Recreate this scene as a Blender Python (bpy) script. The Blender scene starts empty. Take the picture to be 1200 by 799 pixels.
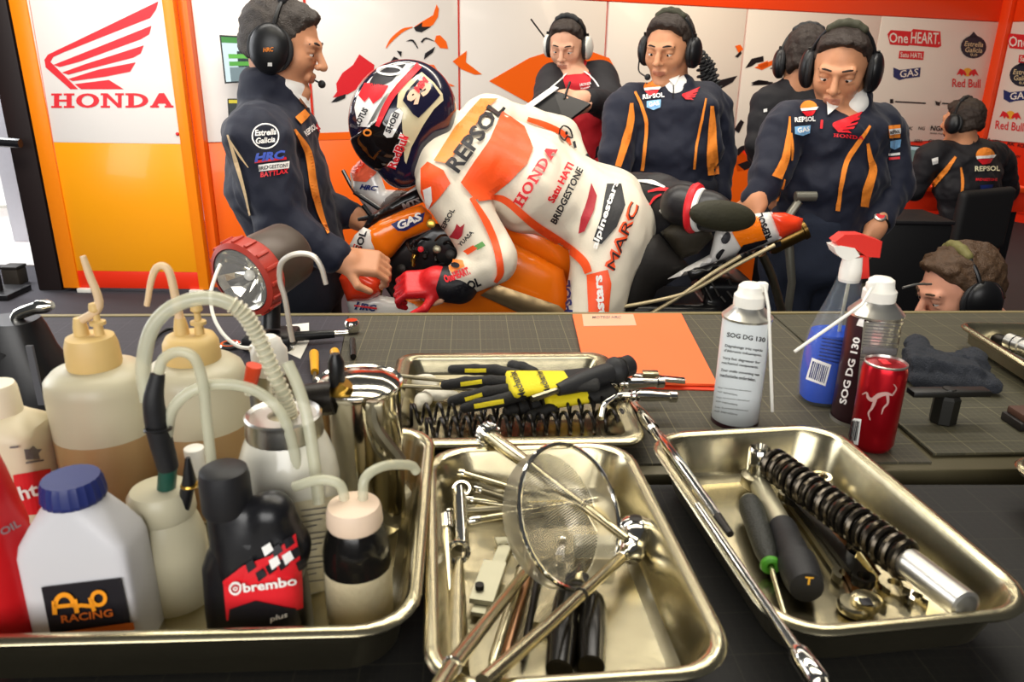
import bpy, bmesh, math, random
import numpy as np
from mathutils import Vector, Matrix
from mathutils.bvhtree import BVHTree
from mathutils.geometry import delaunay_2d_cdt

random.seed(7)
S = bpy.context.scene
COL = S.collection
# ------------------------------------------------------------------ camera
FPX, PITCH, ROLL, CZ = 900.0, math.radians(20), math.radians(0.8), 1.6
R0 = np.array([1., 0, 0]); U0 = np.array([0, math.sin(PITCH), math.cos(PITCH)])
FW = np.array([0, math.cos(PITCH), -math.sin(PITCH)])
CR = math.cos(ROLL)*R0 + math.sin(ROLL)*U0
CU = -math.sin(ROLL)*R0 + math.cos(ROLL)*U0
CAM = np.array([0, 0, CZ])
cd = bpy.data.cameras.new('camera'); cam = bpy.data.objects.new('camera', cd); COL.objects.link(cam)
cd.sensor_width = 36; cd.lens = 36*FPX/1200; cd.clip_start = .02; cd.clip_end = 200
m = Matrix(((CR[0], CU[0], -FW[0], 0), (CR[1], CU[1], -FW[1], 0), (CR[2], CU[2], -FW[2], CZ), (0, 0, 0, 1)))
cam.matrix_world = m
S.camera = cam
cd.dof.use_dof = True; cd.dof.focus_distance = 1.75; cd.dof.aperture_fstop = 11.0
# ------------------------------------------------------------------ view, world, lights
S.view_settings.view_transform = 'Standard'; S.view_settings.look = 'None'
S.view_settings.gamma = 1; S.view_settings.use_curve_mapping = False
S.view_settings.exposure = 0.3
w = bpy.data.worlds.new('world'); S.world = w; w.use_nodes = True
bg = w.node_tree.nodes['Background']; bg.inputs[0].default_value = (.92, .95, 1, 1); bg.inputs[1].default_value = .05


def area(name, loc, target, size, power, color, sy=None):
    l = bpy.data.lights.new(name, 'AREA'); l.energy = power; l.color = color; l.size = size
    if sy: l.shape = 'RECTANGLE'; l.size_y = sy
    o = bpy.data.objects.new(name, l); COL.objects.link(o); o.location = loc
    o.rotation_euler = (Vector(target)-Vector(loc)).to_track_quat('-Z', 'Y').to_euler()
    return o


# ceiling strip lamps of the garage, the daylight of the side door, and an added fill behind the camera
area('ceiling_lamp_bench', (.1, 1.0, 2.95), (.1, 1.0, 0), 2.2, 15, (1, .92, .74), .3)
area('ceiling_lamp_aisle', (-.2, 1.9, 3.1), (-.2, 2.3, 0), 3.2, 48, (1, .95, .86), .35)
area('ceiling_lamp_middle', (.2, 3.6, 3.1), (.4, 4.4, .6), 4.0, 50, (1, .9, .76), .4)
area('ceiling_lamp_back', (2.6, 5.2, 3.1), (3.6, 7.2, .8), 3.4, 56, (1, .8, .56), .4)
area('door_daylight', (-3.6, 2.3, 2.0), (-.5, 2.6, 1.0), 2.2, 60, (.95, .97, 1), 2.2)
area('panel_lamp', (-2.4, 3.6, 3.0), (-2.7, 5.4, 1.0), 2.0, 42, (1, .97, .92), .4)
area('front_fill_light', (-.5, -2.6, 2.35), (.1, 2.2, 1.0), 3.6, 112, (1, .98, .95), 1.7)  # unseen soft fill added behind the camera, simulating pit-lane daylight on rider and bike
area('yard_daylight', (-5.4, 6.6, 3.4), (-5.2, 7.4, 0), 2.0, 260, (.97, .98, 1), 1.5)
# ------------------------------------------------------------------ pixel <-> place helpers
T = 1.15            # height of the bench tops


def ray(x, y): return FW + (x-600)/FPX*CR + (399.5-y)/FPX*CU
def W(x, y, Y):
    d = ray(x, y); return CAM + d*(Y/d[1])
def WZ(x, y, Z):
    d = ray(x, y); return CAM + d*((Z-CZ)/d[2])
def pr(P):
    v = np.asarray(P, float)-CAM; f = v@FW
    return 600+FPX*(v@CR)/f, 399.5-FPX*(v@CU)/f
def mpp(P): return float((np.asarray(P)-CAM)@FW)/FPX     # metres per pixel at a point
def zpx(P, py):                                          # height on the vertical through P that shows at row py
    a, b = -1., 4.
    for _ in range(40):
        c = (a+b)/2
        if pr((P[0], P[1], c))[1] > py: a = c
        else: b = c
    return (a+b)/2
def V(*a): return np.array(a, float)
def unit(v): v = np.asarray(v, float); return v/np.linalg.norm(v)


# ------------------------------------------------------------------ materials
MATS = {}
def lin(h):
    if isinstance(h, str):
        h = h.lstrip('#'); c = [int(h[i:i+2], 16)/255 for i in (0, 2, 4)]
    else: c = h
    return tuple(x/12.92 if x <= .04045 else ((x+.055)/1.055)**2.4 for x in c)+(1,)


def mat(name, color, rough=.5, metal=0, var=.06, scale=30, bump=0, bscale=None, trans=0, coat=0, emit=None, spec=.5, sheen=0, alpha=1, ior=1.45):
    if name in MATS: return MATS[name]
    M = bpy.data.materials.new(name); M.use_nodes = True; MATS[name] = M
    nt = M.node_tree; N = nt.nodes; L = nt.links; b = N['Principled BSDF']
    c = lin(color)
    b.inputs['Roughness'].default_value = rough; b.inputs['Metallic'].default_value = metal
    b.inputs['Transmission Weight'].default_value = trans; b.inputs['Coat Weight'].default_value = coat
    b.inputs['Specular IOR Level'].default_value = spec; b.inputs['Sheen Weight'].default_value = sheen
    b.inputs['Alpha'].default_value = alpha; b.inputs['IOR'].default_value = ior
    tc = N.new('ShaderNodeTexCoord'); nz = N.new('ShaderNodeTexNoise'); nz.inputs['Scale'].default_value = scale
    nz.inputs['Detail'].default_value = 3
    L.new(tc.outputs['Object'], nz.inputs['Vector'])
    mx = N.new('ShaderNodeMix'); mx.data_type = 'RGBA'
    mx.inputs[6].default_value = tuple(x*(1-var) for x in c[:3])+(1,)
    mx.inputs[7].default_value = tuple(min(1, x*(1+var)) for x in c[:3])+(1,)
    L.new(nz.outputs['Fac'], mx.inputs[0]); L.new(mx.outputs[2], b.inputs['Base Color'])
    if bump:
        n2 = N.new('ShaderNodeTexNoise'); n2.inputs['Scale'].default_value = bscale or scale*4; n2.inputs['Detail'].default_value = 2
        L.new(tc.outputs['Object'], n2.inputs['Vector'])
        bp = N.new('ShaderNodeBump'); bp.inputs['Strength'].default_value = bump; bp.inputs['Distance'].default_value = .004
        L.new(n2.outputs['Fac'], bp.inputs['Height']); L.new(bp.outputs[0], b.inputs['Normal'])
    if emit:
        b.inputs['Emission Color'].default_value = c; b.inputs['Emission Strength'].default_value = emit
    return M


# ------------------------------------------------------------------ objects
ORG = {}      # world origin of each root, carried to its parts
GEO = {}      # world verts / faces for decals


def thing(name, label, cat, base, group=None, kind=None):
    o = bpy.data.objects.new(name, None); COL.objects.link(o); o.empty_display_size = .05
    o.location = base; ORG[o] = np.array(base, float)
    if kind: o['kind'] = kind
    if label: o['label'] = label
    if cat: o['category'] = cat
    if group: o['group'] = group
    return o


def link(name, verts, faces, m, parent=None, base=None, smooth=40, label=None, cat=None, group=None, kind=None, cut=None, mats=None, midx=None):
    verts = np.asarray(verts, float).reshape(-1, 3)
    org = ORG[parent] if parent is not None else (np.array(base, float) if base is not None else np.array([*((verts.min(0)+verts.max(0))/2)[:2], verts[:, 2].min()]))
    me = bpy.data.meshes.new(name)
    me.from_pydata((verts-org).tolist(), [], [list(map(int, f)) for f in faces]); me.validate()
    o = bpy.data.objects.new(name, me); COL.objects.link(o); ORG[o] = org
    if parent is not None: o.parent = parent
    else: o.location = org
    for q in (mats or [m]): me.materials.append(q)
    if midx is not None and len(midx) == len(me.polygons): me.polygons.foreach_set('material_index', np.asarray(midx, np.int32))
    if smooth:
        me.shade_smooth()
        if smooth < 180: me.set_sharp_from_angle(angle=math.radians(smooth))
    if label: o['label'] = label
    if cat: o['category'] = cat
    if group: o['group'] = group
    if kind: o['kind'] = kind
    GEO[o] = (verts, faces)
    return o


def frame(axis):
    a = unit(axis); h = V(0, 0, 1) if abs(a[2]) < .9 else V(1, 0, 0)
    u = unit(np.cross(h, a)); return u, np.cross(a, u), a


def spline(pts, n=6):
    P = [np.asarray(p, float) for p in pts]
    if len(P) < 3: return P
    P = [2*P[0]-P[1]]+P+[2*P[-1]-P[-2]]; out = []
    for i in range(1, len(P)-2):
        for k in range(n):
            t = k/n; a, b, c, d = P[i-1:i+3]
            out.append(.5*(2*b+(c-a)*t+(2*a-5*b+4*c-d)*t*t+(3*b-a-3*c+d)*t**3))
    return out+[P[-2]]


class MB:
    def __init__(s): s.v = []; s.f = []
    def add(s, vs, fs):
        o = len(s.v); s.v += [tuple(map(float, q)) for q in vs]; s.f += [tuple(o+i for i in f) for f in fs]; return s
    def box(s, c, h, ax=None):
        ax = ax if ax is not None else np.eye(3); c = np.asarray(c, float); ax = [np.asarray(a, float) for a in ax]
        vs = [c+sx*h[0]*ax[0]+sy*h[1]*ax[1]+sz*h[2]*ax[2] for sx in (-1, 1) for sy in (-1, 1) for sz in (-1, 1)]
        return s.add(vs, [(0, 1, 3, 2), (4, 6, 7, 5), (0, 4, 5, 1), (2, 3, 7, 6), (0, 2, 6, 4), (1, 5, 7, 3)])
    def rbox(s, c, h, ax=None, b=.003):          # box with chamfered edges
        bm = bmesh.new(); bmesh.ops.create_cube(bm, size=2)
        for q in bm.verts: q.co = Vector((q.co.x*h[0], q.co.y*h[1], q.co.z*h[2]))
        bmesh.ops.bevel(bm, geom=bm.edges[:], offset=b, segments=2, affect='EDGES', profile=.5)
        bm.verts.index_update()
        ax = ax if ax is not None else np.eye(3); A = np.array([np.asarray(a, float) for a in ax]); c = np.asarray(c, float)
        s.add([c+np.array(q.co)@A for q in bm.verts], [[q.index for q in f.verts] for f in bm.faces]); bm.free(); return s
    def loft(s, rings, closed=True, cap0=True, cap1=True):
        n = len(rings[0]); o = len(s.v)
        for r in rings: s.v += [tuple(map(float, q)) for q in r]
        for i in range(len(rings)-1):
            for j in range(n if closed else n-1):
                a = o+i*n+j; b = o+i*n+(j+1) % n
                s.f.append((a, b, b+n, a+n))
        if cap0: s.f.append(tuple(o+j for j in range(n))[::-1])
        if cap1: s.f.append(tuple(o+(len(rings)-1)*n+j for j in range(n)))
        return s
    def lathe(s, c, prof, axis=(0, 0, 1), n=28, cap0=True, cap1=True, sx=1):   # prof: (radius, height)
        u, v, a = frame(axis); c = np.asarray(c, float)
        if abs(a[2]) > .99: u, v, a = V(1, 0, 0), V(0, 1, 0), V(0, 0, 1)*np.sign(a[2])
        rs = [[c+a*h+max(r, 1e-5)*(sx*u*math.cos(2*math.pi*i/n)+v*math.sin(2*math.pi*i/n)) for i in range(n)] for r, h in prof]
        return s.loft(rs, True, cap0, cap1)
    def tube(s, pts, r, n=8, smooth=0, caps=True):
        P = spline(pts, smooth) if smooth else [np.asarray(p, float) for p in pts]
        R = r if hasattr(r, '__len__') else [r]*len(P)
        if len(R) != len(P): R = np.interp(np.linspace(0, 1, len(P)), np.linspace(0, 1, len(R)), R)
        rings = []; u = None
        for i, p in enumerate(P):
            d = unit(P[min(i+1, len(P)-1)]-P[max(i-1, 0)])
            if u is None: u, v, _ = frame(d)
            else:
                u = u-d*(u@d); u = unit(u); v = np.cross(d, u)
            rings.append([p+R[i]*(u*math.cos(2*math.pi*k/n)+v*math.sin(2*math.pi*k/n)) for k in range(n)])
        return s.loft(rings, True, caps, caps)
    def torus(s, c, axis, R, r, n=32, k=8, su=1, sv=1):
        u, v, a = frame(axis); c = np.asarray(c, float); rings = []
        for i in range(n):
            t = 2*math.pi*i/n; d = u*math.cos(t)*su+v*math.sin(t)*sv
            rings.append([c+d*R+(unit(d)*math.cos(q)+a*math.sin(q))*r for q in (2*math.pi*j/k for j in range(k))])
        rings.append(rings[0]); return s.loft(rings, True, False, False)
    def prism(s, poly, vec):
        P = [np.asarray(p, float) for p in poly]; n = len(P); vec = np.asarray(vec, float)
        nn = sum(np.cross(P[i]-P[0], P[(i+1) % n]-P[0]) for i in range(n))
        if nn@vec > 0: P = P[::-1]
        return s.add(P+[p+vec for p in P], [tuple(range(n)), tuple(range(2*n-1, n-1, -1))]+[(i, n+i, n+(i+1) % n, (i+1) % n) for i in range(n)])
    def helix(s, a, b, R, r, turns, n=6, per=14):
        a = np.asarray(a, float); b = np.asarray(b, float); u, v, d = frame(b-a); N = int(turns*per)
        P = [a+(b-a)*i/N+R*(u*math.cos(2*math.pi*i/per)+v*math.sin(2*math.pi*i/per)) for i in range(N+1)]
        return s.tube(P, r, n)
    def ball(s, c, r, n=14, ax=None):
        r = r if hasattr(r, '__len__') else (r, r, r); A = np.array(ax, float) if ax is not None else np.eye(3); c = np.asarray(c, float)
        rings = [[c+(np.array([r[0]*math.sin(t)*math.cos(q), r[1]*math.sin(t)*math.sin(q), r[2]*math.cos(t)]))@A
                  for q in (2*math.pi*k/n for k in range(n))] for t in (max(.02, min(math.pi-.02, math.pi-math.pi*i/(n//2+1))) for i in range(n//2+2))]
        return s.loft(rings)
    def build(s, name, m, parent=None, **k): return link(name, s.v, s.f, m, parent, **k)


# ------------------------------------------------------------------ signed-distance modelling (organic shapes)
def _p(f, lo, hi, k, op): return dict(f=f, lo=np.asarray(lo, float), hi=np.asarray(hi, float), k=k, op=op)
def rc(a, b, ra, rb=None, k=.02, op='u'):
    a = np.asarray(a, float); b = np.asarray(b, float); rb = ra if rb is None else rb; ba = b-a; q = max(ba@ba, 1e-12)
    def f(x, y, z):
        x = x-a[0]; y = y-a[1]; z = z-a[2]
        t = np.clip((x*ba[0]+y*ba[1]+z*ba[2])/q, 0, 1)
        return np.sqrt((x-t*ba[0])**2+(y-t*ba[1])**2+(z-t*ba[2])**2)-(ra+t*(rb-ra))
    r = max(ra, rb); return _p(f, np.minimum(a, b)-r, np.maximum(a, b)+r, k, op)
def el(c, r, ax=None, k=.02, op='u'):
    c = np.asarray(c, float); A = np.array(ax, float) if ax is not None else np.eye(3); r = np.asarray(r, float)
    def f(x, y, z):
        x = x-c[0]; y = y-c[1]; z = z-c[2]
        l = [(x*A[i, 0]+y*A[i, 1]+z*A[i, 2])/r[i] for i in range(3)]
        k0 = np.sqrt(l[0]**2+l[1]**2+l[2]**2); k1 = np.sqrt((l[0]/r[0])**2+(l[1]/r[1])**2+(l[2]/r[2])**2)+1e-9
        return k0*(k0-1)/k1
    e = r.max(); return _p(f, c-e, c+e, k, op)
def ec(a, b, lat, wa, da, wb, db, k=.03, op='u'):       # elliptic cone: half width along lat, half depth across
    a = np.asarray(a, float); b = np.asarray(b, float); L = np.linalg.norm(b-a); d = (b-a)/L
    lat = unit(np.asarray(lat, float)-d*(np.asarray(lat, float)@d)); dep = np.cross(d, lat)
    def f(x, y, z):
        x = x-a[0]; y = y-a[1]; z = z-a[2]
        h = x*d[0]+y*d[1]+z*d[2]; t = np.clip(h/L, 0, 1)
        w_ = wa+t*(wb-wa); e_ = da+t*(db-da); mn = np.minimum(w_, e_)
        u = (x*lat[0]+y*lat[1]+z*lat[2])/w_; v = (x*dep[0]+y*dep[1]+z*dep[2])/e_
        o = np.maximum(np.maximum(-h, h-L), 0)/(mn*.6)
        return (np.sqrt(u*u+v*v+o*o)-1)*mn
    e = max(wa, da, wb, db); return _p(f, np.minimum(a, b)-e, np.maximum(a, b)+e, k, op)
def bxs(c, h, ax=None, r=.01, k=.01, op='u'):
    c = np.asarray(c, float); A = np.array(ax, float) if ax is not None else np.eye(3)
    def f(x, y, z):
        x = x-c[0]; y = y-c[1]; z = z-c[2]
        q = [np.abs(x*A[i, 0]+y*A[i, 1]+z*A[i, 2])-(h[i]-r) for i in range(3)]
        return np.sqrt(sum(np.maximum(t, 0)**2 for t in q))+np.minimum(np.maximum(q[0], np.maximum(q[1], q[2])), 0)-r
    e = np.linalg.norm(h); return _p(f, c-e, c+e, k, op)
def cutp(o, n, k=.004):                                # keep the side opposite to n
    o = np.asarray(o, float); n = unit(n)
    return dict(f=lambda x, y, z: (x-o[0])*n[0]+(y-o[1])*n[1]+(z-o[2])*n[2], k=k, op='cut', lo=None, hi=None)


def folds(x, y, z, s, seed=0):
    a = np.sin(x*s+1.7*np.sin(y*s*.7+seed)+z*s*.6)
    b = np.sin(y*s*1.3+1.3*np.sin(z*s*.9+seed*2)+x*s*.5)
    c = np.sin(z*s*1.1+1.9*np.sin(x*s*.8+y*s*.4+seed*3))
    return (a+b+c)/3


def sdf(name, prims, vox, m, parent=None, noise=None, matfn=None, mats=None, **kw):
    us = [q for q in prims if q['op'] == 'u']
    lo = np.min([q['lo'] for q in us], 0)-3*vox; hi = np.max([q['hi'] for q in us], 0)+3*vox
    n = np.ceil((hi-lo)/vox).astype(int)+1
    D = np.full(n, 1.0, np.float32)
    ax = [(lo[i]+vox*np.arange(n[i])).astype(np.float32) for i in range(3)]
    for q in prims:
        if q['lo'] is None: sl = [slice(0, n[i]) for i in range(3)]
        else:
            mg = q['k']+4*vox
            sl = [slice(max(0, int((q['lo'][i]-mg-lo[i])/vox)), max(0, min(n[i], int((q['hi'][i]+mg-lo[i])/vox)+2))) for i in range(3)]
        sl = tuple(sl)
        d = q['f'](ax[0][sl[0]][:, None, None], ax[1][sl[1]][None, :, None], ax[2][sl[2]][None, None, :]).astype(np.float32)
        A = D[sl]; k = max(q['k'], 1e-6)
        if A.size == 0: continue
        if q['op'] == 'u':
            h = np.clip(.5+.5*(A-d)/k, 0, 1); D[sl] = A*(1-h)+d*h-k*h*(1-h)
        else:
            if q['op'] == 's': d = -d
            h = np.clip(.5-.5*(A-d)/k, 0, 1); D[sl] = A*(1-h)+d*h+k*h*(1-h)
    if noise:
        amp, s, sd = noise
        G = (ax[0][:, None, None], ax[1][None, :, None], ax[2][None, None, :])
        D += amp*folds(*G, s, sd).astype(np.float32)+amp*.45*folds(*G, s*2.3, sd+1.3).astype(np.float32)
    v, f = surfnet(D, lo, vox)
    mi = None
    if matfn is not None:
        f = np.asarray(f); mi = matfn(v[f].mean(1))
    return link(name, v, f.tolist() if hasattr(f, 'tolist') else f, m, parent, smooth=180, mats=mats, midx=mi, **kw)


def surfnet(D, lo, vox):
    s = D < 0; n = np.array(D.shape)
    c = np.zeros(n-1, np.uint8)
    for i in (0, 1):
        for j in (0, 1):
            for k in (0, 1): c += s[i:n[0]-1+i, j:n[1]-1+j, k:n[2]-1+k]
    act = (c > 0) & (c < 8); I = np.argwhere(act); idx = np.full(n-1, -1, np.int64); idx[act] = np.arange(len(I))
    acc = np.zeros((len(I), 3)); cnt = np.zeros(len(I))
    cor = [(i, j, k) for i in (0, 1) for j in (0, 1) for k in (0, 1)]
    val = {q: D[I[:, 0]+q[0], I[:, 1]+q[1], I[:, 2]+q[2]].astype(float) for q in cor}
    for a in cor:
        for x in range(3):
            if a[x] == 0:
                b = list(a); b[x] = 1; b = tuple(b); va, vb = val[a], val[b]
                mk = (va < 0) != (vb < 0); t = va[mk]/(va[mk]-vb[mk])
                p = np.tile(np.array(a, float), (mk.sum(), 1)); p[:, x] = t
                acc[mk] += p; cnt[mk] += 1
    v = lo+vox*(I+acc/cnt[:, None])
    F = []
    for x in range(3):
        y, z = (x+1) % 3, (x+2) % 3
        a = np.take(s, range(n[x]-1), x); b = np.take(s, range(1, n[x]), x)
        E = np.argwhere(a != b); E = E[(E[:, y] > 0) & (E[:, z] > 0) & (E[:, y] < n[y]-1) & (E[:, z] < n[z]-1)]
        def g(dy, dz):
            q = E.copy(); q[:, y] -= dy; q[:, z] -= dz; return idx[q[:, 0], q[:, 1], q[:, 2]]
        Q = np.stack([g(1, 1), g(0, 1), g(0, 0), g(1, 0)], 1)
        ins = s[E[:, 0], E[:, 1], E[:, 2]]
        Q[~ins] = Q[~ins][:, ::-1]; F.append(Q)
    return v, np.concatenate(F)


# ------------------------------------------------------------------ flat print laid on surfaces
_tc = {}
def textmesh(txt, shear=0, bold=0):
    key = (txt, shear, bold)
    if key not in _tc:
        c = bpy.data.curves.new('t', 'FONT'); c.body = txt; c.shear = shear; c.offset = bold; c.resolution_u = 2; c.fill_mode = 'FRONT'
        o = bpy.data.objects.new('t', c); me = bpy.data.meshes.new_from_object(o)
        v = np.array([q.co[:2] for q in me.vertices]) if len(me.vertices) else np.zeros((1, 2)); f = [list(p.vertices) for p in me.polygons]
        bpy.data.objects.remove(o); bpy.data.curves.remove(c); bpy.data.meshes.remove(me)
        mn, mx = v.min(0), v.max(0); _tc[key] = ((v-mn)/np.maximum(mx-mn, 1e-6), f)
    return _tc[key]


class Flat:
    """2-D print: polygons and letters in any plane coordinates (pixel columns/rows when laid from the photo)."""
    def __init__(s): s.v = []; s.f = []
    def poly(s, pts):
        o = len(s.v); s.v += [tuple(map(float, p)) for p in pts]; s.f.append(tuple(range(o, o+len(pts)))); return s
    def text(s, t, p0, p1, h, shear=0, bold=.012):       # baseline p0 -> p1, letter height h (rows grow downward)
        v, f = textmesh(t, shear, bold); p0 = np.array(p0, float); r = np.array(p1, float)-p0; L = np.linalg.norm(r); up = np.array([r[1], -r[0]])/L
        o = len(s.v); s.v += [tuple(p0+r*q[0]+up*h*q[1]) for q in v]; s.f += [tuple(o+i for i in g) for g in f]; return s
    def rect(s, x0, y0, x1, y1): return s.poly([(x0, y0), (x1, y0), (x1, y1), (x0, y1)])
    def ell(s, cx, cy, rx, ry, n=20, rot=0):
        c, q = math.cos(rot), math.sin(rot)
        return s.poly([(cx+rx*math.cos(t)*c-ry*math.sin(t)*q, cy+rx*math.cos(t)*q+ry*math.sin(t)*c) for t in (2*math.pi*i/n for i in range(n))])
    def ring(s, cx, cy, rx, ry, w, n=24, a0=0, a1=2*math.pi):
        for i in range(n):
            t, u = a0+(a1-a0)*i/n, a0+(a1-a0)*(i+1)/n
            s.poly([(cx+rx*math.cos(t), cy+ry*math.sin(t)), (cx+rx*math.cos(u), cy+ry*math.sin(u)),
                    (cx+(rx-w)*math.cos(u), cy+(ry-w)*math.sin(u)), (cx+(rx-w)*math.cos(t), cy+(ry-w)*math.sin(t))])
        return s
    def line(s, pts, w, smooth=0):
        P = [np.array(p, float) for p in (spline(pts, smooth) if smooth else pts)]; ws = w if hasattr(w, '__len__') else [w]*len(P)
        if len(ws) != len(P): ws = np.interp(np.linspace(0, 1, len(P)), np.linspace(0, 1, len(ws)), ws)
        L = []; R = []
        for i, p in enumerate(P):
            d = P[min(i+1, len(P)-1)]-P[max(i-1, 0)]; d = d/(np.linalg.norm(d)+1e-9); nrm = np.array([-d[1], d[0]])*ws[i]/2
            L.append(p+nrm); R.append(p-nrm)
        for i in range(len(P)-1): s.poly([L[i], L[i+1], R[i+1], R[i]])
        return s
    def mapv(s, fn): s.v = [tuple(fn(*p)) for p in s.v]; return s
    def lay(s, hit, name, m, parent, sub=None, **kw):
        bm = bmesh.new(); vs = [bm.verts.new((p[0], p[1], 0)) for p in s.v]
        for f in s.f:
            try: bm.faces.new([vs[i] for i in f])
            except ValueError: pass
        if sub:
            bmesh.ops.triangulate(bm, faces=bm.faces[:])
            for _ in range(6):
                e = [q for q in bm.edges if q.calc_length() > sub]
                if not e: break
                bmesh.ops.subdivide_edges(bm, edges=e, cuts=1); bmesh.ops.triangulate(bm, faces=[f for f in bm.faces if len(f.verts) > 3])
        bm.verts.index_update(); bm.verts.ensure_lookup_table()
        vw = []; ok = []
        for q in bm.verts:
            h = hit(q.co.x, q.co.y); ok.append(h is not None); vw.append(h if h is not None else (0, 0, 0))
        fs = [[q.index for q in f.verts] for f in bm.faces if all(ok[q.index] for q in f.verts)]
        bm.free()
        if not fs: return None
        used = sorted({i for f in fs for i in f}); rm = {j: i for i, j in enumerate(used)}
        vw = np.array([vw[i] for i in used]); fs = [[rm[i] for i in f] for f in fs]
        # wind every face towards the viewer side
        out = []
        for f in fs:
            nn = np.cross(vw[f[1]]-vw[f[0]], vw[f[2]]-vw[f[0]])
            out.append(f if nn@(CAM-vw[f[0]]) > 0 else f[::-1])
        return link(name, vw, out, m, parent, smooth=0, **kw)


def onplane(P0, nrm, off=.002):
    P0 = np.asarray(P0, float); nrm = unit(nrm)
    if nrm@(CAM-P0) < 0: nrm = -nrm
    def h(x, y):
        d = ray(x, y); t = ((P0-CAM)@nrm+off)/(d@nrm); return CAM+d*t
    return h


def onto(objs, off=.003, lim=None):
    V_, F_ = [], []
    for o in (objs if isinstance(objs, (list, tuple)) else [objs]):
        v, f = GEO[o]; b = len(V_); V_ += [tuple(q) for q in v]; F_ += [tuple(int(b+i) for i in g) for g in f]
    bv = BVHTree.FromPolygons(V_, F_)
    def h(x, y):
        d = Vector(ray(x, y)).normalized(); hit, n, i, t = bv.ray_cast(Vector(CAM), d)
        if hit is None: return None
        if n.dot(d) > 0: n = -n
        return np.array(hit+n*off-d*off)
    return h


def inside(poly, P):
    x, y = P[:, 0], P[:, 1]; r = np.zeros(len(P), bool); n = len(poly)
    for i in range(n):
        (x1, y1), (x2, y2) = poly[i], poly[i-1]
        c = ((y1 > y) != (y2 > y)) & (x < (x2-x1)*(y-y1)/((y2-y1) or 1e-9)+x1); r ^= c
    return r


def puff(name, poly, Yf, bulge, back, m, parent, step=6, smooth=0, rim=None, **kw):
    """A rounded shell: an outline with real thickness, swelling towards its middle. Yf(px,py) -> depth of its mid plane."""
    if not callable(Yf): y0 = Yf; Yf = lambda x, y: y0
    if smooth: poly = [tuple(p) for p in spline(list(poly)+[poly[0]], smooth)[:-1]]
    poly = [tuple(map(float, p)) for p in poly]
    out = []
    for i, p in enumerate(poly):
        q = poly[(i+1) % len(poly)]; L = math.dist(p, q); k = max(1, round(L/step))
        out += [(p[0]+(q[0]-p[0])*j/k, p[1]+(q[1]-p[1])*j/k) for j in range(k)]
    A = np.array(out); mn, mx = A.min(0), A.max(0)
    g = np.array([(x+(step/2 if r % 2 else 0), y) for r, y in enumerate(np.arange(mn[1], mx[1], step)) for x in np.arange(mn[0], mx[0], step)])
    B = np.roll(A, -1, 0)
    def dist(P):
        d = np.full(len(P), 1e9)
        for a, b in zip(A, B):
            ab = b-a; t = np.clip(((P-a)@ab)/max(ab@ab, 1e-9), 0, 1); d = np.minimum(d, np.linalg.norm(P-a-t[:, None]*ab, axis=1))
        return d
    if len(g):
        g = g[inside(out, g)]
        if len(g): g = g[dist(g) > step*.55]
    pts = np.vstack([A, g]) if len(g) else A
    nb = len(A)
    r = delaunay_2d_cdt([Vector(p) for p in pts], [], [list(range(nb))], 1, 1e-6)
    P2 = np.array([tuple(p) for p in r[0]]); tri = [list(t) for t in r[2]]
    d = dist(P2); rm = rim or max(d.max(), 1e-6)
    q = np.clip(d/rm, 0, 1); prof = np.sqrt(np.maximum(0, 1-(1-q)**2))
    front, bk = [], []
    for p, s_ in zip(P2, prof):
        Y = Yf(p[0], p[1]); front.append(W(p[0], p[1], Y-bulge*s_)); bk.append(W(p[0], p[1], Y+.003+back*s_))
    N = len(P2); vs = front+bk; fs = []
    for t in tri:
        nn = np.cross(front[t[1]]-front[t[0]], front[t[2]]-front[t[0]])
        t = t if nn@(CAM-front[t[0]]) > 0 else t[::-1]
        fs.append(t); fs.append([i+N for i in t[::-1]])
    cnt = {}
    for t in fs[::2]:
        for i in range(3):
            e = (t[i], t[(i+1) % 3]); cnt[e] = 1
    for (a, b) in cnt:
        if (b, a) not in cnt: fs.append([b, a, a+N, b+N])
    return link(name, vs, fs, m, parent, smooth=60, **kw)


def vprof(P, rows):                                     # silhouette rows (py, half width in px) -> lathe profile from P up
    s = mpp(P); out = []
    for py, hw in rows:
        z = zpx(P, py); out.append((hw*mpp((P[0], P[1], z)), z-P[2]))
    return out
# ------------------------------------------------------------------ shared materials
M_white = mat('panel_white', 'efe9e2', .38, var=.02, scale=3, coat=.1)
M_orange = mat('panel_orange', 'ff6a12', .35, var=.04, scale=2, coat=.1)
M_amber = mat('panel_amber', 'ffa30f', .3, var=.06, scale=1.6, coat=.2)
M_red = mat('panel_red', 'f0310f', .4, var=.04, scale=2)
M_scarlet = mat('print_red', 'dd1f2a', .45, var=.03)
M_black = mat('print_black', '15131a', .5, var=.05)
M_ink = mat('print_white', 'f4f1ec', .5, var=.02)
M_navy = mat('print_navy', '1d2c6b', .5, var=.04)
M_gold = mat('print_gold', 'f3b63a', .5, var=.04)
M_steel = mat('stainless_steel', 'c0b696', .25, 1, var=.12, scale=10, bump=.04, bscale=50)
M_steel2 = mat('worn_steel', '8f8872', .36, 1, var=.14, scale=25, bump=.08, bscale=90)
M_chrome = mat('chrome', 'dedbd2', .1, 1, var=.03)
M_blk = mat('black_plastic', '121214', .38, var=.1)
M_rub = mat('black_rubber', '19191b', .6, var=.1, bump=.1)
M_wpl = mat('white_plastic', 'ebe6da', .4, var=.03)
M_dark = mat('dark_metal', '2a2724', .42, .7, var=.12)
M_jack = mat('navy_fabric', '090f25', .72, var=.1, scale=14, bump=.12, bscale=120, sheen=.08)
M_jackg = mat('charcoal_fabric', '20242e', .78, var=.1, scale=14, bump=.12, bscale=120)
M_ofab = mat('orange_fabric', 'f08a2c', .7, var=.06)

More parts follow.
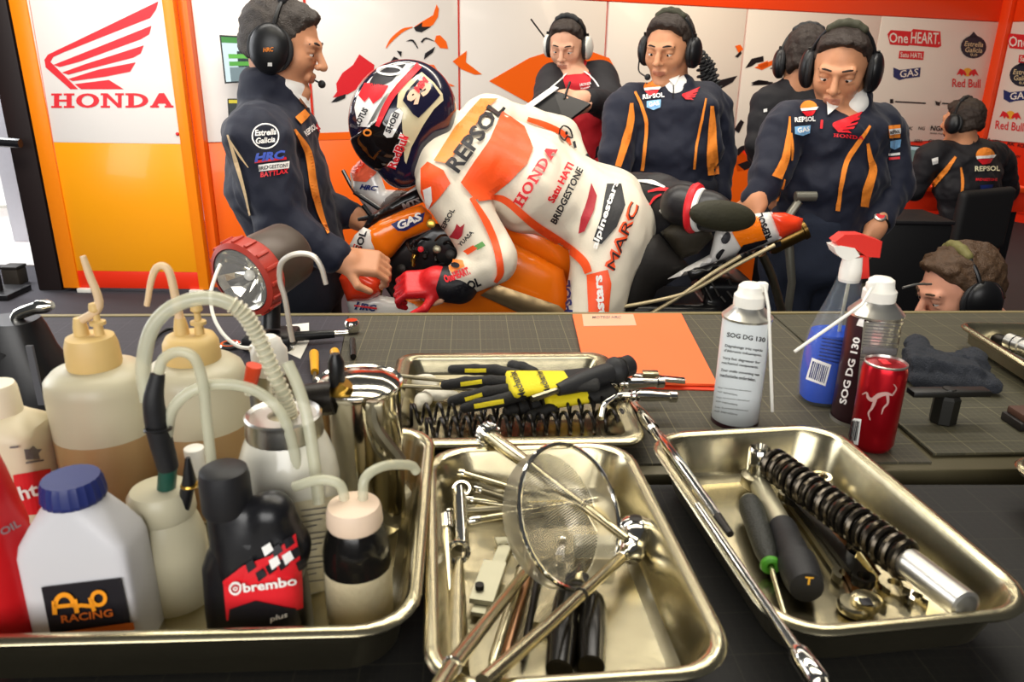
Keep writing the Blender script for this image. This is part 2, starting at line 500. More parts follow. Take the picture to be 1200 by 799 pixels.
# ------------------------------------------------------------------ floor and walls
fl = MB().box((1, 4.5, -.05), (7, 7, .05)).build('floor', mat('grey_carpet', '3c3a40', .85, var=.12, scale=40, bump=.25, bscale=300), kind='structure', base=(1, 4.5, 0))
TH = math.radians(26); WD = V(math.cos(TH), math.sin(TH), 0); WN = V(math.sin(TH), -math.cos(TH), 0)   # along / out of the back wall
W0 = V(-1.98, 5.5, 0)
def wallhit(off=.004): return onplane(W0, WN, off)
def sx(px, py):            # distance along the back wall
    return float((wallhit(0)(px, py)-W0)@WD)
SEAM = [-.16, sx(357, 0), sx(538, 0), sx(713, 0), sx(877, 9), sx(1034, 16)]; SEND = sx(1168, 60)
SEAM.append(SEND)
ZB = 1.045; ZT = 2.07
wb = MB().box(W0+WD*(SEND-.16)/2-WN*.1+V(0, 0, 1.45), ((SEND+.16)/2, .07, 1.45), (WD, -WN, V(0, 0, 1))).build('wall_back', M_red, kind='structure', base=W0)
def wallpanel(name, s0, s1, z0, z1, m, t=.02, g=.011):
    c = W0+WD*(s0+s1)/2-WN*.02+V(0, 0, (z0+z1)/2)
    return MB().rbox(c, ((s1-s0)/2-g, t, (z1-z0)/2-.003), (WD, -WN, V(0, 0, 1)), .003).build(name, m, wb)
for i in range(len(SEAM)-1):
    zb = ZB if i < 4 else .84
    wallpanel('white_panel', SEAM[i], SEAM[i+1], zb, ZT, M_white)
    wallpanel('orange_panel', SEAM[i], SEAM[i+1], .12, zb, M_orange if i < 4 else M_red)
wallpanel('header_panel', SEAM[0], SEND, ZT, 2.88, mat('header_orange', 'ff4a12', .4, var=.03, scale=2), g=0)
# right wall, square to the back wall and coming forward
WC = W0+WD*SEND
wr = MB().box(WC+WN*2.2+WD*.1+V(0, 0, 1.45), (2.25, .07, 1.45), (WN, WD, V(0, 0, 1))).build('wall_right', M_red, kind='structure', base=WC)
def rpanel(name, s0, s1, z0, z1, m):
    return MB().rbox(WC+WN*(s0+s1)/2+WD*.02+V(0, 0, (z0+z1)/2), ((s1-s0)/2-.01, .02, (z1-z0)/2-.003), (WN, WD, V(0, 0, 1)), .003).build(name, m, wr)
rpanel('white_panel', .1, 2.1, .84, ZT, M_white); rpanel('white_panel', 2.1, 4.3, .84, ZT, M_white)
rpanel('red_panel', .1, 4.3, .1, .84, M_red); rpanel('header_panel', .1, 4.3, ZT, 2.88, MATS['header_orange'])
MB().rbox(WC+V(0, 0, 1.44)+WN*.03, (.07, .07, 1.44), (WD, WN, V(0, 0, 1)), .01).build('corner_post', MATS['header_orange'], wr)
def rhit(off=.004): return onplane(WC, WD, off)

# ------------------------------------------------------------------ printed graphics on the back wall
def Z5(pts): return [(370+x/4.8, y/4.8) for x, y in pts]
def Z4(pts): return [(600+x/3.633, y/3.633) for x, y in pts]
H = wallhit()
Flat().poly(Z5([(245, 305), (330, 365), (325, 420), (270, 480), (180, 530), (95, 550), (120, 515), (115, 470), (150, 410), (210, 365)])).lay(H, 'red_graphic', M_scarlet, wb)
o = Flat()
o.line(Z5([(395, 270), (430, 220), (490, 170), (545, 152)]), [1, 4, 4, 1], 4)
o.poly(Z5([(555, 150), (600, 120), (660, 85), (680, 25), (693, 50), (688, 95), (660, 140), (600, 170)]))
o.poly(Z5([(678, 200), (700, 198), (735, 235), (745, 275), (700, 270), (668, 232)]))
o.poly(Z5([(770, 345), (850, 285), (845, 350), (935, 418), (895, 420), (820, 390)]))
o.poly(Z5([(590, 360), (665, 365), (700, 420), (720, 455), (785, 485), (690, 490), (600, 420)]))
o.poly([(573, 95), (620, 68), (652, 58), (692, 60), (714, 68), (723, 84), (724, 118), (690, 124), (622, 122)])
o.poly([(452, 162), (310, 166), (310, 158), (452, 153)])
o.poly(Z4([(950, 195), (972, 190), (985, 210), (965, 225)])); o.poly(Z4([(1045, 275), (1090, 258), (1090, 280), (1060, 293)]))
o.poly(Z4([(905, 585), (935, 620), (960, 730), (1030, 720), (1060, 700), (1060, 900), (900, 900), (880, 700)]))
o.poly([(884, 79), (907, 70), (905, 76), (893, 82)])
o.lay(wallhit(.005), 'orange_graphic', M_orange, wb, sub=40)
b = Flat()
b.poly(Z5([(552, 155), (600, 125), (598, 150), (650, 150), (595, 182), (562, 175)]))
b.line(Z5([(510, 232), (545, 228), (575, 272)]), [.5, 2.5, 1], 3); b.line(Z5([(595, 238), (620, 215), (668, 232)]), [2.5, 2, .5], 3)
b.poly(Z5([(455, 285), (485, 290), (480, 320)])); b.poly(Z5([(608, 335), (615, 300), (672, 262), (660, 295)]))
b.poly(Z5([(395, 385), (440, 318), (465, 330), (468, 365), (440, 350)])); b.poly(Z5([(640, 400), (665, 388), (690, 415), (705, 455), (660, 440)]))
b.poly(Z5([(85, 576), (120, 545), (170, 528), (165, 552), (120, 572)]))
b.poly(Z4([(993, 290), (1020, 250), (1070, 238), (1072, 262), (1040, 268), (1020, 282)])); b.poly(Z4([(1018, 352), (1050, 340), (1092, 345), (1080, 360), (1040, 362)]))
b.poly(Z4([(950, 240), (975, 215), (978, 228), (962, 246)])); b.poly(Z4([(870, 345), (960, 322), (940, 350), (885, 380)]))
b.poly(Z4([(940, 650), (975, 622), (1050, 605), (1085, 640), (1030, 625), (985, 640), (965, 662)])); b.poly(Z4([(960, 700), (1000, 685), (1050, 680), (1045, 700), (990, 725)]))
b.poly([(902, 80), (920, 73), (922, 76), (908, 82)]); b.poly([(880, 100), (888, 95), (906, 96), (905, 99)])
b.poly([(860, 152), (868, 140), (872, 143), (866, 156)])
b.lay(wallhit(.006), 'black_graphic', M_black, wb, sub=40)


def heart(h1, h2, parent, x, y, s=1, slope=.03):
    def q(u, v): return (x+u*s, y+(v+u*slope)*s)
    a = Flat(); a.poly([q(*p) for p in [(0, 2), (4, -3), (28, -2), (30, -5), (62, -3), (63, 14), (59, 16), (26, 14), (24, 15), (3, 14)]])
    a.poly([q(*p) for p in [(14, 21), (43, 21), (42, 31), (13, 30)]]); a.lay(h1, 'slogan_backing', M_scarlet, parent)
    a = Flat(); a.text('One', q(2, 12), q(24, 12), 12*s); a.text('HEART.', q(27, 12), q(61, 12), 13.5*s, .1); a.text('Satu HATI.', q(15, 28.5), q(41, 29), 6*s)
    a.lay(h2, 'slogan', M_ink, parent)
def estrella(h1, h2, parent, x, y, s=1):
    a = Flat(); a.ell(x, y, 15*s, 13.5*s); a.poly([(x-6*s, y-11*s), (x, y-18*s), (x+6*s, y-11*s)]); a.lay(h1, 'round_badge', mat('badge_navy', '151e33', .5), parent)
    a = Flat(); a.text('Estrella', (x-11*s, y-1*s), (x+11*s, y+.3*s), 6*s, .2); a.text('Galicia', (x-10*s, y+6*s), (x+10*s, y+7*s), 6*s, .2); a.text('0,0', (x-4*s, y+11*s), (x+4*s, y+11.4*s), 3.5*s)
    a.lay(h2, 'badge_lettering', mat('badge_cream', 'd9c9a0', .5), parent)
def gas(h1, h2, parent, x, y, s=1, sl=0):
    def q(u, v): return (x+u*s, y+(v+u*sl)*s)
    a = Flat(); a.poly([q(*p) for p in [(0, 0), (7, 3), (16, 2), (32, 0), (31, 11), (14, 13), (7, 15), (0, 11)]]); a.lay(h1, 'badge_shield', M_navy, parent)
    a = Flat(); a.text('GAS', q(8, 12), q(30, 9.5), 8.5*s, .15); a.lay(h2, 'badge_lettering', M_ink, parent)
def redbull(h1, h2, parent, x, y, s=1, sl=.03):
    def q(u, v): return (x+u*s, y+(v+u*sl)*s)
    a = Flat(); a.ell(*q(18, 5), 5.5*s, 5*s); a.lay(h1, 'sun_print', M_gold, parent)
    a = Flat(); a.text('Red Bull', q(0, 23), q(33, 23), 10*s)
    for k in (-1, 1):
        a.poly([q(18+k*u, v) for u, v in [(1, 8), (3, 4), (6, 2), (9, 1), (11, 5), (13, 9), (9, 7), (7, 10), (5, 7), (3, 9)]])
    a.lay(h2, 'drink_lettering', M_scarlet, parent)
h1, h2 = wallhit(.005), wallhit(.007)
heart(h1, h2, wb, 1040, 38, 1, .03); estrella(h1, h2, wb, 1141, 55); gas(h1, h2, wb, 1047, 79, 1); redbull(h1, h2, wb, 1116, 79, 1, .03)
a = Flat(); a.rect(1043, 116, 1047, 121); a.text('f', (1044, 120), (1046, 120), 4); a.line([(1049, 119), (1085, 121)], 1.6); a.poly([(1096, 118), (1101, 120), (1103, 117), (1101, 124), (1097, 123)]); a.line([(1104, 121), (1120, 122)], 1.6)
a.text('NGK', (1090, 153), (1108, 154), 6, .2, .03); a.text('SPARK PLUGS', (1090, 157), (1108, 158), 2); a.text('RK', (1060, 152), (1070, 152.5), 4, .2); a.text('NG', (1076, 152), (1084, 152.5), 4, .2)
a.text('AKRA', (1071, 167), (1081, 167.5), 4); a.text('GIVI', (1088, 167), (1098, 168), 4, .1, .02); a.text('DRENAG', (1100, 168), (1112, 168.5), 2.6)
a.lay(h2, 'sponsor_print', M_black, wb)
h1, h2 = rhit(.006), rhit(.009)
heart(h1, h2, wr, 1180, 42, 1.02, .05); estrella(h1, h2, wr, 1198, 88, 1); gas(h1, h2, wr, 1176, 105, 1, .02); redbull(h1, h2, wr, 1166, 128, 1, .1)
a = Flat()
for t, x, y, wd, h in [('ELF', 1152, 164, 8, 3), ('NISSIN', 1163, 166, 9, 3), ('RK', 1180, 170, 9, 4), ('RCB', 1192, 172, 9, 4), ('SHINDY', 1184, 184, 12, 3), ('Y', 1175, 182, 6, 4)]:
    a.text(t, (x, y), (x+wd, y+1.2), h, .15, .02)
a.lay(h2, 'sponsor_print', M_black, wr)

# ------------------------------------------------------------------ tall printed panel with the winged emblem
pA, pB = WZ(84, 337, .04), WZ(246, 336, .04)
PY = (pA[1]+pB[1])/2; PL = W(84, 337, PY)[0]; PR = W(234, 336, PY)[0]
gp = thing('advertising_panel', 'tall white and amber panel with red winged emblem beside the dark pillar', 'panel', ((PL+PR)/2, PY, 0))
zc = W(150, 168, PY)[2]; zr = W(150, 318, PY)[2]
def pbox(name, x0, x1, z0, z1, m, y0=0, th=.05): return MB().rbox(((x0+x1)/2, PY+y0+th/2, (z0+z1)/2), ((x1-x0)/2, th/2, (z1-z0)/2), None, .004).build(name, m, gp)
pbox('white_board', PL+.06, PR-.0, zc, 2.95, M_white); pbox('amber_board', PL+.06, PR-.0, zr, zc, M_amber)
pbox('red_board', PL+.06, PR-.0, .03, zr, M_red)
M_oe = mat('edge_orange', 'ff8a0a', .35, var=.04)
pbox('edge_strip', PL-.05, PL+.06, .03, 2.95, M_oe, -.012, .075); pbox('edge_strip', PR, PR+.07, .03, 2.95, M_oe, -.012, .075)
pbox('side_return', PR+.07, PR+.13, .03, 2.95, M_orange, .06, .12)
def foot(x): MB().rbox((x, PY+.03, .015), (.05, .06, .015), None, .004).build('foot', M_wpl, gp)
foot(PL+.1); foot(PR-.02)
hp = onplane((0, PY, 0), (0, -1, 0), .003)
a = Flat(); a.line([(34, 0), (90, 330)], .8); a.line([(200, 0), (240, 318)], .8); a.lay(onplane((0, PY, 0), (0, -1, 0), .0015), 'seam_line', mat('seam_red', 'e07050', .5), gp)
z2 = lambda P: [(x/2, y/2) for x, y in P]
FEATH = [[(104, 140), (112, 128), (160, 105), (371, 3), (366, 22), (352, 42), (150, 122), (125, 133), (118, 145), (183, 209), (165, 209), (107, 158)],
         [(125, 152), (200, 122), (355, 60), (350, 80), (330, 92), (185, 145), (140, 157)], [(145, 170), (200, 150), (337, 106), (330, 125), (312, 135), (215, 160), (160, 175)],
         [(160, 185), (230, 163), (318, 146), (305, 168), (245, 180), (170, 190)], [(175, 197), (255, 187), (290, 209), (190, 209)]]
a = Flat()
for f in FEATH: a.poly(z2(f))
a.lay(hp, 'wing_emblem', M_scarlet, gp)
SLAB = {'H': [[(0, 0), (.46, 0), (.46, .14), (.34, .14), (.34, .43), (.66, .43), (.66, .14), (.54, .14), (.54, 0), (1, 0), (1, .14), (.88, .14), (.88, .86), (1, .86), (1, 1), (.54, 1), (.54, .86), (.66, .86), (.66, .58), (.34, .58), (.34, .86), (.46, .86), (.46, 1), (0, 1), (0, .86), (.12, .86), (.12, .14), (0, .14)]],
        'N': [[(0, 0), (.4, 0), (.4, .14), (.27, .14), (.27, .72), (.74, 0), (.9, 0), (.9, .86), (1, .86), (1, 1), (.62, 1), (.62, .86), (.74, .86), (.74, .3), (.3, 1), (0, 1), (0, .86), (.1, .86), (.1, .14), (0, .14)]],
        'D': [[(0, 0), (.1, 0), (.36, 0), (.36, 1), (0, 1), (0, .86), (.12, .86), (.12, .14), (0, .14)]], 'O': [], 'A': [[(0, 0), (.38, 0), (.38, .14), (.3, .14), (.36, .28), (.64, .28), (.7, .14), (.62, .14), (.62, 0), (1, 0), (1, .14), (.93, .14), (.6, 1), (.38, 1), (.07, .14), (0, .14)]]}
def slab(fl, word, p0, p1, h):
    p0 = np.array(p0, float); r = np.array(p1, float)-p0; L = np.linalg.norm(r); up = np.array([r[1], -r[0]])/L*h; n = len(word)
    for i, ch in enumerate(word):
        o_, w_ = p0+r*(i/n), r*(.94/n)
        for q in SLAB[ch]: fl.poly([o_+w_*x+up*y for x, y in q])
        if ch in 'OD':
            c0 = .5 if ch == 'O' else .36; rx = .5 if ch == 'O' else .62; A0, A1 = (0, 2*math.pi) if ch == 'O' else (-math.pi/2, math.pi/2)
            for k in range(16):
                t, u = A0+(A1-A0)*k/16, A0+(A1-A0)*(k+1)/16
                fl.poly([o_+w_*(c0+math.cos(e)*R)+up*(.5+math.sin(e)*Q) for e, R, Q in ((t, rx, .5), (u, rx, .5), (u, rx-.24, .34), (t, rx-.24, .34))])
    return fl
slab(Flat(), 'HONDA', (60, 126.5), (205, 126), 17).lay(hp, 'slab_lettering', M_scarlet, gp)
MB().ball(W(208, 157, PY-.004), .012, 10).build('lock', M_scarlet, gp)

# ------------------------------------------------------------------ dark pillar, opening and what shows beyond it
pil = thing('door_1', None, None, W(62, 338, PY+.05)*V(1, 1, 0), kind='structure')
PX = W(40, 180, PY+.1)[0]
MB().rbox((PL-.17, PY+.12, 1.5), (.085, .1, 1.5), None, .01).build('door_post', mat('pillar_brown', '1d100e', .6, var=.15), pil)
MB().rbox((PL-.3, PY+.3, 1.5), (.06, .08, 1.5), None, .01).build('door_jamb', mat('jamb_black', '17171b', .5), pil)
yd = MB().box((-6.2, 8.6, -.04), (3, 2.6, .05)).build('trim_1', mat('concrete_yard', 'cfcac6', .8, var=.06, bump=.1), kind='structure', base=(-6.2, 8.6, -.09))
ow = thing('wall_left', None, None, (-4.5, 6.6, 0), kind='structure')
x0 = W(30, 200, 6.9)[0]
MB().rbox((x0+.02, 6.9, 1.5), (.2, .1, 1.5), None, .02).build('grey_pillar', mat('painted_grey', 'c9cad2', .6, var=.04), ow)
MB().box((-5.9, 7.6, 1.2), (1.6, .06, 1.2)).build('white_board', mat('outside_white', 'f2f0ee', .6), ow)
for k in range(5): MB().rbox((-5.9, 7.52, .2+k*.38), (1.5, .025, .016), None, .004).build('batten', mat('batten_grey', 'b9b6ae', .6), ow)
bxo = thing('storage_box', 'small dark box on the bright ground beyond the pillar', 'box', W(18, 330, 5.5)*V(1, 1, 0))
q = W(18, 325, 5.5)
MB().rbox((q[0], 5.5, .06), (.06, .06, .06), None, .01).build('case', mat('box_brown', '3a332b', .6), bxo); MB().rbox((q[0], 5.5, .13), (.063, .063, .01), None, .005).build('lid', mat('box_lid', '2a2622', .6), bxo)
q = W(-2, 256, 5.2)
lm = thing('hose_reel', 'dark red reel on black stand at the doorway', 'reel', (q[0]-.1, 5.2, 0))
MB().lathe((q[0]-.1, 5.2, W(0, 135, 5.2)[2]), [(.02, -.05), (.15, -.05), (.15, -.03), (.08, -.03), (.08, .03), (.15, .03), (.15, .05), (.02, .05)], (0, 1, 0)).build('drum', mat('reel_red', '7d1420', .45), lm)
MB().tube([(q[0]-.1, 5.2, 0), (q[0]-.1, 5.2, W(0, 135, 5.2)[2])], .025).tube([(q[0]-.1, 5.2, W(0, 165, 5.2)[2]), W(24, 168, 5.2)], .03).rbox((q[0]-.1, 5.2, .02), (.14, .14, .02), None, .006).build('stand', M_blk, lm)

# ------------------------------------------------------------------ benches with cutting mats
def gridmat(name, base, line, yaw, step=.01):
    M = mat(name, base, .62, var=.12, scale=9, bump=.06, bscale=200); nt = M.node_tree; N, L = nt.nodes, nt.links; b = N['Principled BSDF']
    src = b.inputs['Base Color'].links[0].from_socket
    tc = N.new('ShaderNodeTexCoord'); mp = N.new('ShaderNodeMapping'); mp.inputs['Rotation'].default_value[2] = -yaw
    L.new(tc.outputs['Object'], mp.inputs['Vector']); sp = N.new('ShaderNodeSeparateXYZ'); L.new(mp.outputs[0], sp.inputs[0]); fac = None
    for per, wd, amp in ((step, .055, .35), (step*5, .02, .9)):
        for ax in (0, 1):
            d = N.new('ShaderNodeMath'); d.operation = 'DIVIDE'; d.inputs[1].default_value = per; L.new(sp.outputs[ax], d.inputs[0])
            f = N.new('ShaderNodeMath'); f.operation = 'FRACT'; L.new(d.outputs[0], f.inputs[0])
            c = N.new('ShaderNodeMath'); c.operation = 'LESS_THAN'; c.inputs[1].default_value = wd; L.new(f.outputs[0], c.inputs[0])
            k = N.new('ShaderNodeMath'); k.operation = 'MULTIPLY'; k.inputs[1].default_value = amp; L.new(c.outputs[0], k.inputs[0])
            if fac is None: fac = k.outputs[0]
            else:
                mxx = N.new('ShaderNodeMath'); mxx.operation = 'MAXIMUM'; L.new(fac, mxx.inputs[0]); L.new(k.outputs[0], mxx.inputs[1]); fac = mxx.outputs[0]
    mx = N.new('ShaderNodeMix'); mx.data_type = 'RGBA'; mx.inputs[7].default_value = lin(line)
    L.new(fac, mx.inputs[0]); L.new(src, mx.inputs[6]); L.new(mx.outputs[2], b.inputs['Base Color']); return M
BY = math.radians(3.3); E1 = V(math.cos(BY), math.sin(BY), 0); E2 = V(-math.sin(BY), math.cos(BY), 0); EZ = V(0, 0, 1)
B0 = V(0, 1.391, 0)
def bq(u, v, z): return B0+E1*u+E2*v+EZ*z           # bench coordinates: along the far edge, towards the far side
def bench(name, label, v0, v1, ztop):
    b = thing(name, label, 'workbench', bq(.15, (v0+v1)/2, 0))
    c = (v0+v1)/2; h = (v1-v0)/2
    MB().rbox(bq(.15, c, ztop-.02), (1.35, h, .02), (E1, E2, EZ), .004).build('top', mat('bench_top', '57503a', .45, .3, var=.1), b)
    MB().rbox(bq(.15, c, (ztop-.04)/2+.06), (1.3, h-.02, (ztop-.04)/2-.06), (E1, E2, EZ), .006).build('cabinet_body', mat('cabinet_black', '141416', .45), b)
    for s in (-1.1, 1.4):
        for t in (v0+.08, v1-.08): MB().lathe(bq(s, t, 0), [(.03, 0), (.045, .02), (.045, .05), (.03, .07)], n=14).build('foot', M_rub, b)
    return b
fb = bench('workbench', 'long black workbench covered by grey cutting mats behind the steel trays', -.605, 0, T-.003)
nb = bench('workbench', 'black workbench carrying the large steel trays of tools and bottles', -1.25, -.645, T-.003)
MB().box(bq(.15, -.006, T-.0015), (1.35, .006, .003), (E1, E2, EZ)).build('edge_trim', mat('edge_tan', '8a7f5a', .45, .4), fb)
def cmat(name, label, px, base, line, z=T, th=.003, yaw=BY):
    P = [WZ(x, y, z) for x, y in px]; P = [V(p[0], p[1], z-th) for p in P]
    return MB().prism(P, (0, 0, th)).build(name, gridmat('mat_'+base, base, line, yaw), None, smooth=0, label=label, cat='cutting mat')
cmat('cutting_mat', 'dark violet grey cutting mat under the lantern and oil bottles', [(-60, 371), (408, 369.5), (372, 545), (-420, 560)], '312e36', '4a4650')
cmat('cutting_mat', 'olive grey gridded cutting mat under the orange folder and spray cans', [(409, 369.5), (905, 368.5), (1092, 541), (373, 545)], '444033', '7a7256')
cmat('cutting_mat', 'olive grey gridded cutting mat under the folded cloth and black key', [(906, 368.5), (1270, 366), (1500, 526), (1094, 531)], '403d2e', '736c50', T+.003)
cmat('cutting_mat', 'black gridded cutting mat under the steel tool trays', [(-700, 800), (-330, 568), (1460, 568), (1900, 760), (1400, 1050), (-600, 1050)], '131210', '2b2920', T-.0005, .0025)


def tray(name, label, c, hx, hy, yaw, zr, zf, cr=.045, rim=.0095, taper=.015, group=None, m=None):
    """Pressed steel pan: rolled rim, sloping walls, rounded corners, flat floor."""
    c = np.array(c, float); e1 = V(math.cos(yaw), math.sin(yaw), 0); e2 = V(-math.sin(yaw), math.cos(yaw), 0)
    t = thing(name, label, 'tray', (c[0], c[1], T), group)
    def rr(ax, ay, r, z, k=7):
        out = []
        for sx_, sy_, a0 in ((1, 1, 0), (-1, 1, 90), (-1, -1, 180), (1, -1, 270)):
            for i in range(k):
                a = math.radians(a0+90*i/(k-1)); out.append(c[:2].tolist() and V(*(c[:2]+(e1*(sx_*(ax-r)+r*math.cos(a))+e2*(sy_*(ay-r)+r*math.sin(a)))[:2]), z))
        return out
    th = .0018
    R = [rr(hx, hy, cr, zr-.007), rr(hx+.002, hy+.002, cr, zr-.003), rr(hx, hy, cr, zr), rr(hx-rim*.6, hy-rim*.6, cr-rim*.5, zr+.001), rr(hx-rim, hy-rim, cr-rim*.8, zr-.002)]
    MB().loft(R, True, False, False).build('rim', m or M_steel, t, smooth=60)
    I = [rr(hx-rim, hy-rim, cr-rim*.8, zr-.002), rr(hx-rim-.003, hy-rim-.003, cr-rim*.8, zr-.008), rr(hx-rim-taper+.004, hy-rim-taper+.004, cr-rim*.8, zf+.010),
         rr(hx-rim-taper, hy-rim-taper, cr-rim*.8, zf+.003), rr(hx-rim-taper-.006, hy-rim-taper-.006, cr-rim, zf+.0005), rr(hx-rim-taper-.02, hy-rim-taper-.02, cr-rim*1.4, zf)]
    MB().loft(I, True, False, True).build('basin', m or M_steel, t, smooth=50)
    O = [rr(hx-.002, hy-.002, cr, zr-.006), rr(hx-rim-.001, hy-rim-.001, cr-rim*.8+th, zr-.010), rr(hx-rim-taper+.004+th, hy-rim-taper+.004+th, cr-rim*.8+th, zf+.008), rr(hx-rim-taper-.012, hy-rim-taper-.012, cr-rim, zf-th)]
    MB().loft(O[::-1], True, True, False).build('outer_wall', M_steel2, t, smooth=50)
    return t
TZ = T+.002
tray('steel_tray', 'large stainless steel tray crowded with bottles and hoses', (-.350, .60), .274, .165, BY, T+.062, TZ+.001)
tray('steel_tray', 'stainless steel tray holding the wire strainer and slim tools', (.037, .583), .110, .172, math.radians(6), T+.055, TZ+.001)
tray('steel_tray', 'stainless steel tray holding the coil-over rod and black handled wrench', (.288, .638), .112, .165, math.radians(8.5), T+.055, TZ+.001)
tray('steel_tray', 'shallow steel tray with the yellow work gloves and coil springs', (-.005, .948), .158, .148, math.radians(3.4), T+.032, TZ+.001, .03, .02, .012)
pa, pb = WZ(1121, 379, T+.04), WZ(1205, 431, T+.04); yw = math.atan2(*(pb-pa)[:2][::-1])+math.pi/2
e2 = V(-math.sin(yw), math.cos(yw), 0); e1 = V(math.cos(yw), math.sin(yw), 0)
RT = pa+e1*.13-e2*.16; RTy = yw
tray('steel_tray', 'steel tray beside the folded dark cloth with small tools inside', (RT[0], RT[1]), .13, .16, yw, T+.043, TZ+.004, .025, .008, .008)
pc = WZ(1188, 536, T+.05)
tray('steel_tray', 'shallow steel pan standing alone at the bench joint', (pc[0]+.125, pc[1]-.13), .125, .14, BY, T+.05, TZ+.001, .03, .008, .01)
# ------------------------------------------------------------------ bottles and cans
TF = TZ+.0015
def sring(c, a, b, n, z, k=28, yaw=0):
    out = []; cy, sy = math.cos(yaw), math.sin(yaw)
    for i in range(k):
        t = 2*math.pi*i/k; x = a*np.sign(math.cos(t))*abs(math.cos(t))**(2/n); y = b*np.sign(math.sin(t))*abs(math.sin(t))**(2/n)
        out.append((c[0]+x*cy-y*sy, c[1]+x*sy+y*cy, z))
    return out
def sbody(P, rows, yaw=0, k=28):              # rows: (row px, half width px, half depth px, squareness)
    R = []
    for py, hw, hd, n in rows:
        z = zpx(P, py); s = mpp((P[0], P[1], z)); R.append(sring(P, hw*s, hd*s, n, z, k, yaw))
    R[0] = [(x, y, P[2]) for x, y, _ in R[0]] if abs(R[0][0][2]-P[2]) < .02 else R[0]
    return MB().loft(R)
def vert(px, py, Y, z=TF):                     # foot point below what shows at px,py and stands at depth Y
    q = W(px, py, Y); return V(q[0], Y, z)
def rows(P, L): return MB().lathe((P[0], P[1], 0), [(r, h+P[2]) for r, h in vprof(P, L)])
M_milk = mat('milky_plastic', 'cfc8ab', .35, var=.05, scale=12, trans=.15, spec=.4)
M_clear = mat('clear_plastic', 'e8e6dc', .12, var=.02, alpha=.28, spec=.6)
M_hose = mat('clear_hose', 'd3d2b8', .2, var=.05, alpha=.6)
M_beige = mat('beige_cap', 'd6b777', .5, var=.08)
M_cap = mat('cap_white', 'f1eee4', .4, var=.02)
M_silv = mat('silver_paint', 'c6c4bd', .3, .9, var=.04)
M_maroon = mat('maroon_paint', '32161d', .35, var=.06)
M_label = mat('label_pale', 'dde3e4', .4, var=.02)

# degreaser cans
P = vert(861, 490, .935, T)
c1 = thing('spray_can', 'white labelled degreaser spray can with its straw hanging down, beside the orange folder', 'spray can', P, 'degreaser cans')
r = .0305; zs = zpx(P, 372)-T
body = MB().lathe(P, [(r-.002, 0), (r, .003), (r, zs)], n=40).build('body', M_label, c1)
MB().lathe(P, [(r+.0012, zs), (r+.0015, zs+.003), (r-.004, zs+.008), (r*.62, zs+.016), (r*.6, zs+.018)], n=36).build('dome', M_silv, c1)
MB().lathe(P, [(r+.0006, 0), (r+.0006, .006)], n=40, cap1=False).build('base_band', M_maroon, c1)
cp = MB().lathe(P, [(.0185, zs+.015), (.0195, zs+.018), (.0195, zs+.03), (.016, zs+.034), (.015, zs+.042), (.011, zs+.0455), (0, zs+.046)], n=28).build('cap', M_cap, c1)
MB().rbox(P+V(.013, -.004, zs+.042), (.006, .006, .006), None, .002).build('nozzle', M_cap, cp)
st = W(905, 482, P[1]-.026); MB().tube([P+V(.014, -.01, zs+.044), P+V(.0175, -.024, zs+.02), st], .0021, 8).build('straw', M_cap, c1)
hb = onto(body, .0008)
a = Flat(); a.poly([(905, 372), (898, 430), (889, 497), (897, 497), (903, 430), (910, 372)]); a.lay(hb, 'dark_stripe', M_maroon, c1, sub=8)
a = Flat(); a.text('SOG DG 130', (852, 394.5), (896, 401), 5.6, 0, .02)
for i, (t, x0, x1) in enumerate([('Dégraissage très rapide', 850, 893), ("d'éléments mécaniques.", 849, 892), ('Very fast degreaser for', 847, 890), ('mechanical components.', 846, 888), ('Zeer snelle ontvetting van', 845, 889), ('mechanische onderdelen.', 844, 885)]):
    y = 407+i*5.5+(i//2)*3.2; a.text(t, (x0, y), (x1, y+6), 4, 0, .012)
for i in range(6):
    y = 455+i*4.2+(i//2)*3; a.text('Danger. Gaz extremement inflammable tenir' if i % 2 == 0 else 'voir instructions', (842-i*.9, y), (880-i*.9 if i % 2 == 0 else 864, y+4.5), 2.2, 0, 0)
a.lay(hb, 'label_print', M_black, c1, sub=10)

P = vert(1003, 494, .945, T)
c2 = thing('spray_can', 'maroon and silver degreaser spray can standing behind the red drink can', 'spray can', P, 'degreaser cans')
r = .033; zs = zpx(P, 368)-T
body = MB().lathe(P, [(r-.002, 0), (r, .003), (r, zs)], n=40).build('body', M_maroon, c2)
MB().lathe(P, [(r+.0012, zs), (r+.0015, zs+.003), (r-.004, zs+.009), (r*.62, zs+.018), (r*.6, zs+.02)], n=36).build('dome', M_silv, c2)
MB().lathe(P, [(r+.0008, 0), (r+.0008, .005)], n=40, cap1=False).build('base_ring', M_silv, c2)
cp = MB().lathe(P, [(.0195, zs+.016), (.0205, zs+.02), (.0205, zs+.032), (.017, zs+.036), (.0155, zs+.046), (.011, zs+.049), (0, zs+.05)], n=28).build('cap', M_cap, c2)
MB().rbox(P+V(-.014, -.006, zs+.04), (.007, .005, .005), None, .002).build('nozzle', M_cap, cp)
MB().tube([P+V(-.014, -.008, zs+.04), W(1010, 357, P[1]-.03), W(931, 412, P[1]-.055)], .0021, 8).build('straw', M_cap, c2)
hb = onto(body, .0009)
a = Flat(); a.poly([(1013, 371), (1062, 372), (1046, 470), (1003, 470)]); a.lay(hb, 'silver_label', M_silv, c2, sub=7)
a = Flat()
for i in range(13): a.line([(1016-i*.7, 378+i*3.6), (1056-i*.9-(i % 3)*4, 381+i*3.6)], 1.0)
a.poly([(1012, 405), (1050, 408), (1049, 416), (1010, 413)])
a.lay(onto(body, .0015), 'small_print', mat('grey_print', '6d6a6a', .5), c2, sub=8)
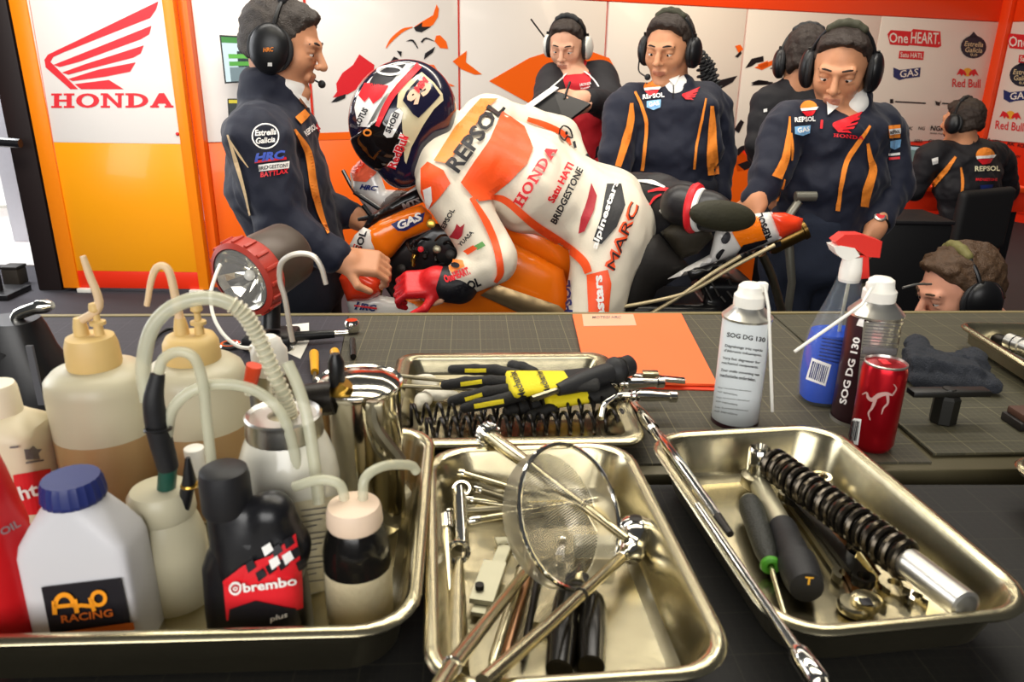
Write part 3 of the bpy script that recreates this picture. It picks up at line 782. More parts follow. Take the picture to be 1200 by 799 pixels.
a = Flat(); a.text('SOG DG 130', (992, 474), (1009, 396), 8.5, 0, .03); a.poly([(1004, 381), (1010, 367), (1013, 374), (1012, 383)])
a.lay(hb, 'side_lettering', M_ink, c2, sub=8)

P = vert(1020, 520, .868, T)
dk = thing('drink_can', 'red energy drink can, opened, in front of the maroon spray can', 'can', P)
r = .0262; zt = zpx(P, 425)-T
M_rcan = mat('red_can', 'b5121f', .28, .75, var=.08, scale=20)
body = MB().lathe(P, [(r*.8, 0), (r*.86, .001), (r, .009), (r, zt-.008), (r*.93, zt-.001)], n=40).build('body', M_rcan, dk)
ld = MB().lathe(P, [(r*.93, zt-.001), (r*.95, zt+.001), (r*.9, zt+.002), (r*.86, zt-.003), (0, zt-.003)], n=40, cap0=False).build('lid', M_silv, dk)
MB().lathe(P+V(.002, -.009, zt-.0028), [(.0, 0), (.011, 0), (.011, .0006), (0, .0006)], n=20).build('opening', M_black, ld)
MB().rbox(P+V(.001, .006, zt-.001), (.005, .008, .0008), None, .0006).build('pull_tab', M_scarlet, ld)
hb = onto(body, .0008)
a = Flat(); a.poly([(993, 489), (1010, 491), (1006, 521), (989, 518)]); a.lay(hb, 'barcode_label', M_ink, dk, sub=5)
a = Flat()
for i in range(8): a.line([(996+i*1.7, 492+i*.2), (992+i*1.7, 515+i*.2)], .9 if i % 3 else 1.4)
a.lay(onto(body, .0014), 'barcode', M_black, dk, sub=5)
a = Flat(); a.line([(1011, 462), (1016, 460), (1018, 466), (1023, 468), (1030, 463), (1039, 461), (1046, 463)], [1, 2, 3.5, 5, 5.5, 4, 1.5], 4)
a.line([(1026, 468), (1022, 478), (1018, 484), (1020, 492)], [4, 3, 2, 1.2], 4); a.line([(1040, 463), (1040, 472), (1035, 478), (1033, 485)], [3.5, 2.5, 2, 1], 4); a.line([(1046, 462), (1050, 455), (1047, 450)], [2, 1.4, .8], 4)
a.lay(hb, 'silver_bull_print', mat('pale_print', 'd9a9a2', .4, .4), dk, sub=5)

# spray bottle with blue cleaner
P = vert(973, 458, 1.01, T)
sb = thing('spray_bottle', 'clear trigger spray bottle half full of blue cleaner', 'spray bottle', P)
out = [(470, 31, 22, 3), (466, 35, 25, 3), (440, 38, 26, 3), (415, 38, 26, 3), (390, 35, 25, 2.6), (370, 28, 22, 2.3), (350, 21, 18, 2), (335, 16, 15, 2), (326, 13.5, 13.5, 2)]
inn = [(468, 29, 20, 3), (464, 33, 23, 3), (440, 36, 24, 3), (415, 36, 24, 3), (396, 34, 23.5, 2.6), (388, 32.5, 23, 2.5)]
bt = sbody(P, out).build('bottle', mat('clear_pet', 'a9b4bd', .1, alpha=.14, spec=.7), sb, smooth=60)
sbody(P+V(0, 0, .004), inn).build('blue_cleaner', mat('blue_liquid', '0648c8', .1, var=.1), sb, smooth=60)
zn = zpx(P, 326); zh = zpx(P, 300)
MB().lathe((P[0], P[1], 0), [(.0135, zn-.004), (.0145, zn), (.0145, zn+.012), (.0125, zh)], n=24).build('collar', M_cap, sb)
def sp(px, py, dy=0): return W(px, py, P[1]+dy)
M_tred = mat('trigger_red', 'e0342b', .35, var=.04)
pl = [(979, 283), (990, 275), (1010, 275), (1034, 283), (1031, 302), (1016, 301), (1003, 292), (985, 291)]
MB().prism([sp(x, y, -.011) for x, y in pl], (0, .022, 0)).build('trigger_head', M_tred, sb, smooth=30)
pl = [(977, 289), (986, 288), (1002, 291), (1008, 300), (994, 306), (987, 303), (980, 297)]
MB().prism([sp(x, y, -.0125) for x, y in pl], (0, .025, 0)).build('shroud', M_cap, sb, smooth=30)
pl = [(1006, 299), (1018, 300), (1019, 326), (1009, 327), (1007, 312)]
MB().prism([sp(x, y, -.006) for x, y in pl], (0, .012, 0)).build('trigger', M_tred, sb, smooth=30)
MB().tube([(P[0], P[1], zn), (P[0]-.004, P[1], P[2]+.01)], .0025).build('dip_tube', M_hose, sb)
hb = onto(bt, .0012)
a = Flat(); a.poly([(952, 419), (974, 427), (967, 452), (945, 444)]); a.lay(hb, 'barcode_label', M_ink, sb, sub=6)
a = Flat()
for i in range(9): a.line([(954+i*2, 423+i*.8), (949+i*2, 442+i*.8)], 1 if i % 3 else 1.5)
a.lay(onto(bt, .0018), 'barcode', M_navy, sb, sub=8)
a = Flat()
for i in range(7): a.line([(964-i*.8, 396+i*4), (1000-i*2, 402+i*4)], 1.3)
a.lay(hb, 'label_print', M_navy, sb, sub=8)

# orange folder
def sheet(px, z, th): return MB().prism([V(*WZ(x, y, z)[:2], z-th) for x, y in px], (0, 0, th))
fo = thing('folder', 'orange card folder lying on the cutting mat beside the spray can', 'folder', V(*WZ(760, 410, T)[:2], T))
M_fo = mat('orange_card', 'ff7038', .55, var=.03, scale=6)
sheet([(671, 369), (799, 368), (842, 457), (690, 452)], T+.002, .0019).build('back_cover', mat('red_card', 'e0401c', .55), fo, smooth=0)
sheet([(671, 368), (798, 367), (841, 450), (689, 446)], T+.007, .0035).build('front_cover', M_fo, fo, smooth=0)
sheet([(682, 368), (742, 368), (746, 381), (684, 382)], T+.0078, .0007).build('label_strip', mat('pale_tape', 'f0b090', .4), fo, smooth=0)
a = Flat(); a.text('MOTEGI HRC', (694, 373), (728, 373), 3, .1); a.lay(lambda x, y: WZ(x, y, T+.0083), 'handwriting', mat('grey_print', '6d6a6a', .5), fo)

# ------------------------------------------------------------------ crowd of bottles in the large tray
P = vert(112, 700, .508)
ap = thing('fluid_bottle', 'white brake fluid bottle with navy cap and orange on black label', 'bottle', P, 'fluid bottles in the large tray')
R_ = [(768, 58, 35, 9), (760, 60, 37, 9), (680, 61, 37, 9), (636, 62, 37, 8), (624, 60, 36, 6), (606, 48, 34, 4), (592, 38, 32, 2.6), (584, 32, 31, 2), (578, 31, 30, 2)]
body = sbody(P, R_, .06, 48).build('body', mat('hdpe_white', 'cbcacd', .42, var=.03, scale=8), ap, smooth=50)
zc0, zc1 = zpx(P, 583), zpx(P, 559); s = mpp((P[0], P[1], zc1))
n = 48; rg = []
for h, rr_ in ((zc0, 34), (zc0+.003, 35.5), (zc1-.004, 33.5), (zc1, 31)):
    rg.append([(P[0]+s*rr_*(1+(.018 if i % 2 else -.01))*math.cos(2*math.pi*i/n), P[1]+s*rr_*(1+(.018 if i % 2 else -.01))*math.sin(2*math.pi*i/n), h) for i in range(n)])
MB().loft(rg).build('ribbed_cap', mat('cap_navy', '1f2a66', .45, var=.06), ap, smooth=20)
hb = onto(body, .0012); hb2 = onto(body, .0022)
a = Flat(); a.poly([(49, 687), (142, 676), (158, 748), (62, 752)]); a.lay(hb, 'label', M_black, ap, sub=10)
a = Flat(); a.ring(77, 706, 13, 14, 5.5, 20, math.pi*.9, math.pi*2.1); a.line([(65, 702), (66, 718)], 5.5); a.line([(89, 700), (92, 716)], 5.5); a.line([(66, 709), (92, 706)], 4.5)
a.ring(117, 699, 10, 10, 4.5, 20); a.line([(107, 698), (112, 714)], 5); a.line([(88, 710), (96, 707), (108, 708)], 4.5)
a.lay(hb2, 'monogram', mat('label_orange', 'f39a1c', .5), ap, sub=8)
a = Flat(); a.text('RACING', (74, 728), (134, 720), 9, 0, .02); a.poly([(62, 740), (156, 727), (158, 736), (62, 748)]); a.lay(hb2, 'label_text', mat('label_rust', 'c8631c', .5), ap, sub=10)

P = vert(-2, 690, .50)
rx = thing('squeeze_bottle', 'red plastic bottle with grey band standing at the tray corner', 'bottle', P, 'fluid bottles in the large tray')
rb_ = rows(P, [(768, 50), (760, 52), (700, 51), (640, 49), (628, 46), (622, 47), (560, 38), (520, 30), (490, 24), (470, 22)]).build('body', mat('red_hdpe', 'c4141c', .35, var=.08, scale=8), rx, smooth=50)
rows(P+V(0, 0, .0), [(470, 20), (466, 23), (440, 22), (436, 18)]).build('cap', mat('red_cap', '99121a', .4), rx)
a = Flat(); a.text('OIL', (2, 628), (24, 616), 9, 0, .02); a.lay(onto(rb_, .001), 'grey_lettering', mat('grey_print2', '8d8285', .5), rx, sub=8)

P = vert(28, 600, .63)
sq = thing('fluid_bottle', 'cream square bottle with red label band behind the red bottle', 'bottle', P, 'fluid bottles in the large tray')
body = sbody(P, [(652, 42, 36, 6), (646, 44, 38, 6), (505, 46, 38, 6), (496, 44, 36, 5), (488, 30, 28, 3), (482, 23, 23, 2)]).build('body', mat('cream_hdpe', 'ded3b4', .45, var=.05), sq, smooth=45)
rows(P, [(486, 22), (484, 24), (455, 23), (450, 21)]).build('cap', mat('cap_cream', 'e9e0c6', .45), sq)
hb = onto(body, .001)
a = Flat(); a.poly([(16, 556), (58, 549), (66, 600), (22, 604)]); a.lay(hb, 'red_band', M_scarlet, sq, sub=9)
a = Flat(); a.text('hts', (26, 586), (54, 577), 17, 0, .03); a.lay(onto(body, .0018), 'band_lettering', M_ink, sq, sub=9)
a = Flat(); a.poly([(38, 522), (42, 526), (48, 526), (44, 531), (46, 538), (38, 534), (30, 538), (33, 530), (28, 526), (34, 526)]); a.line([(30, 542), (50, 539)], 2); a.line([(12, 524), (22, 523)], 2)
a.lay(hb, 'mark', mat('grey_print', '6d6a6a', .5), sq, sub=9)

def nozzle_bottle(px, py, Y, dx, label, capr, rowsb, tip):
    P = vert(px, py, Y)
    t = thing('dispenser_bottle', label, 'bottle', P, 'beige capped dispenser bottles')
    b = rows(P, rowsb['body']).build('body', M_milk, t, smooth=50)
    lq = rowsb['liquid']; rows(P+V(0, 0, .002), lq).build('liquid', mat('amber_liquid', 'a8895e', .3, var=.1, scale=15), t)
    c = rows(P, rowsb['cap']).build('screw_cap', M_beige, t, smooth=45)
    k = zpx(P, rowsb['cap'][-1][0]); s_ = mpp((P[0], P[1], k))
    MB().lathe((P[0]-9*s_, P[1], 0), [(9*s_, k-.002), (8*s_, k+.008), (6*s_, k+.016)], n=16).build('spout_base', M_beige, c)
    MB().lathe((P[0]+12*s_, P[1], 0), [(6*s_, k-.002), (5*s_, k+.009), (9*s_, k+.01), (9*s_, k+.013), (4*s_, k+.014), (3.5*s_, k+.021), (7*s_, k+.024), (6*s_, k+.03)], n=14).build('vent_valve', M_beige, c)
    pts = [W(x, y, Y-.0) for x, y in tip]; pts[0] = V(P[0]-9*s_, P[1], k+.012)
    MB().tube(pts, [.0042, .0038, .0034, .0026], 10, 6).build('nozzle_tube', mat('nozzle_beige', 'd9bd96', .45), t)
    return t
nozzle_bottle(136, 560, .662, 0, 'milky dispenser bottle with straight beige spout tube', 0, dict(body=[(622, 50), (616, 53), (540, 55), (452, 57), (440, 56), (432, 48), (428, 30)], liquid=[(620, 49), (616, 53.5), (501, 56.2), (500, 30)], cap=[(428, 29), (424, 30), (404, 29), (394, 26), (392, 20)]), [(119, 384), (116, 358), (104, 320), (97, 300)])
nozzle_bottle(240, 520, .695, 0, 'milky dispenser bottle with hooked beige spout tube', 0, dict(body=[(585, 50), (580, 54), (500, 56), (440, 57), (430, 54), (424, 46), (420, 30)], liquid=[(583, 49), (580, 54.5), (492, 56.4), (490, 30)], cap=[(422, 31), (418, 32), (400, 31), (393, 27), (391, 20)]), [(213, 384), (207, 355), (198, 318), (186, 312), (178, 326), (172, 358)])

P = vert(206, 690, .562)
mb = thing('squeeze_bottle', 'milky squeeze bottle holding a green marker and a black pen', 'bottle', P, 'fluid bottles in the large tray')
rows(P, [(752, 40), (746, 43), (680, 44), (628, 43), (610, 38), (602, 35), (598, 37.5), (578, 36.5), (572, 32), (571, 10)]).build('body', M_milk, mb, smooth=45)
zt = zpx(P, 572)
gm = thing('marker_pen', 'dark green marker poking out of the squeeze bottle', 'pen', (P[0]-.004, P[1], zt-.05))
MB().tube([(P[0]-.003, P[1], zt-.045), W(197, 545, P[1])], .0075, 12).build('barrel', mat('marker_green', '14483a', .4), gm); MB().tube([W(197, 545, P[1]), W(196, 538, P[1])], .006, 12).build('cap', M_blk, gm)
pn = thing('marker_pen', 'black pen poking out of the squeeze bottle', 'pen', (P[0]+.012, P[1], zt-.05))
MB().tube([(P[0]+.011, P[1]-.006, zt-.045), W(222, 562, P[1]-.006), W(220, 536, P[1]-.006)], [.0055, .0055, .002], 10).build('barrel', M_blk, pn); MB().torus(W(222, 568, P[1]-.006), (0, 0, 1), .006, .0015, 16, 6).build('gold_ring', mat('brass', 'c9a24a', .3, 1), pn)

P = vert(303, 700, .515)
br = thing('oil_bottle', 'black brake oil bottle with red chequered label', 'bottle', P, 'fluid bottles in the large tray')
M_bb = mat('black_hdpe', '141417', .32, var=.1)
body = sbody(P, [(772, 54, 34, 4), (764, 57, 36, 4), (700, 57, 36, 4), (655, 56, 35, 3.5), (640, 50, 33, 3), (622, 36, 30, 2.6), (610, 24, 24, 2)]).build('body', M_bb, br, smooth=50)
s = mpp(P); ax = W(268, 600, P[1]); bx_ = W(325, 600, P[1])
sdf('shoulder', [rc(W(285, 655, P[1]), W(318, 602, P[1]), .020, .0155, .01), rc(W(318, 602, P[1]), W(330, 640, P[1]), .0155, .020, .012), rc(W(270, 600, P[1]), W(285, 655, P[1]), .018, .024, .012), rc(W(330, 640, P[1]), W(325, 690, P[1]), .02, .02, .012)], .003, M_bb, br)
q = V(ax[0], P[1], 0)
rows(V(ax[0], P[1], P[2]), [(600, 26), (594, 29), (560, 29), (550, 27), (547, 22)]).build('cap', mat('black_cap', '1b1b1e', .5, var=.1), br)
hb = onto(list(br.children), .0012); hb2 = onto(list(br.children), .002); hb3 = onto(list(br.children), .0027)
a = Flat(); a.poly([(262, 680), (285, 662), (318, 650), (345, 625), (352, 660), (354, 712), (300, 728), (266, 726)]); a.lay(hb, 'label', M_scarlet, br, sub=7)
a = Flat()
for i, (x, y) in enumerate([(318, 642), (331, 633), (338, 646), (325, 657), (288, 660), (300, 670), (312, 662), (345, 658)]): a.poly([(x, y), (x+9, y-6), (x+13, y+3), (x+4, y+10)])
a.poly([(270, 712), (300, 702), (345, 712), (352, 728), (300, 736), (268, 734)]); a.lay(hb2, 'black_checks', M_black, br, sub=7)
a = Flat(); a.text('brembo', (287, 692), (346, 684), 11, 0, .03); a.ring(277, 687, 7.5, 8, 2.5); a.ring(277, 687, 3, 3, 1.5); a.text('plus', (318, 728), (338, 722), 8, .2)
a.lay(hb3, 'lettering', M_ink, br, sub=7, kind='stuff')
for x, y in [(308, 640), (330, 650), (316, 655)]: a = Flat(); a.poly([(x, y), (x+9, y-6), (x+13, y+3), (x+4, y+10)]); a.lay(hb3, 'white_check', M_ink, br, sub=7)

P = vert(347, 640, .60)
rw = thing('fluid_bottle', 'round white bottle with aluminium collar behind the black oil bottle', 'bottle', P, 'fluid bottles in the large tray')
body = rows(P, [(712, 50), (705, 53), (610, 56), (556, 58), (534, 55), (518, 49), (505, 43)]).build('body', mat('gloss_white', 'e4e1d2', .22, var=.03, coat=.3), rw, smooth=60)
MB().lathe((P[0], P[1], 0), [(r_, h+P[2]) for r_, h in vprof(P, [(508, 44), (504, 45), (490, 43.5), (485, 44.5), (483, 42), (486, 38)])], n=36).build('aluminium_collar', mat('brushed_alu', 'c8c6c0', .3, 1, var=.06), rw)
rows(P, [(489, 40), (487, 20), (480, 9), (478, 6)]).build('lid', M_steel2, rw)
a = Flat(); a.poly([(345, 588), (396, 580), (392, 690), (350, 696)]); a.lay(onto(body, .001), 'label', mat('label_cream', 'd9cfae', .5), rw, sub=8)
a = Flat()
for i in range(13): a.line([(352, 597+i*7), (388-(i % 4)*6, 593+i*7)], 1.3)
a.lay(onto(body, .0018), 'label_print', mat('grey_print', '6d6a6a', .5), rw, sub=8)

P = vert(421, 690, .535)
jr = thing('glass_jar', 'glass jar of black fluid over pale paste with pinkish cap', 'jar', P, 'fluid bottles in the large tray')
MB().lathe((P[0], P[1], 0), [(r_, h+P[2]) for r_, h in vprof(P, [(722, 35), (717, 39), (680, 40), (640, 40), (626, 37), (612, 31)])], n=32).build('glass', mat('jar_glass', '30302c', .06, alpha=.1, spec=.7), jr, smooth=60)
rows(P+V(0, 0, .002), [(720, 33), (715, 38), (690, 39), (660, 39)]).build('paste', mat('pale_paste', 'cfc3a0', .6, var=.15, scale=40, bump=.3), jr)
rows(P, [(660, 39), (642, 38.8), (628, 36), (614, 30)]).build('black_fluid', mat('black_fluid', '0d0b0b', .15), jr, smooth=60)
rows(P, [(614, 31), (610, 33), (596, 32), (591, 30), (589, 20), (588, 4)]).build('cap', mat('cap_blush', 'e6cdb4', .45, var=.04), jr)

P = vert(322, 480, .80, T)
aer = thing('spray_can', 'silver aerosol with white cap and long curved straw behind the round white bottle', 'spray can', P)
rows(P, [(540, 27), (536, 28), (452, 27)]).build('body', M_silv, aer); rows(P, [(452, 28), (448, 27), (436, 19), (430, 17)]).build('dome', M_steel2, aer)
cp = rows(P, [(436, 20), (430, 21), (410, 21), (404, 17), (398, 15), (394, 10)]).build('cap', M_cap, aer)
MB().rbox(W(303, 408, P[1]), (.010, .005, .004), None, .002).build('nozzle', M_cap, cp)
MB().tube([W(x, y, Y) for x, y, Y in [(300, 408, .80), (280, 406, .82), (262, 392, .84), (250, 370, .86), (247, 345, .88), (252, 325, .9), (258, 310, .92)]], .0022, 8, 5).build('straw', M_cap, aer)
MB().tube([W(x, y, Y) for x, y, Y in [(343, 400, .80), (340, 385, .80), (334, 350, .80), (328, 328, .80), (330, 308, .80), (345, 298, .80), (365, 299, .80), (376, 312, .80), (382, 333, .80)]], [.0030, .003, .003, .003, .003, .003, .003, .0026], 8, 5).build('hooked_pipe', mat('pale_alloy', 'c9c2b8', .4, .5), aer)

P = vert(425, 540, .685)
sp_ = thing('steel_pot', 'polished steel pot with lid clip at the back of the large tray', 'pot', P)
M_pol = mat('polished_steel', 'c9c4b4', .1, 1, var=.04)
rows(P, [(612, 44), (606, 47), (470, 49), (452, 50)]).build('pot', M_pol, sp_, smooth=50)
MB().lathe((P[0], P[1], 0), [(r_, h+P[2]) for r_, h in vprof(P, [(454, 51), (449, 53), (446, 52), (448, 48)])], n=40, cap0=False, cap1=False).build('rim', M_chrome, sp_)
rows(P, [(449, 50), (445, 44), (440, 30), (438, 4)]).build('lid', M_pol, sp_, smooth=60)
MB().tube([W(437, 470, P[1]-.055), W(440, 500, P[1]-.06), W(470, 540, P[1]-.06)], .006, 8, 4).rbox(W(440, 485, P[1]-.055), (.008, .006, .012), None, .002).build('clip', M_steel2, sp_)
a = Flat(); a.poly([(396, 520), (432, 520), (432, 556), (400, 556)]); a.lay(onto([sp_.children[0]], .001), 'paper_label', mat('paper_cream', 'e0d7bd', .6), sp_, sub=8)
pp = thing('pump_nozzle', 'black pump nozzle lying across the steel pot lid', 'nozzle', W(365, 470, .66))
MB().tube([W(352, 470, .655), W(392, 466, .655)], .016, 14).build('barrel', M_dark, pp)
MB().lathe(W(395, 445, .655), [(.006, -.006), (.0075, 0), (.0075, .018), (.004, .026)], n=14).build('knob', M_blk, pp); MB().tube([W(392, 466, .655), W(405, 448, .655)], .008, 12).build('elbow', mat('brass', 'c9a24a', .3, 1), pp)

# flexible hoses that loop over the bottles
def hose(label, pts, r, m=M_hose, extra=None):
    P3 = [W(x, y, Y) for x, y, Y in pts]; t = thing('hose', label, 'hose', P3[-1], 'hoses over the large tray')
    MB().tube(P3, r, 12, 6).build('tube', m, t)
    if extra: extra(t, P3)
    return t
def ext_big(t, P3):
    sp3 = spline(P3, 12); k = [i for i, p in enumerate(sp3) if 270 < pr(p)[0] < 340 and pr(p)[1] > 355]
    for i in k[::2]:
        d = sp3[min(i+1, len(sp3)-1)]-sp3[i-1]; MB().torus(sp3[i], d, .0062, .0011, 16, 6).build('coil', M_milk, t)
    MB().tube([sp3[-1], sp3[-1]+V(0, 0, -.02)], .005).build('fitting', mat('brass', 'c9a24a', .3, 1), t)
hose('thick clear hose looping high from the black connector to the aluminium collar', [(173, 470, .56), (168, 430, .565), (178, 385, .57), (205, 358, .575), (245, 349, .58), (280, 362, .585), (300, 390, .59), (318, 430, .595), (335, 470, .598), (341, 492, .60)], .0058, M_hose, ext_big)
def ext_con(t, P3):
    MB().tube([W(185, 438, .56), W(180, 470, .555), W(186, 505, .558), W(197, 548, .562)], [.0055, .008, .0095, .0085], 12, 5).build('black_connector', M_rub, t)
    MB().torus(W(185, 503, .55), (0, .2, 1), .0095, .0014, 18, 6).build('clamp', M_blk, t)
hose('clear hose with black rubber connector entering the squeeze bottle', [(186, 436, .56), (192, 420, .56), (210, 412, .56), (228, 420, .56), (238, 450, .56), (242, 490, .56), (248, 545, .555)], .0042, M_hose, ext_con)
hose('clear hose arching from between the bottles to the jar', [(196, 510, .56), (202, 480, .56), (225, 458, .565), (260, 450, .57), (300, 458, .575), (330, 485, .575), (345, 530, .57), (348, 570, .57)], .0046)
hose('long clear hose running from the collar down beside the round bottle', [(337, 425, .6), (350, 455, .59), (360, 490, .58), (368, 540, .57), (374, 590, .56)], .005)
hose('short clear hose from the jar cap to the left', [(345, 570, .545), (375, 562, .54), (398, 568, .54), (405, 590, .54)], .0042)
hose('short clear hose from the jar cap to the tray wall', [(425, 588, .54), (428, 560, .545), (450, 546, .56), (480, 545, .58), (488, 552, .585)], .0042)
rg = thing('rubber_bung', 'small orange red bung pushed on the hose end beside the white aerosol cap', 'bung', W(296, 450, .62))
MB().tube([W(293, 450, .62), W(298, 428, .62)], [.006, .0075, .007], 12, 3).build('cap', mat('cap_orange_red', 'd9451f', .4), rg); MB().tube([W(293, 450, .62), W(291, 462, .62)], .004).build('stem', M_hose, rg)
sv = thing('valve_fitting', 'white threaded fitting standing between the bottles', 'fitting', W(230, 560, .60))
MB().lathe(W(230, 545, .60), [(.008, -.012), (.008, .008), (.0085, .009), (.0085, .017), (.007, .018)], n=16).build('body', M_cap, sv); MB().lathe(W(230, 545, .60), [(.009, -.018), (.009, -.012)], n=16).build('collar', M_milk, sv)

# ------------------------------------------------------------------ lantern
A = W(281, 329, 1.16); dr = unit((-.42, -.86, -.18)); P = vert(318, 392, 1.2, T)
ln = thing('lantern_torch', 'hand lantern with red bezel and chrome reflector on a black stand', 'lantern', P)
s = mpp(A); M_lr = mat('bezel_red', 'b23a2c', .45, var=.06)
MB().lathe(A, [(40*s, 0), (46*s, -.004), (47*s, -.03), (40*s, -.042), (40*s, -.03)], dr, 36, False, False).build('bezel', M_lr, ln, smooth=50)
for i in range(16):
    u, v, a_ = frame(dr); t = 2*math.pi*i/16; p = A-dr*.017+(u*math.cos(t)+v*math.sin(t))*46.5*s
    MB().rbox(p, (.012, .003, .003), (dr, np.cross(dr, u*math.cos(t)+v*math.sin(t)), u*math.cos(t)+v*math.sin(t)), .001).build('bezel_rib', M_lr, ln)
M_refl = mat('reflector', 'd8d4c6', .12, 1, var=.05)
u, v, a_ = frame(dr); rg = []
for h, rr_ in ((-.002, 38), (-.012, 32), (-.022, 24), (-.030, 14), (-.034, 7)):
    rg.append([A+dr*(h+.002*(i % 2))+(u*math.cos(2*math.pi*i/24)+v*math.sin(2*math.pi*i/24))*rr_*s for i in range(24)])
MB().loft(rg, True, False, True).build('reflector', M_refl, ln, smooth=0)
MB().ball(A-dr*.022, .009, 12).build('bulb', mat('bulb_glass', 'f4f2e8', .08, spec=.8), ln)
MB().lathe(A, [(39*s, -.001), (30*s, .003), (14*s, .0055), (0.5*s, .006)], dr, 32, False, True).build('lens', mat('lens_clear', 'f0f0ee', .05, alpha=.16, spec=.7), ln)
MB().lathe(A, [(40*s, -.04), (41*s, -.06), (39*s, -.115), (30*s, -.128), (0, -.13)], dr, 32).build('body', mat('lantern_grey', '4f4238', .4, .2, var=.06), ln, smooth=50)
MB().lathe(A-dr*.075+np.cross(dr, V(0, 0, 1))*39*s, [(.012, -.002), (.014, 0), (.012, .006), (0, .007)], np.cross(dr, V(0, 0, 1)), 18).build('side_knob', M_lr, ln)
MB().tube([A-dr*.07+V(0, 0, -.03), P+V(0, 0, .03)], [.014, .016], 12).rbox(P+V(0, 0, .012), (.04, .035, .012), None, .005).build('stand', M_blk, ln)

# black jug at the far left
P = vert(36, 480, .93, T)
jg = thing('fluid_jug', 'tall black plastic jug with chrome tap at the bench edge', 'jug', P)
sbody(P, [(525, 58, 42, 3.5), (518, 60, 44, 3.5), (470, 56, 42, 3.2), (430, 50, 38, 3), (410, 40, 34, 2.8), (385, 34, 30, 2.6), (374, 30, 26, 2.5)]).build('body', M_blk, jg, smooth=50)
MB().tube([W(6, 412, .90), W(2, 440, .90), W(10, 470, .90), W(12, 500, .9)], .008, 10, 4).build('handle', M_rub, jg)
MB().tube([W(20, 378, .93), W(22, 368, .93), W(44, 360, .93)], .008, 10, 3).lathe(W(44, 360, .93), [(.009, 0), (.009, .012), (.005, .02)], (1, 0, .15), 12).build('tap', M_chrome, jg)
MB().box(W(42, 440, .885), (.004, .002, .04)).build('level_window', mat('jug_grey', '5a5a5e', .4), jg)
rgw = sdf('shop_towel', [el(W(86, 505, .93)+V(0, .0, -.0), (.03, .035, .028), None, .02), el(W(80, 488, .95), (.02, .03, .022), None, .02)], .004, mat('towel_white', 'e9e6df', .8, bump=.3), None, noise=(.004, 90, 1), label='crumpled white shop towel beside the black jug', cat='towel', base=vert(84, 510, .93, T))

# small things on the mat behind the tray
P = WZ(350, 405, T)
rt = thing('ratchet', 'black handled ratchet lying behind the steel pot', 'ratchet', P)
MB().tube([WZ(285, 399, T+.014), WZ(392, 391, T+.014)], [.008, .0095, .0095, .007], 12, 0).build('grip', M_blk, rt) if False else MB().tube([WZ(285, 399, T+.014), WZ(320, 396, T+.014), WZ(392, 391, T+.014)], [.0085, .0095, .007], 12).build('grip', M_blk, rt)
MB().tube([WZ(392, 391, T+.014), WZ(408, 390, T+.014)], .0055, 10).build('shank', M_chrome, rt); MB().lathe(WZ(413, 390, T), [(.011, .003), (.013, .006), (.013, .02), (.010, .024)], n=18).build('head', M_chrome, rt)
MB().tube([WZ(413, 398, T+.006), WZ(414, 418, T+.006)], .005, 10).build('drive_bit', M_dark, rt)
for lb, x0, y0, x1, y1 in (('yellow handled screwdriver nearest the steel pot rim', 369, 436, 368, 414), ('yellow handled pick beside the chrome ratchet head', 398, 436, 392, 412)):
    d = thing('screwdriver', lb, 'screwdriver', WZ(x0, y0, T)); MB().tube([WZ(x0, y0, T+.010), WZ(x1, y1, T+.010)], [.006, .0085, .0075], 12, 3).build('handle', mat('yellow_plastic', 'e8a81a', .4), d)
    MB().tube([WZ(x0, y0, T+.009), WZ(x0-1, y0+26, T+.009)], .0028).build('shaft', M_steel2, d)
sheet([(335, 381), (362, 378), (362, 400), (352, 420), (330, 410)], T+.0016, .001).build('paper_slip', mat('paper_white', 'ece8dc', .6), None, smooth=0, label='white paper slip under the ratchet handle', cat='paper')
cb = thing('cable_loop', 'thin black cable coiled behind the dispenser bottle', 'cable', WZ(190, 400, T)); MB().tube([WZ(x, y, T+.004) for x, y in [(170, 430), (178, 400), (200, 385), (230, 392), (262, 405), (290, 404), (320, 412)]], .003, 8, 5).build('cable', M_blk, cb)
MB().lathe(WZ(322, 412, T), [(.004, 0), (.005, .002), (.005, .008)], n=10).build('plug', M_steel2, cb)
wr_ = thing('spanner', 'open ended spanner lying behind the aerosol', 'spanner', WZ(290, 398, T)); MB().torus(WZ(270, 404, T+.004), (0, 0, 1), .014, .0035, 20, 6).build('ring_end', M_chrome, wr_); MB().tube([WZ(278, 404, T+.004), WZ(345, 408, T+.004)], .004, 8).build('shank', M_chrome, wr_)
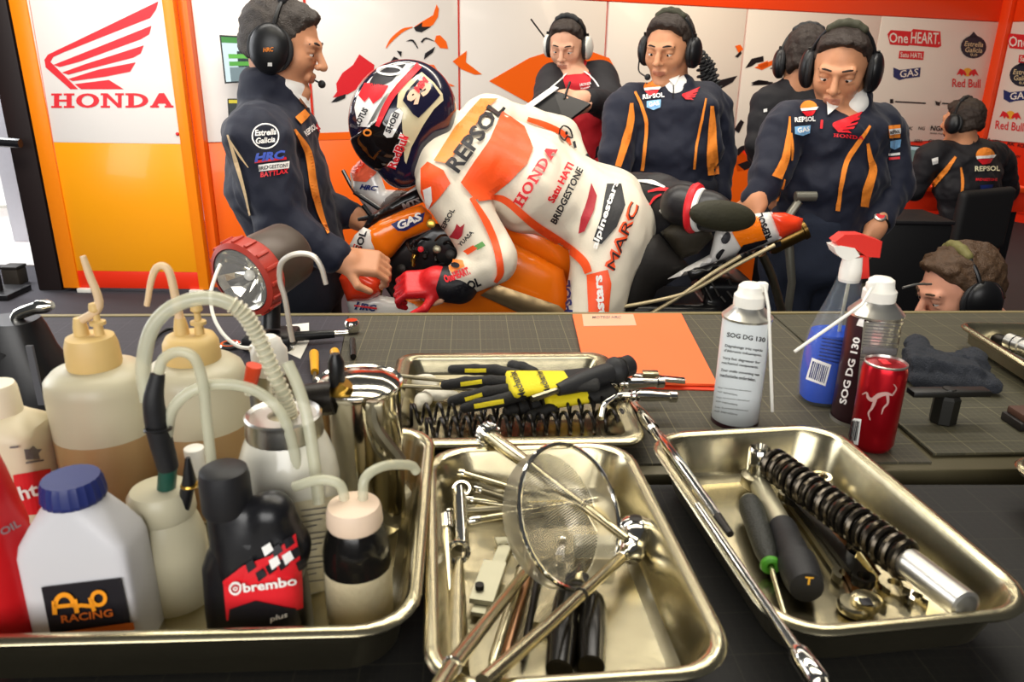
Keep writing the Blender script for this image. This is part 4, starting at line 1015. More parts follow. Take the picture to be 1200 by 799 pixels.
# ------------------------------------------------------------------ hand tools
def Q(x, y, h, base=None): return WZ(x, y, (TF if base is None else base)+h)
def flatprism(P, A, B, prof, th):            # outline (along 0..1, across metres) between two points, lying flat
    d = unit((B-A)*V(1, 1, 0)); n = V(-d[1], d[0], 0)
    return P.prism([A+(B-A)*u+n*v-V(0, 0, th/2) for u, v in prof], (0, 0, th))
def spanner(label, a, b, h, w=.006, ro=.011, group='spanners in the tool trays', m=None, op=True, base=None):
    m = m or M_chrome; A, B = Q(*a, h, base), Q(*b, h, base); t = thing('spanner', label, 'spanner', V(A[0], A[1], min(A[2], B[2])-.004), group)
    MB().tube([A, B], [w*.8, w, w*.8], 8, 0).build('shank', m, t) if False else flatprism(MB(), A, B, [(0, -w), (.5, -w*.75), (1, -w), (1, w), (.5, w*.75), (0, w)], .006).build('shank', m, t, smooth=30)
    d = unit((B-A)*V(1, 1, 0)); c = A-d*ro*.8
    MB().lathe(c, [(ro*.62, -.004), (ro, -.004), (ro*1.04, 0), (ro, .004), (ro*.62, .004), (ro*.6, 0), (ro*.62, -.004)], n=18, cap0=False, cap1=False).build('ring_end', m, t)
    if op:
        n = V(-d[1], d[0], 0); c = B+d*ro*.9
        pr_ = []
        for i in range(13):
            an = math.radians(40+280*i/12); pr_.append(c+(d*math.cos(an)+n*math.sin(an))*ro*1.25)
        for i in range(9):
            an = math.radians(310-260*i/8); pr_.append(c+(d*math.cos(an)+n*math.sin(an))*ro*.62)
        MB().prism([p-V(0, 0, .0035) for p in pr_], (0, 0, .007)).build('open_jaw', m, t, smooth=30)
    return t
def rod(name, label, cat, pts, r, m, base=None, n=12, group=None):
    P3 = [Q(*p, base) for p in pts]; t = thing(name, label, cat, V(P3[0][0], P3[0][1], min(p[2] for p in P3)-max(r if hasattr(r, '__len__') else [r])), group)
    return t, P3

# strainer
ctr = Q(670, 603, .075); vdir = unit(CAM-ctr); rt_ = unit(.97*CR+.22*CU); rt_ = unit(rt_-vdir*(rt_@vdir))
nrm = unit(vdir*.67+rt_*.74); s = mpp(ctr); R = 84*s
stn = thing('strainer', 'round wire mesh strainer with steel ring resting over the tray tools', 'strainer', V(ctr[0], ctr[1], TF))
MB().torus(ctr, nrm, R, .0022, 48, 8).build('ring', M_chrome, stn)
u, v, a_ = frame(nrm)
MB().loft([[ctr-nrm*h+(u*math.cos(t)+v*math.sin(t))*rr_ for t in (2*math.pi*i/48 for i in range(48))] for h, rr_ in ((.001, R), (.022, R*.97), (.024, R*.95))], True, False, False).build('side_band', mat('band_mesh', 'c9c2aa', .35, .8, var=.05, alpha=.4), stn, smooth=60)
mesh_ = MB(); NW = 27
for k in range(-NW, NW+1):
    y = k/NW*.94; L = math.sqrt(max(0, .95**2-y*y))
    if L < .05: continue
    for d1, d2 in ((u, v), (v, u)):
        pts = [ctr-nrm*(.023+.010*(1-(x*x+y*y)))+(d1*x+d2*y)*R for x in np.linspace(-L, L, 7)]
        mesh_.tube(pts, .00045, 3, 0, False)
mesh_.build('wire_mesh', M_chrome, stn, kind='stuff', smooth=0)
hA = ctr-nrm*.012+unit(-rt_*.62-CU*.78+nrm*.0)*R*.96; hB = Q(530, 780, .064); hC = Q(508, 815, .07)
MB().tube([hA, hA*.5+hB*.5, hB, hC], [.0048, .0052, .006, .0062], 14).build('handle', M_steel, stn)
MB().torus(hB, hC-hB, .0062, .0012, 18, 6).build('ferrule', M_chrome, stn)
# flex bar crossing the tray from the far rim
P3 = [Q(572, 509, .062), Q(600, 530, .062), Q(640, 560, .058), Q(735, 632, .040)]
t = thing('extension_bar', 'chrome extension bar with knurled knob lying from the tray rim under the strainer', 'extension bar', V(*P3[3][:2], TF))
MB().tube(P3, [.0075, .0085, .007, .0042, .0042], 14).build('bar', M_steel, t)
d = unit(P3[0]-P3[1]); k = MB(); k.lathe(P3[0], [(.010, -.008), (.0125, -.005), (.0125, .006), (.0095, .010), (0, .011)], d, 20); k.build('knurled_knob', M_chrome, t, smooth=25)
for i in range(14):
    uu, vv, _ = frame(d); an = 2*math.pi*i/14; MB().rbox(P3[0]+(uu*math.cos(an)+vv*math.sin(an))*.0125, (.0055, .0012, .0012), (d, np.cross(d, uu*math.cos(an)+vv*math.sin(an)), uu*math.cos(an)+vv*math.sin(an)), .0006).build('knurl', M_chrome, t)
# ratchet over the front rim
H0 = Q(742, 640, .022); H1 = Q(640, 735, .050); H2 = Q(566, 800, .066)
t = thing('ratchet', 'long chrome ratchet lying across the tray with its head in the corner', 'ratchet', V(*H0[:2], TF))
sdf('head', [rc(H0+V(.003, .014, .004), H0+V(-.002, -.008, 0), .0145, .012, .008), el(H0+V(.003, .014, .01), (.017, .017, .011), None, .006), rc(H0, H0+(H1-H0)*.16, .009, .006, .008)], .0022, M_chrome, t)
MB().tube([H0, H0*.6+H1*.4, H1, H2], [.0058, .0048, .0052, .0062], 14).build('handle', M_steel, t)
MB().lathe(H0+V(.003, .014, .018), [(.006, 0), (.006, .004), (.003, .005)], n=14).build('direction_knob', M_dark, t); MB().torus(H0*.35+H1*.65, H1-H0, .0054, .001, 16, 6).build('ring_groove', M_dark, t)
# spark plug socket wrench, sockets and joints on the left side
t = thing('socket_wrench', 'polished socket wrench with ring end standing along the tray wall', 'socket wrench', Q(545, 640, 0), 'sockets in the strainer tray')
MB().tube([Q(538, 575, .028), Q(541, 640, .020)], [.0075, .0075], 14).build('socket', M_chrome, t); MB().torus(Q(537, 647, .02), unit(CAM-Q(537, 647, .02)), .009, .0028, 22, 8).build('ring_end', M_chrome, t)
MB().tube([Q(538, 655, .016), Q(535, 700, .012), Q(533, 790, .011)], [.004, .0055, .011, .0115], 12).build('handle', M_steel, t); MB().torus(Q(541, 573, .03), (0, -.5, 1), .0085, .002, 18, 6).build('collar', M_chrome, t)
t = thing('socket_wrench', 'slim socket driver leaning left of the polished socket wrench', 'socket wrench', Q(525, 640, 0), 'sockets in the strainer tray')
MB().tube([Q(523, 605, .03), Q(526, 700, .012)], [.0042, .0042], 10).build('shaft', M_steel, t); MB().tube([Q(523, 605, .03), Q(524, 620, .027)], .0062, 12).build('socket', M_chrome, t)
for i, (a0, b0, h, rr_, lb) in enumerate([((536, 553), (620, 578), .030, .0042, 'bright punch rod topmost of the rods behind the strainer'), ((556, 572), (618, 592), .020, .0036, 'short round rod second in the pile behind the strainer'), ((545, 585), (625, 596), .012, .0036, 'dull rod under the pile behind the strainer'),
                                          ((520, 600), (640, 592), .009, .0034, 'long rod reaching the tray wall behind the strainer'), ((552, 610), (700, 585), .030, .0032, 'spoon ended rod crossing under the strainer ring')]):
    t = thing('punch', lb, 'punch', Q(*a0, 0), 'rods in the strainer tray'); A, B = Q(*a0, h), Q(*b0, h)
    MB().tube([A, B], rr_, 12).build('rod', [M_steel, M_steel2][i % 2], t)
    MB().lathe(A, [(rr_*.7, -.003), (rr_*1.25, 0), (rr_*1.25, .008), (rr_, .010)], unit(B-A), 12).build('tip', M_chrome, t)
# calipers
t = thing('calipers', 'pale steel vernier calipers lying on the tray floor', 'calipers', Q(575, 680, 0)); e = [(.0, -.006), (1, -.006), (1, .006), (0, .006)]
flatprism(MB(), Q(592, 640, .006), Q(560, 720, .006), e, .004).build('beam', mat('caliper_steel', 'b9b59c', .45, .8, var=.1), t, smooth=0)
flatprism(MB(), Q(582, 660, .011), Q(566, 706, .011), [(0, -.012), (1, -.012), (1, .009), (0, .009)], .005).build('slider', MATS['caliper_steel'], t, smooth=0)
flatprism(MB(), Q(604, 634, .006), Q(582, 637, .006), [(0, -.005), (1, -.008), (1, .006), (0, .003)], .004).build('jaw', MATS['caliper_steel'], t, smooth=0); MB().lathe(Q(562, 690, .013), [(.004, 0), (.004, .005)], n=12).build('lock_screw', M_dark, t)
for i, (a0, b0, h, rr_, lb, m_) in enumerate([((617, 650), (575, 785), .012, .0048, 'thick rod lying beside the calipers', M_steel), ((622, 660), (590, 778), .0075, .0042, 'copper toned rod between the calipers and the pliers', mat('copper_steel', 'a0785a', .3, 1)),
                                              ((632, 665), (612, 775), .006, .003, 'thin dark rod next to the copper toned rod', M_dark)]):
    t = thing('drift_rod', lb, 'rod', Q(*a0, 0), 'rods in the strainer tray'); A, B = Q(*a0, h), Q(*b0, h); MB().tube([A, A*.1+B*.9, B], [rr_, rr_, rr_*.5], 12).build('rod', m_, t); MB().torus(A*.85+B*.15, B-A, rr_, .0008, 14, 6).build('groove', M_dark, t)
t = thing('feeler_gauge', 'feeler gauge knife with steel blades pointing towards the strainer', 'gauge', Q(640, 720, 0)); flatprism(MB(), Q(655, 655, .007), Q(636, 735, .007), [(0, -.003), (.3, -.007), (1, -.008), (1, .008), (.3, .007), (0, .003)], .009).build('body', M_steel, t, smooth=20); flatprism(MB(), Q(660, 630, .007), Q(655, 658, .007), [(0, -.002), (1, -.005), (1, .005), (0, .002)], .003).build('blade', M_chrome, t, smooth=0)
t = thing('pliers', 'pliers with black dipped handles on the tray floor', 'pliers', Q(675, 740, 0))
for a0, b0 in (((664, 700), (655, 785)), ((694, 705), (693, 780))): MB().tube([Q(676, 690, .010), Q(*a0, .011), Q((a0[0]+b0[0])/2, (a0[1]+b0[1])/2, .012), Q(*b0, .012)], [.005, .0105, .0125, .0105], 12, 4).build('handle', mat('dipped_black', '17140f', .22), t)
MB().lathe(Q(677, 688, .004), [(.011, 0), (.012, .003), (.012, .009), (.006, .012)], n=18).build('pivot', M_dark, t); MB().tube([Q(677, 688, .009), Q(682, 660, .009)], [.009, .004], 10).build('jaw', M_steel, t)
sdf('foam_block', [bxs(Q(697, 640, .013), (.0195, .0085, .008), (unit((1, .02, 0)), unit((-.02, 1, 0)), EZ), .002)], .0015, mat('foam_cream', 'e2dabd', .8, var=.08, bump=.3), None, label='cream foam block seen through the strainer mesh', cat='foam block', base=Q(697, 640, 0))

# chrome bars over the left rim of the right tray
A, B, C_ = Q(742, 474, .012, T), Q(790, 533, .062, T), Q(856, 626, .058, T)
t = thing('flex_handle', 'twisted chrome flex handle resting on the right tray rim', 'flex handle', V(*A[:2], T))
MB().tube([A, A*.7+B*.3, A*.45+B*.55], [.006, .0085, .0075], 14).build('knob_end', M_chrome, t); MB().tube([A*.45+B*.55, A*.25+B*.75, B, B*.8+C_*.2, C_*.8+B*.2], [.005, .0065, .0045, .0048, .0042], 12).build('shaft', M_chrome, t); MB().tube([B*.2+C_*.8, C_], [.0042, .0035], 10).build('dark_tip', M_dark, t); MB().ball(A, .0075, 12).build('end_ball', M_chrome, t)
A, B = Q(818, 592, .057, T), Q(938, 768, .062, T); d = unit(B-A); B2 = B+d*.02
t = thing('extension_bar', 'long chrome extension bar hanging over the front corner of the right tray', 'extension bar', V(*A[:2], T))
MB().tube([A, A*.2+B*.8, B], [.0035, .0036, .0048], 12).build('bar', M_chrome, t); MB().lathe(B, [(.0055, -.006), (.0082, 0), (.0082, .026), (.007, .028), (.0062, .020), (0, .019)], d, 18).build('socket', M_chrome, t)

# torque wrench, screwdriver, coil-over rod in the right tray
A, B, C_ = Q(886, 562, .016), Q(918, 620, .017), Q(950, 700, .021)
t = thing('torque_wrench', 'torque wrench with upright socket and thick black handle', 'torque wrench', V(*A[:2], TF))
MB().lathe(A+V(0, 0, .008), [(.0105, 0), (.0118, .004), (.0118, .030), (.0102, .032), (.0088, .022), (0, .021)], n=20).build('socket', M_chrome, t)
MB().lathe(A-V(0, 0, .006), [(.013, -.003), (.0165, 0), (.0165, .012), (.012, .015)], n=24).build('ratchet_head', M_steel2, t, smooth=50)
MB().tube([A, A*.75+B*.25, B], [.0085, .011, .011], 14).build('steel_shaft', mat('shaft_grey', 'b9b399', .4, .8, var=.08), t); d = unit(C_-B)
MB().lathe(B, [(.0125, -.006), (.0135, 0), (.0135, .03), (.0145, .032), (.0145, .052), (.0175, .056), (.0175, .07), (.0165, .085), (.0145, .095), (0, .096)], d, 24).build('handle', M_rub, t, smooth=35)
a = Flat(); e_ = B+d*.0965; uu, vv, _ = frame(d)
a.text('T', (-.003, -.004), (.004, -.004), .008, 0, .03); a.lay(lambda x, y: e_+uu*x-vv*y, 'end_mark', M_gold, t)
A, B, C_ = Q(878, 588, .018), Q(903, 662, .013), Q(925, 738, .006)
t = thing('screwdriver', 'black handled screwdriver with green collar', 'screwdriver', V(*A[:2], TF)); d = unit(B-A); L = np.linalg.norm(B-A)
MB().lathe(A, [(.006, -.004), (.0105, 0), (.0125, .012), (.0115, L*.5), (.0105, L*.8), (.007, L)], d, 20).build('handle', mat('grip_black', '22241f', .55, bump=.4, bscale=500), t, smooth=50)
MB().lathe(A, [(.006, -.006), (.009, -.003), (.0098, .002)], d, 18).build('end_cap', mat('end_grey', 'a9a48c', .5), t)
MB().torus(B, d, .0062, .0036, 20, 8).build('green_collar', mat('collar_green', '4d9a2b', .4), t); MB().tube([B, C_], .0026, 10).build('blade_shaft', M_steel, t)
A, B, C_ = Q(903, 540, .048), Q(1064, 660, .028), Q(1134, 714, .046)
A, B, C_ = Q(905, 543, .040), Q(1066, 660, .047), Q(1136, 714, .052)
t = thing('coil_over_rod', 'dark coil spring on a bright steel tube lying diagonally in the tray', 'damper', V(*A[:2], TF))
MB().helix(A, B, .0150, .0038, 18, 8, 16).build('coil_spring', mat('spring_black', '4b453c', .25, .95), t); MB().tube([A, B], .0085, 14).build('inner_rod', M_dark, t); d = unit(C_-B)
MB().lathe(B-d*.004, [(.0085, 0), (.0128, .002), (.0128, np.linalg.norm(C_-B)), (.0098, np.linalg.norm(C_-B)+.001), (.0075, np.linalg.norm(C_-B)-.012), (0, np.linalg.norm(C_-B)-.013)], d, 22).build('steel_tube', M_silv, t, smooth=40)
M_blksp = mat('black_oxide', '2c2924', .35, .8)
spanner('black oxide ring spanner beside the torque wrench handle', (1006, 672), (938, 590), .014, .008, .010, m=M_blksp)
spanner('bright combination spanner lying under the coil spring', (975, 590), (1042, 678), .010, .0065, .011, m=M_steel)
spanner('slim chrome spanner along the tray wall by the coil spring', (1010, 610), (1070, 695), .005, .004, .008)
spanner('polished spanner with its ring behind the torque wrench socket', (965, 566), (1005, 640), .018, .006, .0115)
spanner('dull ring spanner between the torque wrench and the copper bar', (925, 585), (985, 668), .006, .006, .009, m=M_steel2)
t = thing('copper_bar', 'flat copper toned bar on the tray floor', 'bar', Q(990, 640, 0)); flatprism(MB(), Q(955, 585, .004), Q(1010, 690, .004), [(0, -.008), (1, -.009), (1, .009), (0, .008)], .005).build('bar', mat('copper_flat', '9a6a45', .35, .9, var=.15), t, smooth=0); MB().lathe(Q(1002, 676, .0066), [(.003, 0), (.003, .0006)], n=12).build('hole_mark', M_black, t)
t = thing('adapter_disc', 'round steel adapter with square hole by the front wall of the tray', 'adapter', Q(1015, 705, 0)); MB().lathe(Q(1000, 712, .004), [(.012, -.003), (.014, 0), (.014, .004), (.012, .006)], n=22).build('disc', M_steel, t); MB().lathe(Q(1015, 706, .010), [(.011, -.005), (.0125, 0), (.0125, .005), (.009, .007)], n=20).build('boss', M_steel, t); MB().rbox(Q(1015, 705, .0175), (.0048, .0048, .0006), None, .0002).build('square_hole', M_black, t)

# ------------------------------------------------------------------ glove tray
bz = TF
M_gy = mat('glove_yellow', 'e3cf1c', .7, var=.06, bump=.25, bscale=250); M_gb = mat('glove_black', '1a1918', .75, var=.1, bump=.25, bscale=250)
def glove(label, wr0, wr1, fing, h, w):
    t = thing('work_glove', label, 'glove', V(*Q(*wr0, 0)[:2], TF), 'work gloves')
    A, B = Q(*wr0, h), Q(*wr1, h)
    pr_ = [ec(A, B, (B-A)[[1, 0, 2]]*V(-1, 1, 0), w*.7, .010, w, .012, .01)]
    sdf('palm', pr_, .003, M_gy, t)
    for f in fing:
        P_ = [Q(x, y, hh) for x, y, hh in f]
        sdf('finger', [rc(P_[i], P_[i+1], .0088-.0006*i, .0082-.0006*i, .004) for i in range(len(P_)-1)], .0026, M_gb, t)
    d = unit(A-B); sdf('cuff', [ec(A+d*.03, A-d*.004, (B-A)[[1, 0, 2]]*V(-1, 1, 0), w*.85, .012, w*.75, .011, .01)], .003, M_gb, t)
    return t
g1 = glove('yellow and black work glove, uppermost in the shallow tray', (668, 446), (600, 450), [[(606, 440, .045), (580, 434, .046), (556, 433, .044), (530, 433, .040)], [(602, 448, .046), (575, 447, .046), (545, 448, .043), (522, 451, .038)], [(600, 456, .044), (570, 460, .042), (545, 466, .038), (530, 470, .032)], [(610, 462, .042), (585, 470, .038), (560, 474, .034), (545, 478, .028)], [(625, 437, .046), (612, 431, .048), (600, 428, .045)]], .049, .037)
hb = onto([c for c in g1.children if c.name.startswith('palm')], .0012)
a = Flat(); a.text('Mechanix', (617, 464), (604, 434), 9, .2, .02); a.lay(hb, 'glove_lettering', M_black, g1, sub=4); a = Flat(); a.text('Mechanix', (646, 459), (634, 433), 8, .2, .02); a.lay(hb, 'glove_lettering', M_black, g1, sub=4)
hf = onto([c for c in g1.children if c.name.startswith('finger')], .0012)
a = Flat(); a.line([(545, 434), (570, 434)], 4); a.line([(540, 450), (565, 447)], 4.5); a.line([(545, 468), (565, 462)], 4); a.line([(556, 476), (590, 470)], 5); a.lay(hf, 'finger_patch', M_gy, g1, sub=4, kind='stuff')
glove('second work glove lying under the uppermost glove', (690, 462), (640, 466), [[(640, 460, .026), (612, 464, .026), (590, 470, .024)], [(640, 472, .024), (612, 478, .022), (595, 482, .02)], [(645, 480, .022), (622, 488, .018)]], .028, .026)
for lb, a0, b0, tn, h in (('dark coil spring nearest the gloves in the shallow tray', (482, 486), (728, 474), 17, .018), ('dark coil spring along the front wall of the shallow tray', (500, 503), (728, 492), 16, .016)):
    t = thing('coil_spring', lb, 'spring', V(*Q(*a0, 0)[:2], TF), 'coil springs in the shallow tray'); A, B = Q(*a0, h), Q(*b0, h)
    MB().helix(A, B, .0132, .0023, tn, 7, 16).build('coil', mat('spring_grey', '2e2b2a', .3, .85), t); d = unit(B-A)
    for e in (A, B): MB().torus(e, d, .0132, .0023, 20, 7).build('end_coil', MATS['spring_grey'], t)
A, B = Q(668, 452, .050), Q(738, 428, .058); d = unit(B-A); L = np.linalg.norm(B-A)
t = thing('rubber_grip', 'fat black rubber handle lying on the gloves', 'handle', V(*A[:2], TF))
MB().lathe(A, [(.008, -.02), (.011, 0), (.0135, .02), (.014, L*.55), (.0125, L*.66), (.0185, L*.72), (.0185, L*.78), (.0148, L*.82), (.0148, L), (.012, L+.003), (0, L+.003)], d, 24).build('grip', M_rub, t, smooth=45)
MB().tube([A, A-d*.06], .0045).build('shaft', M_steel2, t); MB().torus(A+d*L*.86, d, .0148, .001, 20, 6).build('ring', M_dark, t)
for lb, a0, b0, h in (('steel rod uppermost at the back of the glove tray', (462, 440), (566, 450), .038), ('steel rod second at the back of the glove tray', (466, 452), (562, 456), .030)):
    t = thing('drift_rod', lb, 'rod', V(*Q(*b0, 0)[:2], TF), 'rods in the glove tray'); A, B = Q(*a0, h), Q(*b0, h); MB().tube([A, B], .0032, 10).build('rod', M_steel2, t); MB().ball(A, .0042, 10).build('end_knob', M_steel2, t)
sdf('shop_towel', [el(Q(500, 448, .016), (.020, .016, .012), None, .01), el(Q(515, 462, .010), (.03, .012, .008), None, .01), el(Q(495, 470, .012), (.012, .02, .012), None, .01)], .003, mat('towel_cream', 'd9d4c4', .8, bump=.3), None, noise=(.003, 110, 2), label='crumpled cream cloth beside the coil springs', cat='towel', base=Q(505, 462, 0))
for lb, pts, grip in (('chrome hinged handle bar lying over the tray rim nearest the folder', [(694, 462, .030), (702, 452, .034), (725, 449, .034)], ((722, 449), (777, 448))), ('chrome hinged handle bar lying over the tray rim farther from the folder', [(704, 490, .026), (708, 474, .036), (722, 464, .036), (738, 463, .036)], ((736, 463), (792, 465)))):
    t = thing('flex_handle', lb, 'flex handle', V(*Q(*grip[1], 0, T)[:2], T), 'flex handles at the glove tray')
    MB().tube([Q(*p) for p in pts], .0042, 10, 4).build('bent_shaft', M_chrome, t); A, B = Q(*grip[0], .034), Q(*grip[1], .030); d = unit(B-A); L = np.linalg.norm(B-A)
    MB().lathe(A, [(.0045, 0), (.0075, .002), (.006, .005), (.0075, .008), (.006, .011), (.0078, .014), (.0078, L*.45), (.0062, L*.75), (.006, L*.85), (.0078, L*.87), (.0078, L), (.005, L+.002)], d, 18).build('grip', M_chrome, t, smooth=30)
t = thing('slide_bar', 'flat chrome slide bar beside the folder corner', 'bar', V(*Q(760, 443, 0, T)[:2], T+.007)); A, B = Q(740, 440, .016, T), Q(803, 446, .012, T); MB().rbox((A+B)/2, (np.linalg.norm(B-A)/2, .006, .0035), (unit(B-A), unit(np.cross(EZ, B-A)), EZ), .0015).build('bar', M_chrome, t); MB().rbox(Q(762, 438, .021, T), (.012, .007, .004), None, .0015).build('slider', M_steel, t)

# ------------------------------------------------------------------ cloth, key, blocks and far tray tools on the right
c0 = WZ(1112, 436, T+.02); tz = T+.003
def tw(px, py, h, r): return el(WZ(px, py, tz+h), r, (unit((1, -.25, 0)), unit((.25, 1, 0)), EZ), .02)
sdf('folded_cloth', [bxs(WZ(1112, 440, tz+.012), (.062, .040, .011), (unit((1, -.22, .0)), unit((.22, 1, 0)), EZ), .010, .01), bxs(WZ(1104, 424, tz+.03), (.050, .034, .010), (unit((1, -.3, -.1)), unit((.3, 1, 0)), unit((.1, 0, 1))), .009, .012), tw(1075, 405, .032, (.018, .03, .016)), tw(1140, 418, .03, (.02, .022, .013))], .0026, mat('terry_grey', '2b2e35', .95, var=.4, scale=420, bump=1, bscale=520), None, noise=(.0024, 210, 4), label='folded dark grey terry cloth on the cutting mat', cat='cloth', base=WZ(1110, 440, tz))
K = WZ(1104, 494, tz); yk = math.radians(-2)
t = thing('tee_key', 'black tee shaped key standing upright on its socket', 'tee key', K); M_key = mat('key_black', '14130f', .45, var=.1)
zk = zpx(K, 462); MB().lathe(K, [(.0155, 0), (.017, .002), (.017, zk-tz-.004), (.014, zk-tz)], n=8).build('socket', M_key, t, smooth=20)
MB().rbox(K+V(0, 0, zk-tz+.0035), (.053, .010, .0042), (E1, E2, EZ), .002).build('crossbar', M_key, t); MB().lathe(K+V(0, 0, zk-tz+.006), [(.009, 0), (.008, .003), (0, .0035)], n=16).build('boss', M_key, t)
q = WZ(1192, 502, tz); t = thing('brake_pad', 'small brown and black pad at the edge of the cutting mat', 'brake pad', q+V(.04, .01, 0)); MB().rbox(q+V(.045, .012, .006), (.05, .02, .006), (E1, E2, EZ), .002).build('backing_plate', mat('pad_black', '1a1614', .5), t); MB().rbox(q+V(.045, .012, .017), (.046, .017, .005), (E1, E2, EZ), .002).build('friction_pad', mat('pad_brown', '4a2f22', .7), t)
e1_, e2_ = V(math.cos(RTy), math.sin(RTy), 0), V(-math.sin(RTy), math.cos(RTy), 0)
for lb, a0, b0, rr_, m_ in (('bright socket lying in the tray beside the folded cloth', (1180, 398), (1215, 412), .013, M_silv), ('dark tube lying in the tray beside the folded cloth', (1150, 390), (1205, 410), .009, M_dark), ('long dark bar lying by the wall of the tray beside the folded cloth', (1150, 400), (1215, 430), .006, M_blksp)):
    t = thing('socket_piece', lb, 'socket', V(*WZ(*a0, TF+.006)[:2], TF+.004)); A, B = WZ(*a0, TF+.006+rr_), WZ(*b0, TF+.006+rr_); d = unit(B-A); L = np.linalg.norm(B-A)
    MB().lathe(A, [(rr_*.7, 0), (rr_, .003), (rr_, L*.5), (rr_*.8, L*.52), (rr_*.8, L), (rr_*.6, L+.002)], d, 18).build('barrel', m_, t); MB().torus(A+d*L*.3, d, rr_, .001, 16, 6).build('groove', M_blk, t)
# ------------------------------------------------------------------ people
M_skin = mat('skin_tan', 'c98d68', .5, var=.07, scale=60, bump=.06, bscale=400)
M_skin2 = mat('skin_fair', 'd9a283', .5, var=.07, scale=60, bump=.06, bscale=400)
M_lip = mat('lip', 'b5735a', .5)
M_hair = mat('hair_dark', '2b1f18', .6, var=.3, scale=120, bump=.8, bscale=300)
M_hairg = mat('hair_greying', '3a332e', .6, var=.35, scale=120, bump=.8, bscale=300)
M_hairb = mat('hair_brown', '4a3420', .6, var=.35, scale=120, bump=.8, bscale=300)
M_eye = mat('eye_white', 'e6ddd2', .25); M_iris = mat('eye_dark', '20140e', .2)
M_shirt = mat('shirt_white', 'ece9e4', .7)
M_trs = mat('trouser_navy', '10131f', .8, var=.12, bump=.15, bscale=150)
M_jean = mat('denim_dark', '1b2233', .85, var=.2, scale=60, bump=.2, bscale=300)
M_shoe = mat('shoe_black', '141414', .5)


class Head:
    def __init__(s, c, f, u, k=1.0):
        s.c = np.asarray(c, float); s.f = unit(f); u = np.asarray(u, float); s.u = unit(u-s.f*(u@s.f)); s.l = np.cross(s.u, s.f); s.k = k
        s.ax = (s.f, s.l, s.u)
    def p(s, f, l, u): return s.c+s.k*(s.f*f+s.l*l+s.u*u)
    def r(s, *a): return tuple(x*s.k for x in a)
    def prims(s, neck):
        k = s.k; P = [el(s.p(-.012, 0, .032), s.r(.098, .077, .088), s.ax, .02), el(s.p(.028, 0, -.022), s.r(.062, .062, .082), s.ax, .03)]
        for q in (-1, 1):
            P += [rc(s.p(.0, q*.05, -.05), s.p(.058, q*.014, -.098), .021*k, .018*k, .022), el(s.p(.056, q*.038, -.022), s.r(.028, .024, .028), s.ax, .02),
                  rc(s.p(.082, q*.04, .026), s.p(.092, q*.008, .024), .0115*k, .010*k, .012)]
        P += [el(s.p(.074, 0, -.1), s.r(.018, .02, .015), s.ax, .018), rc(s.p(.093, 0, .016), s.p(.116, 0, -.024), .008*k, .0122*k, .009)]
        for q in (-1, 1):
            P += [el(s.p(.104, q*.012, -.028), s.r(.01, .009, .008), s.ax, .006), el(s.p(.099, q*.034, .006), s.r(.013, .018, .010), s.ax, .010, 's'),
                  el(s.p(.0795, q*.033, .0095), s.r(.0152, .0165, .0108), s.ax, .003), el(s.p(.078, q*.033, -.006), s.r(.0145, .0165, .007), s.ax, .003), rc(s.p(.088, q*.022, -.0565), s.p(.0935, 0, -.0545), .005*k, .006*k, .009),
                  rc(s.p(.085, q*.02, -.0635), s.p(.090, 0, -.066), .0055*k, .0065*k, .009), rc(s.p(.09, q*.024, -.0602), s.p(.0985, 0, -.0602), .0018*k, .0022*k, .003, 's'),
                  el(s.p(-.008, q*.077, -.006), s.r(.019, .009, .033), s.ax, .006)]
        P += [rc(s.p(-.025, 0, -.05), neck, .056*k, .062*k, .025)]
        return P
    def face_mats(s, v):
        d = (v-s.c)/s.k; f, l, u = d@s.f, d@s.l, d@s.u
        return ((f > .086) & (np.abs(l) < .022) & (u < -.053) & (u > -.071)).astype(np.int32)
    def extras(s, body, hair, brow=None, gaze=-.003):
        for q in (-1, 1):
            e = MB().ball(s.p(.0803, q*.033, .002), .0122*s.k, 12).build('eye', M_eye, body)
            MB().ball(s.p(.0880, q*.033+(.002 if q < 0 else -.002), .0015+gaze*.4), .0056*s.k, 10).build('iris', M_iris, e)
            MB().tube([s.p(.0815, q*.052, .027), s.p(.0945, q*.034, .0325), s.p(.0985, q*.014, .0285)], [.0015, .003*s.k, .0025*s.k], 8, 3).build('eyebrow', brow or hair, body)
    def hair(s, body, m, front=.052, nape=-.065, tuft=.0035, seed=1, vol=0):
        P = [el(s.p(-.016, 0, .036), s.r(.1015+vol, .0815+vol, .0915+vol), s.ax, .01), el(s.p(.045, 0, .083), s.r(.045, .058, .026+vol), s.ax, .03)]
        P += [el(s.p(-.05, 0, -.03), s.r(.062, .07, .06), s.ax, .03)]
        P += [cutp(s.p(front, 0, .052), s.f*.82-s.u*.57, .012), cutp(s.p(0, 0, nape), -s.u-.35*s.f, .01)]
        return sdf('hair', P, .0036, m, body, noise=(tuft, 130, seed))


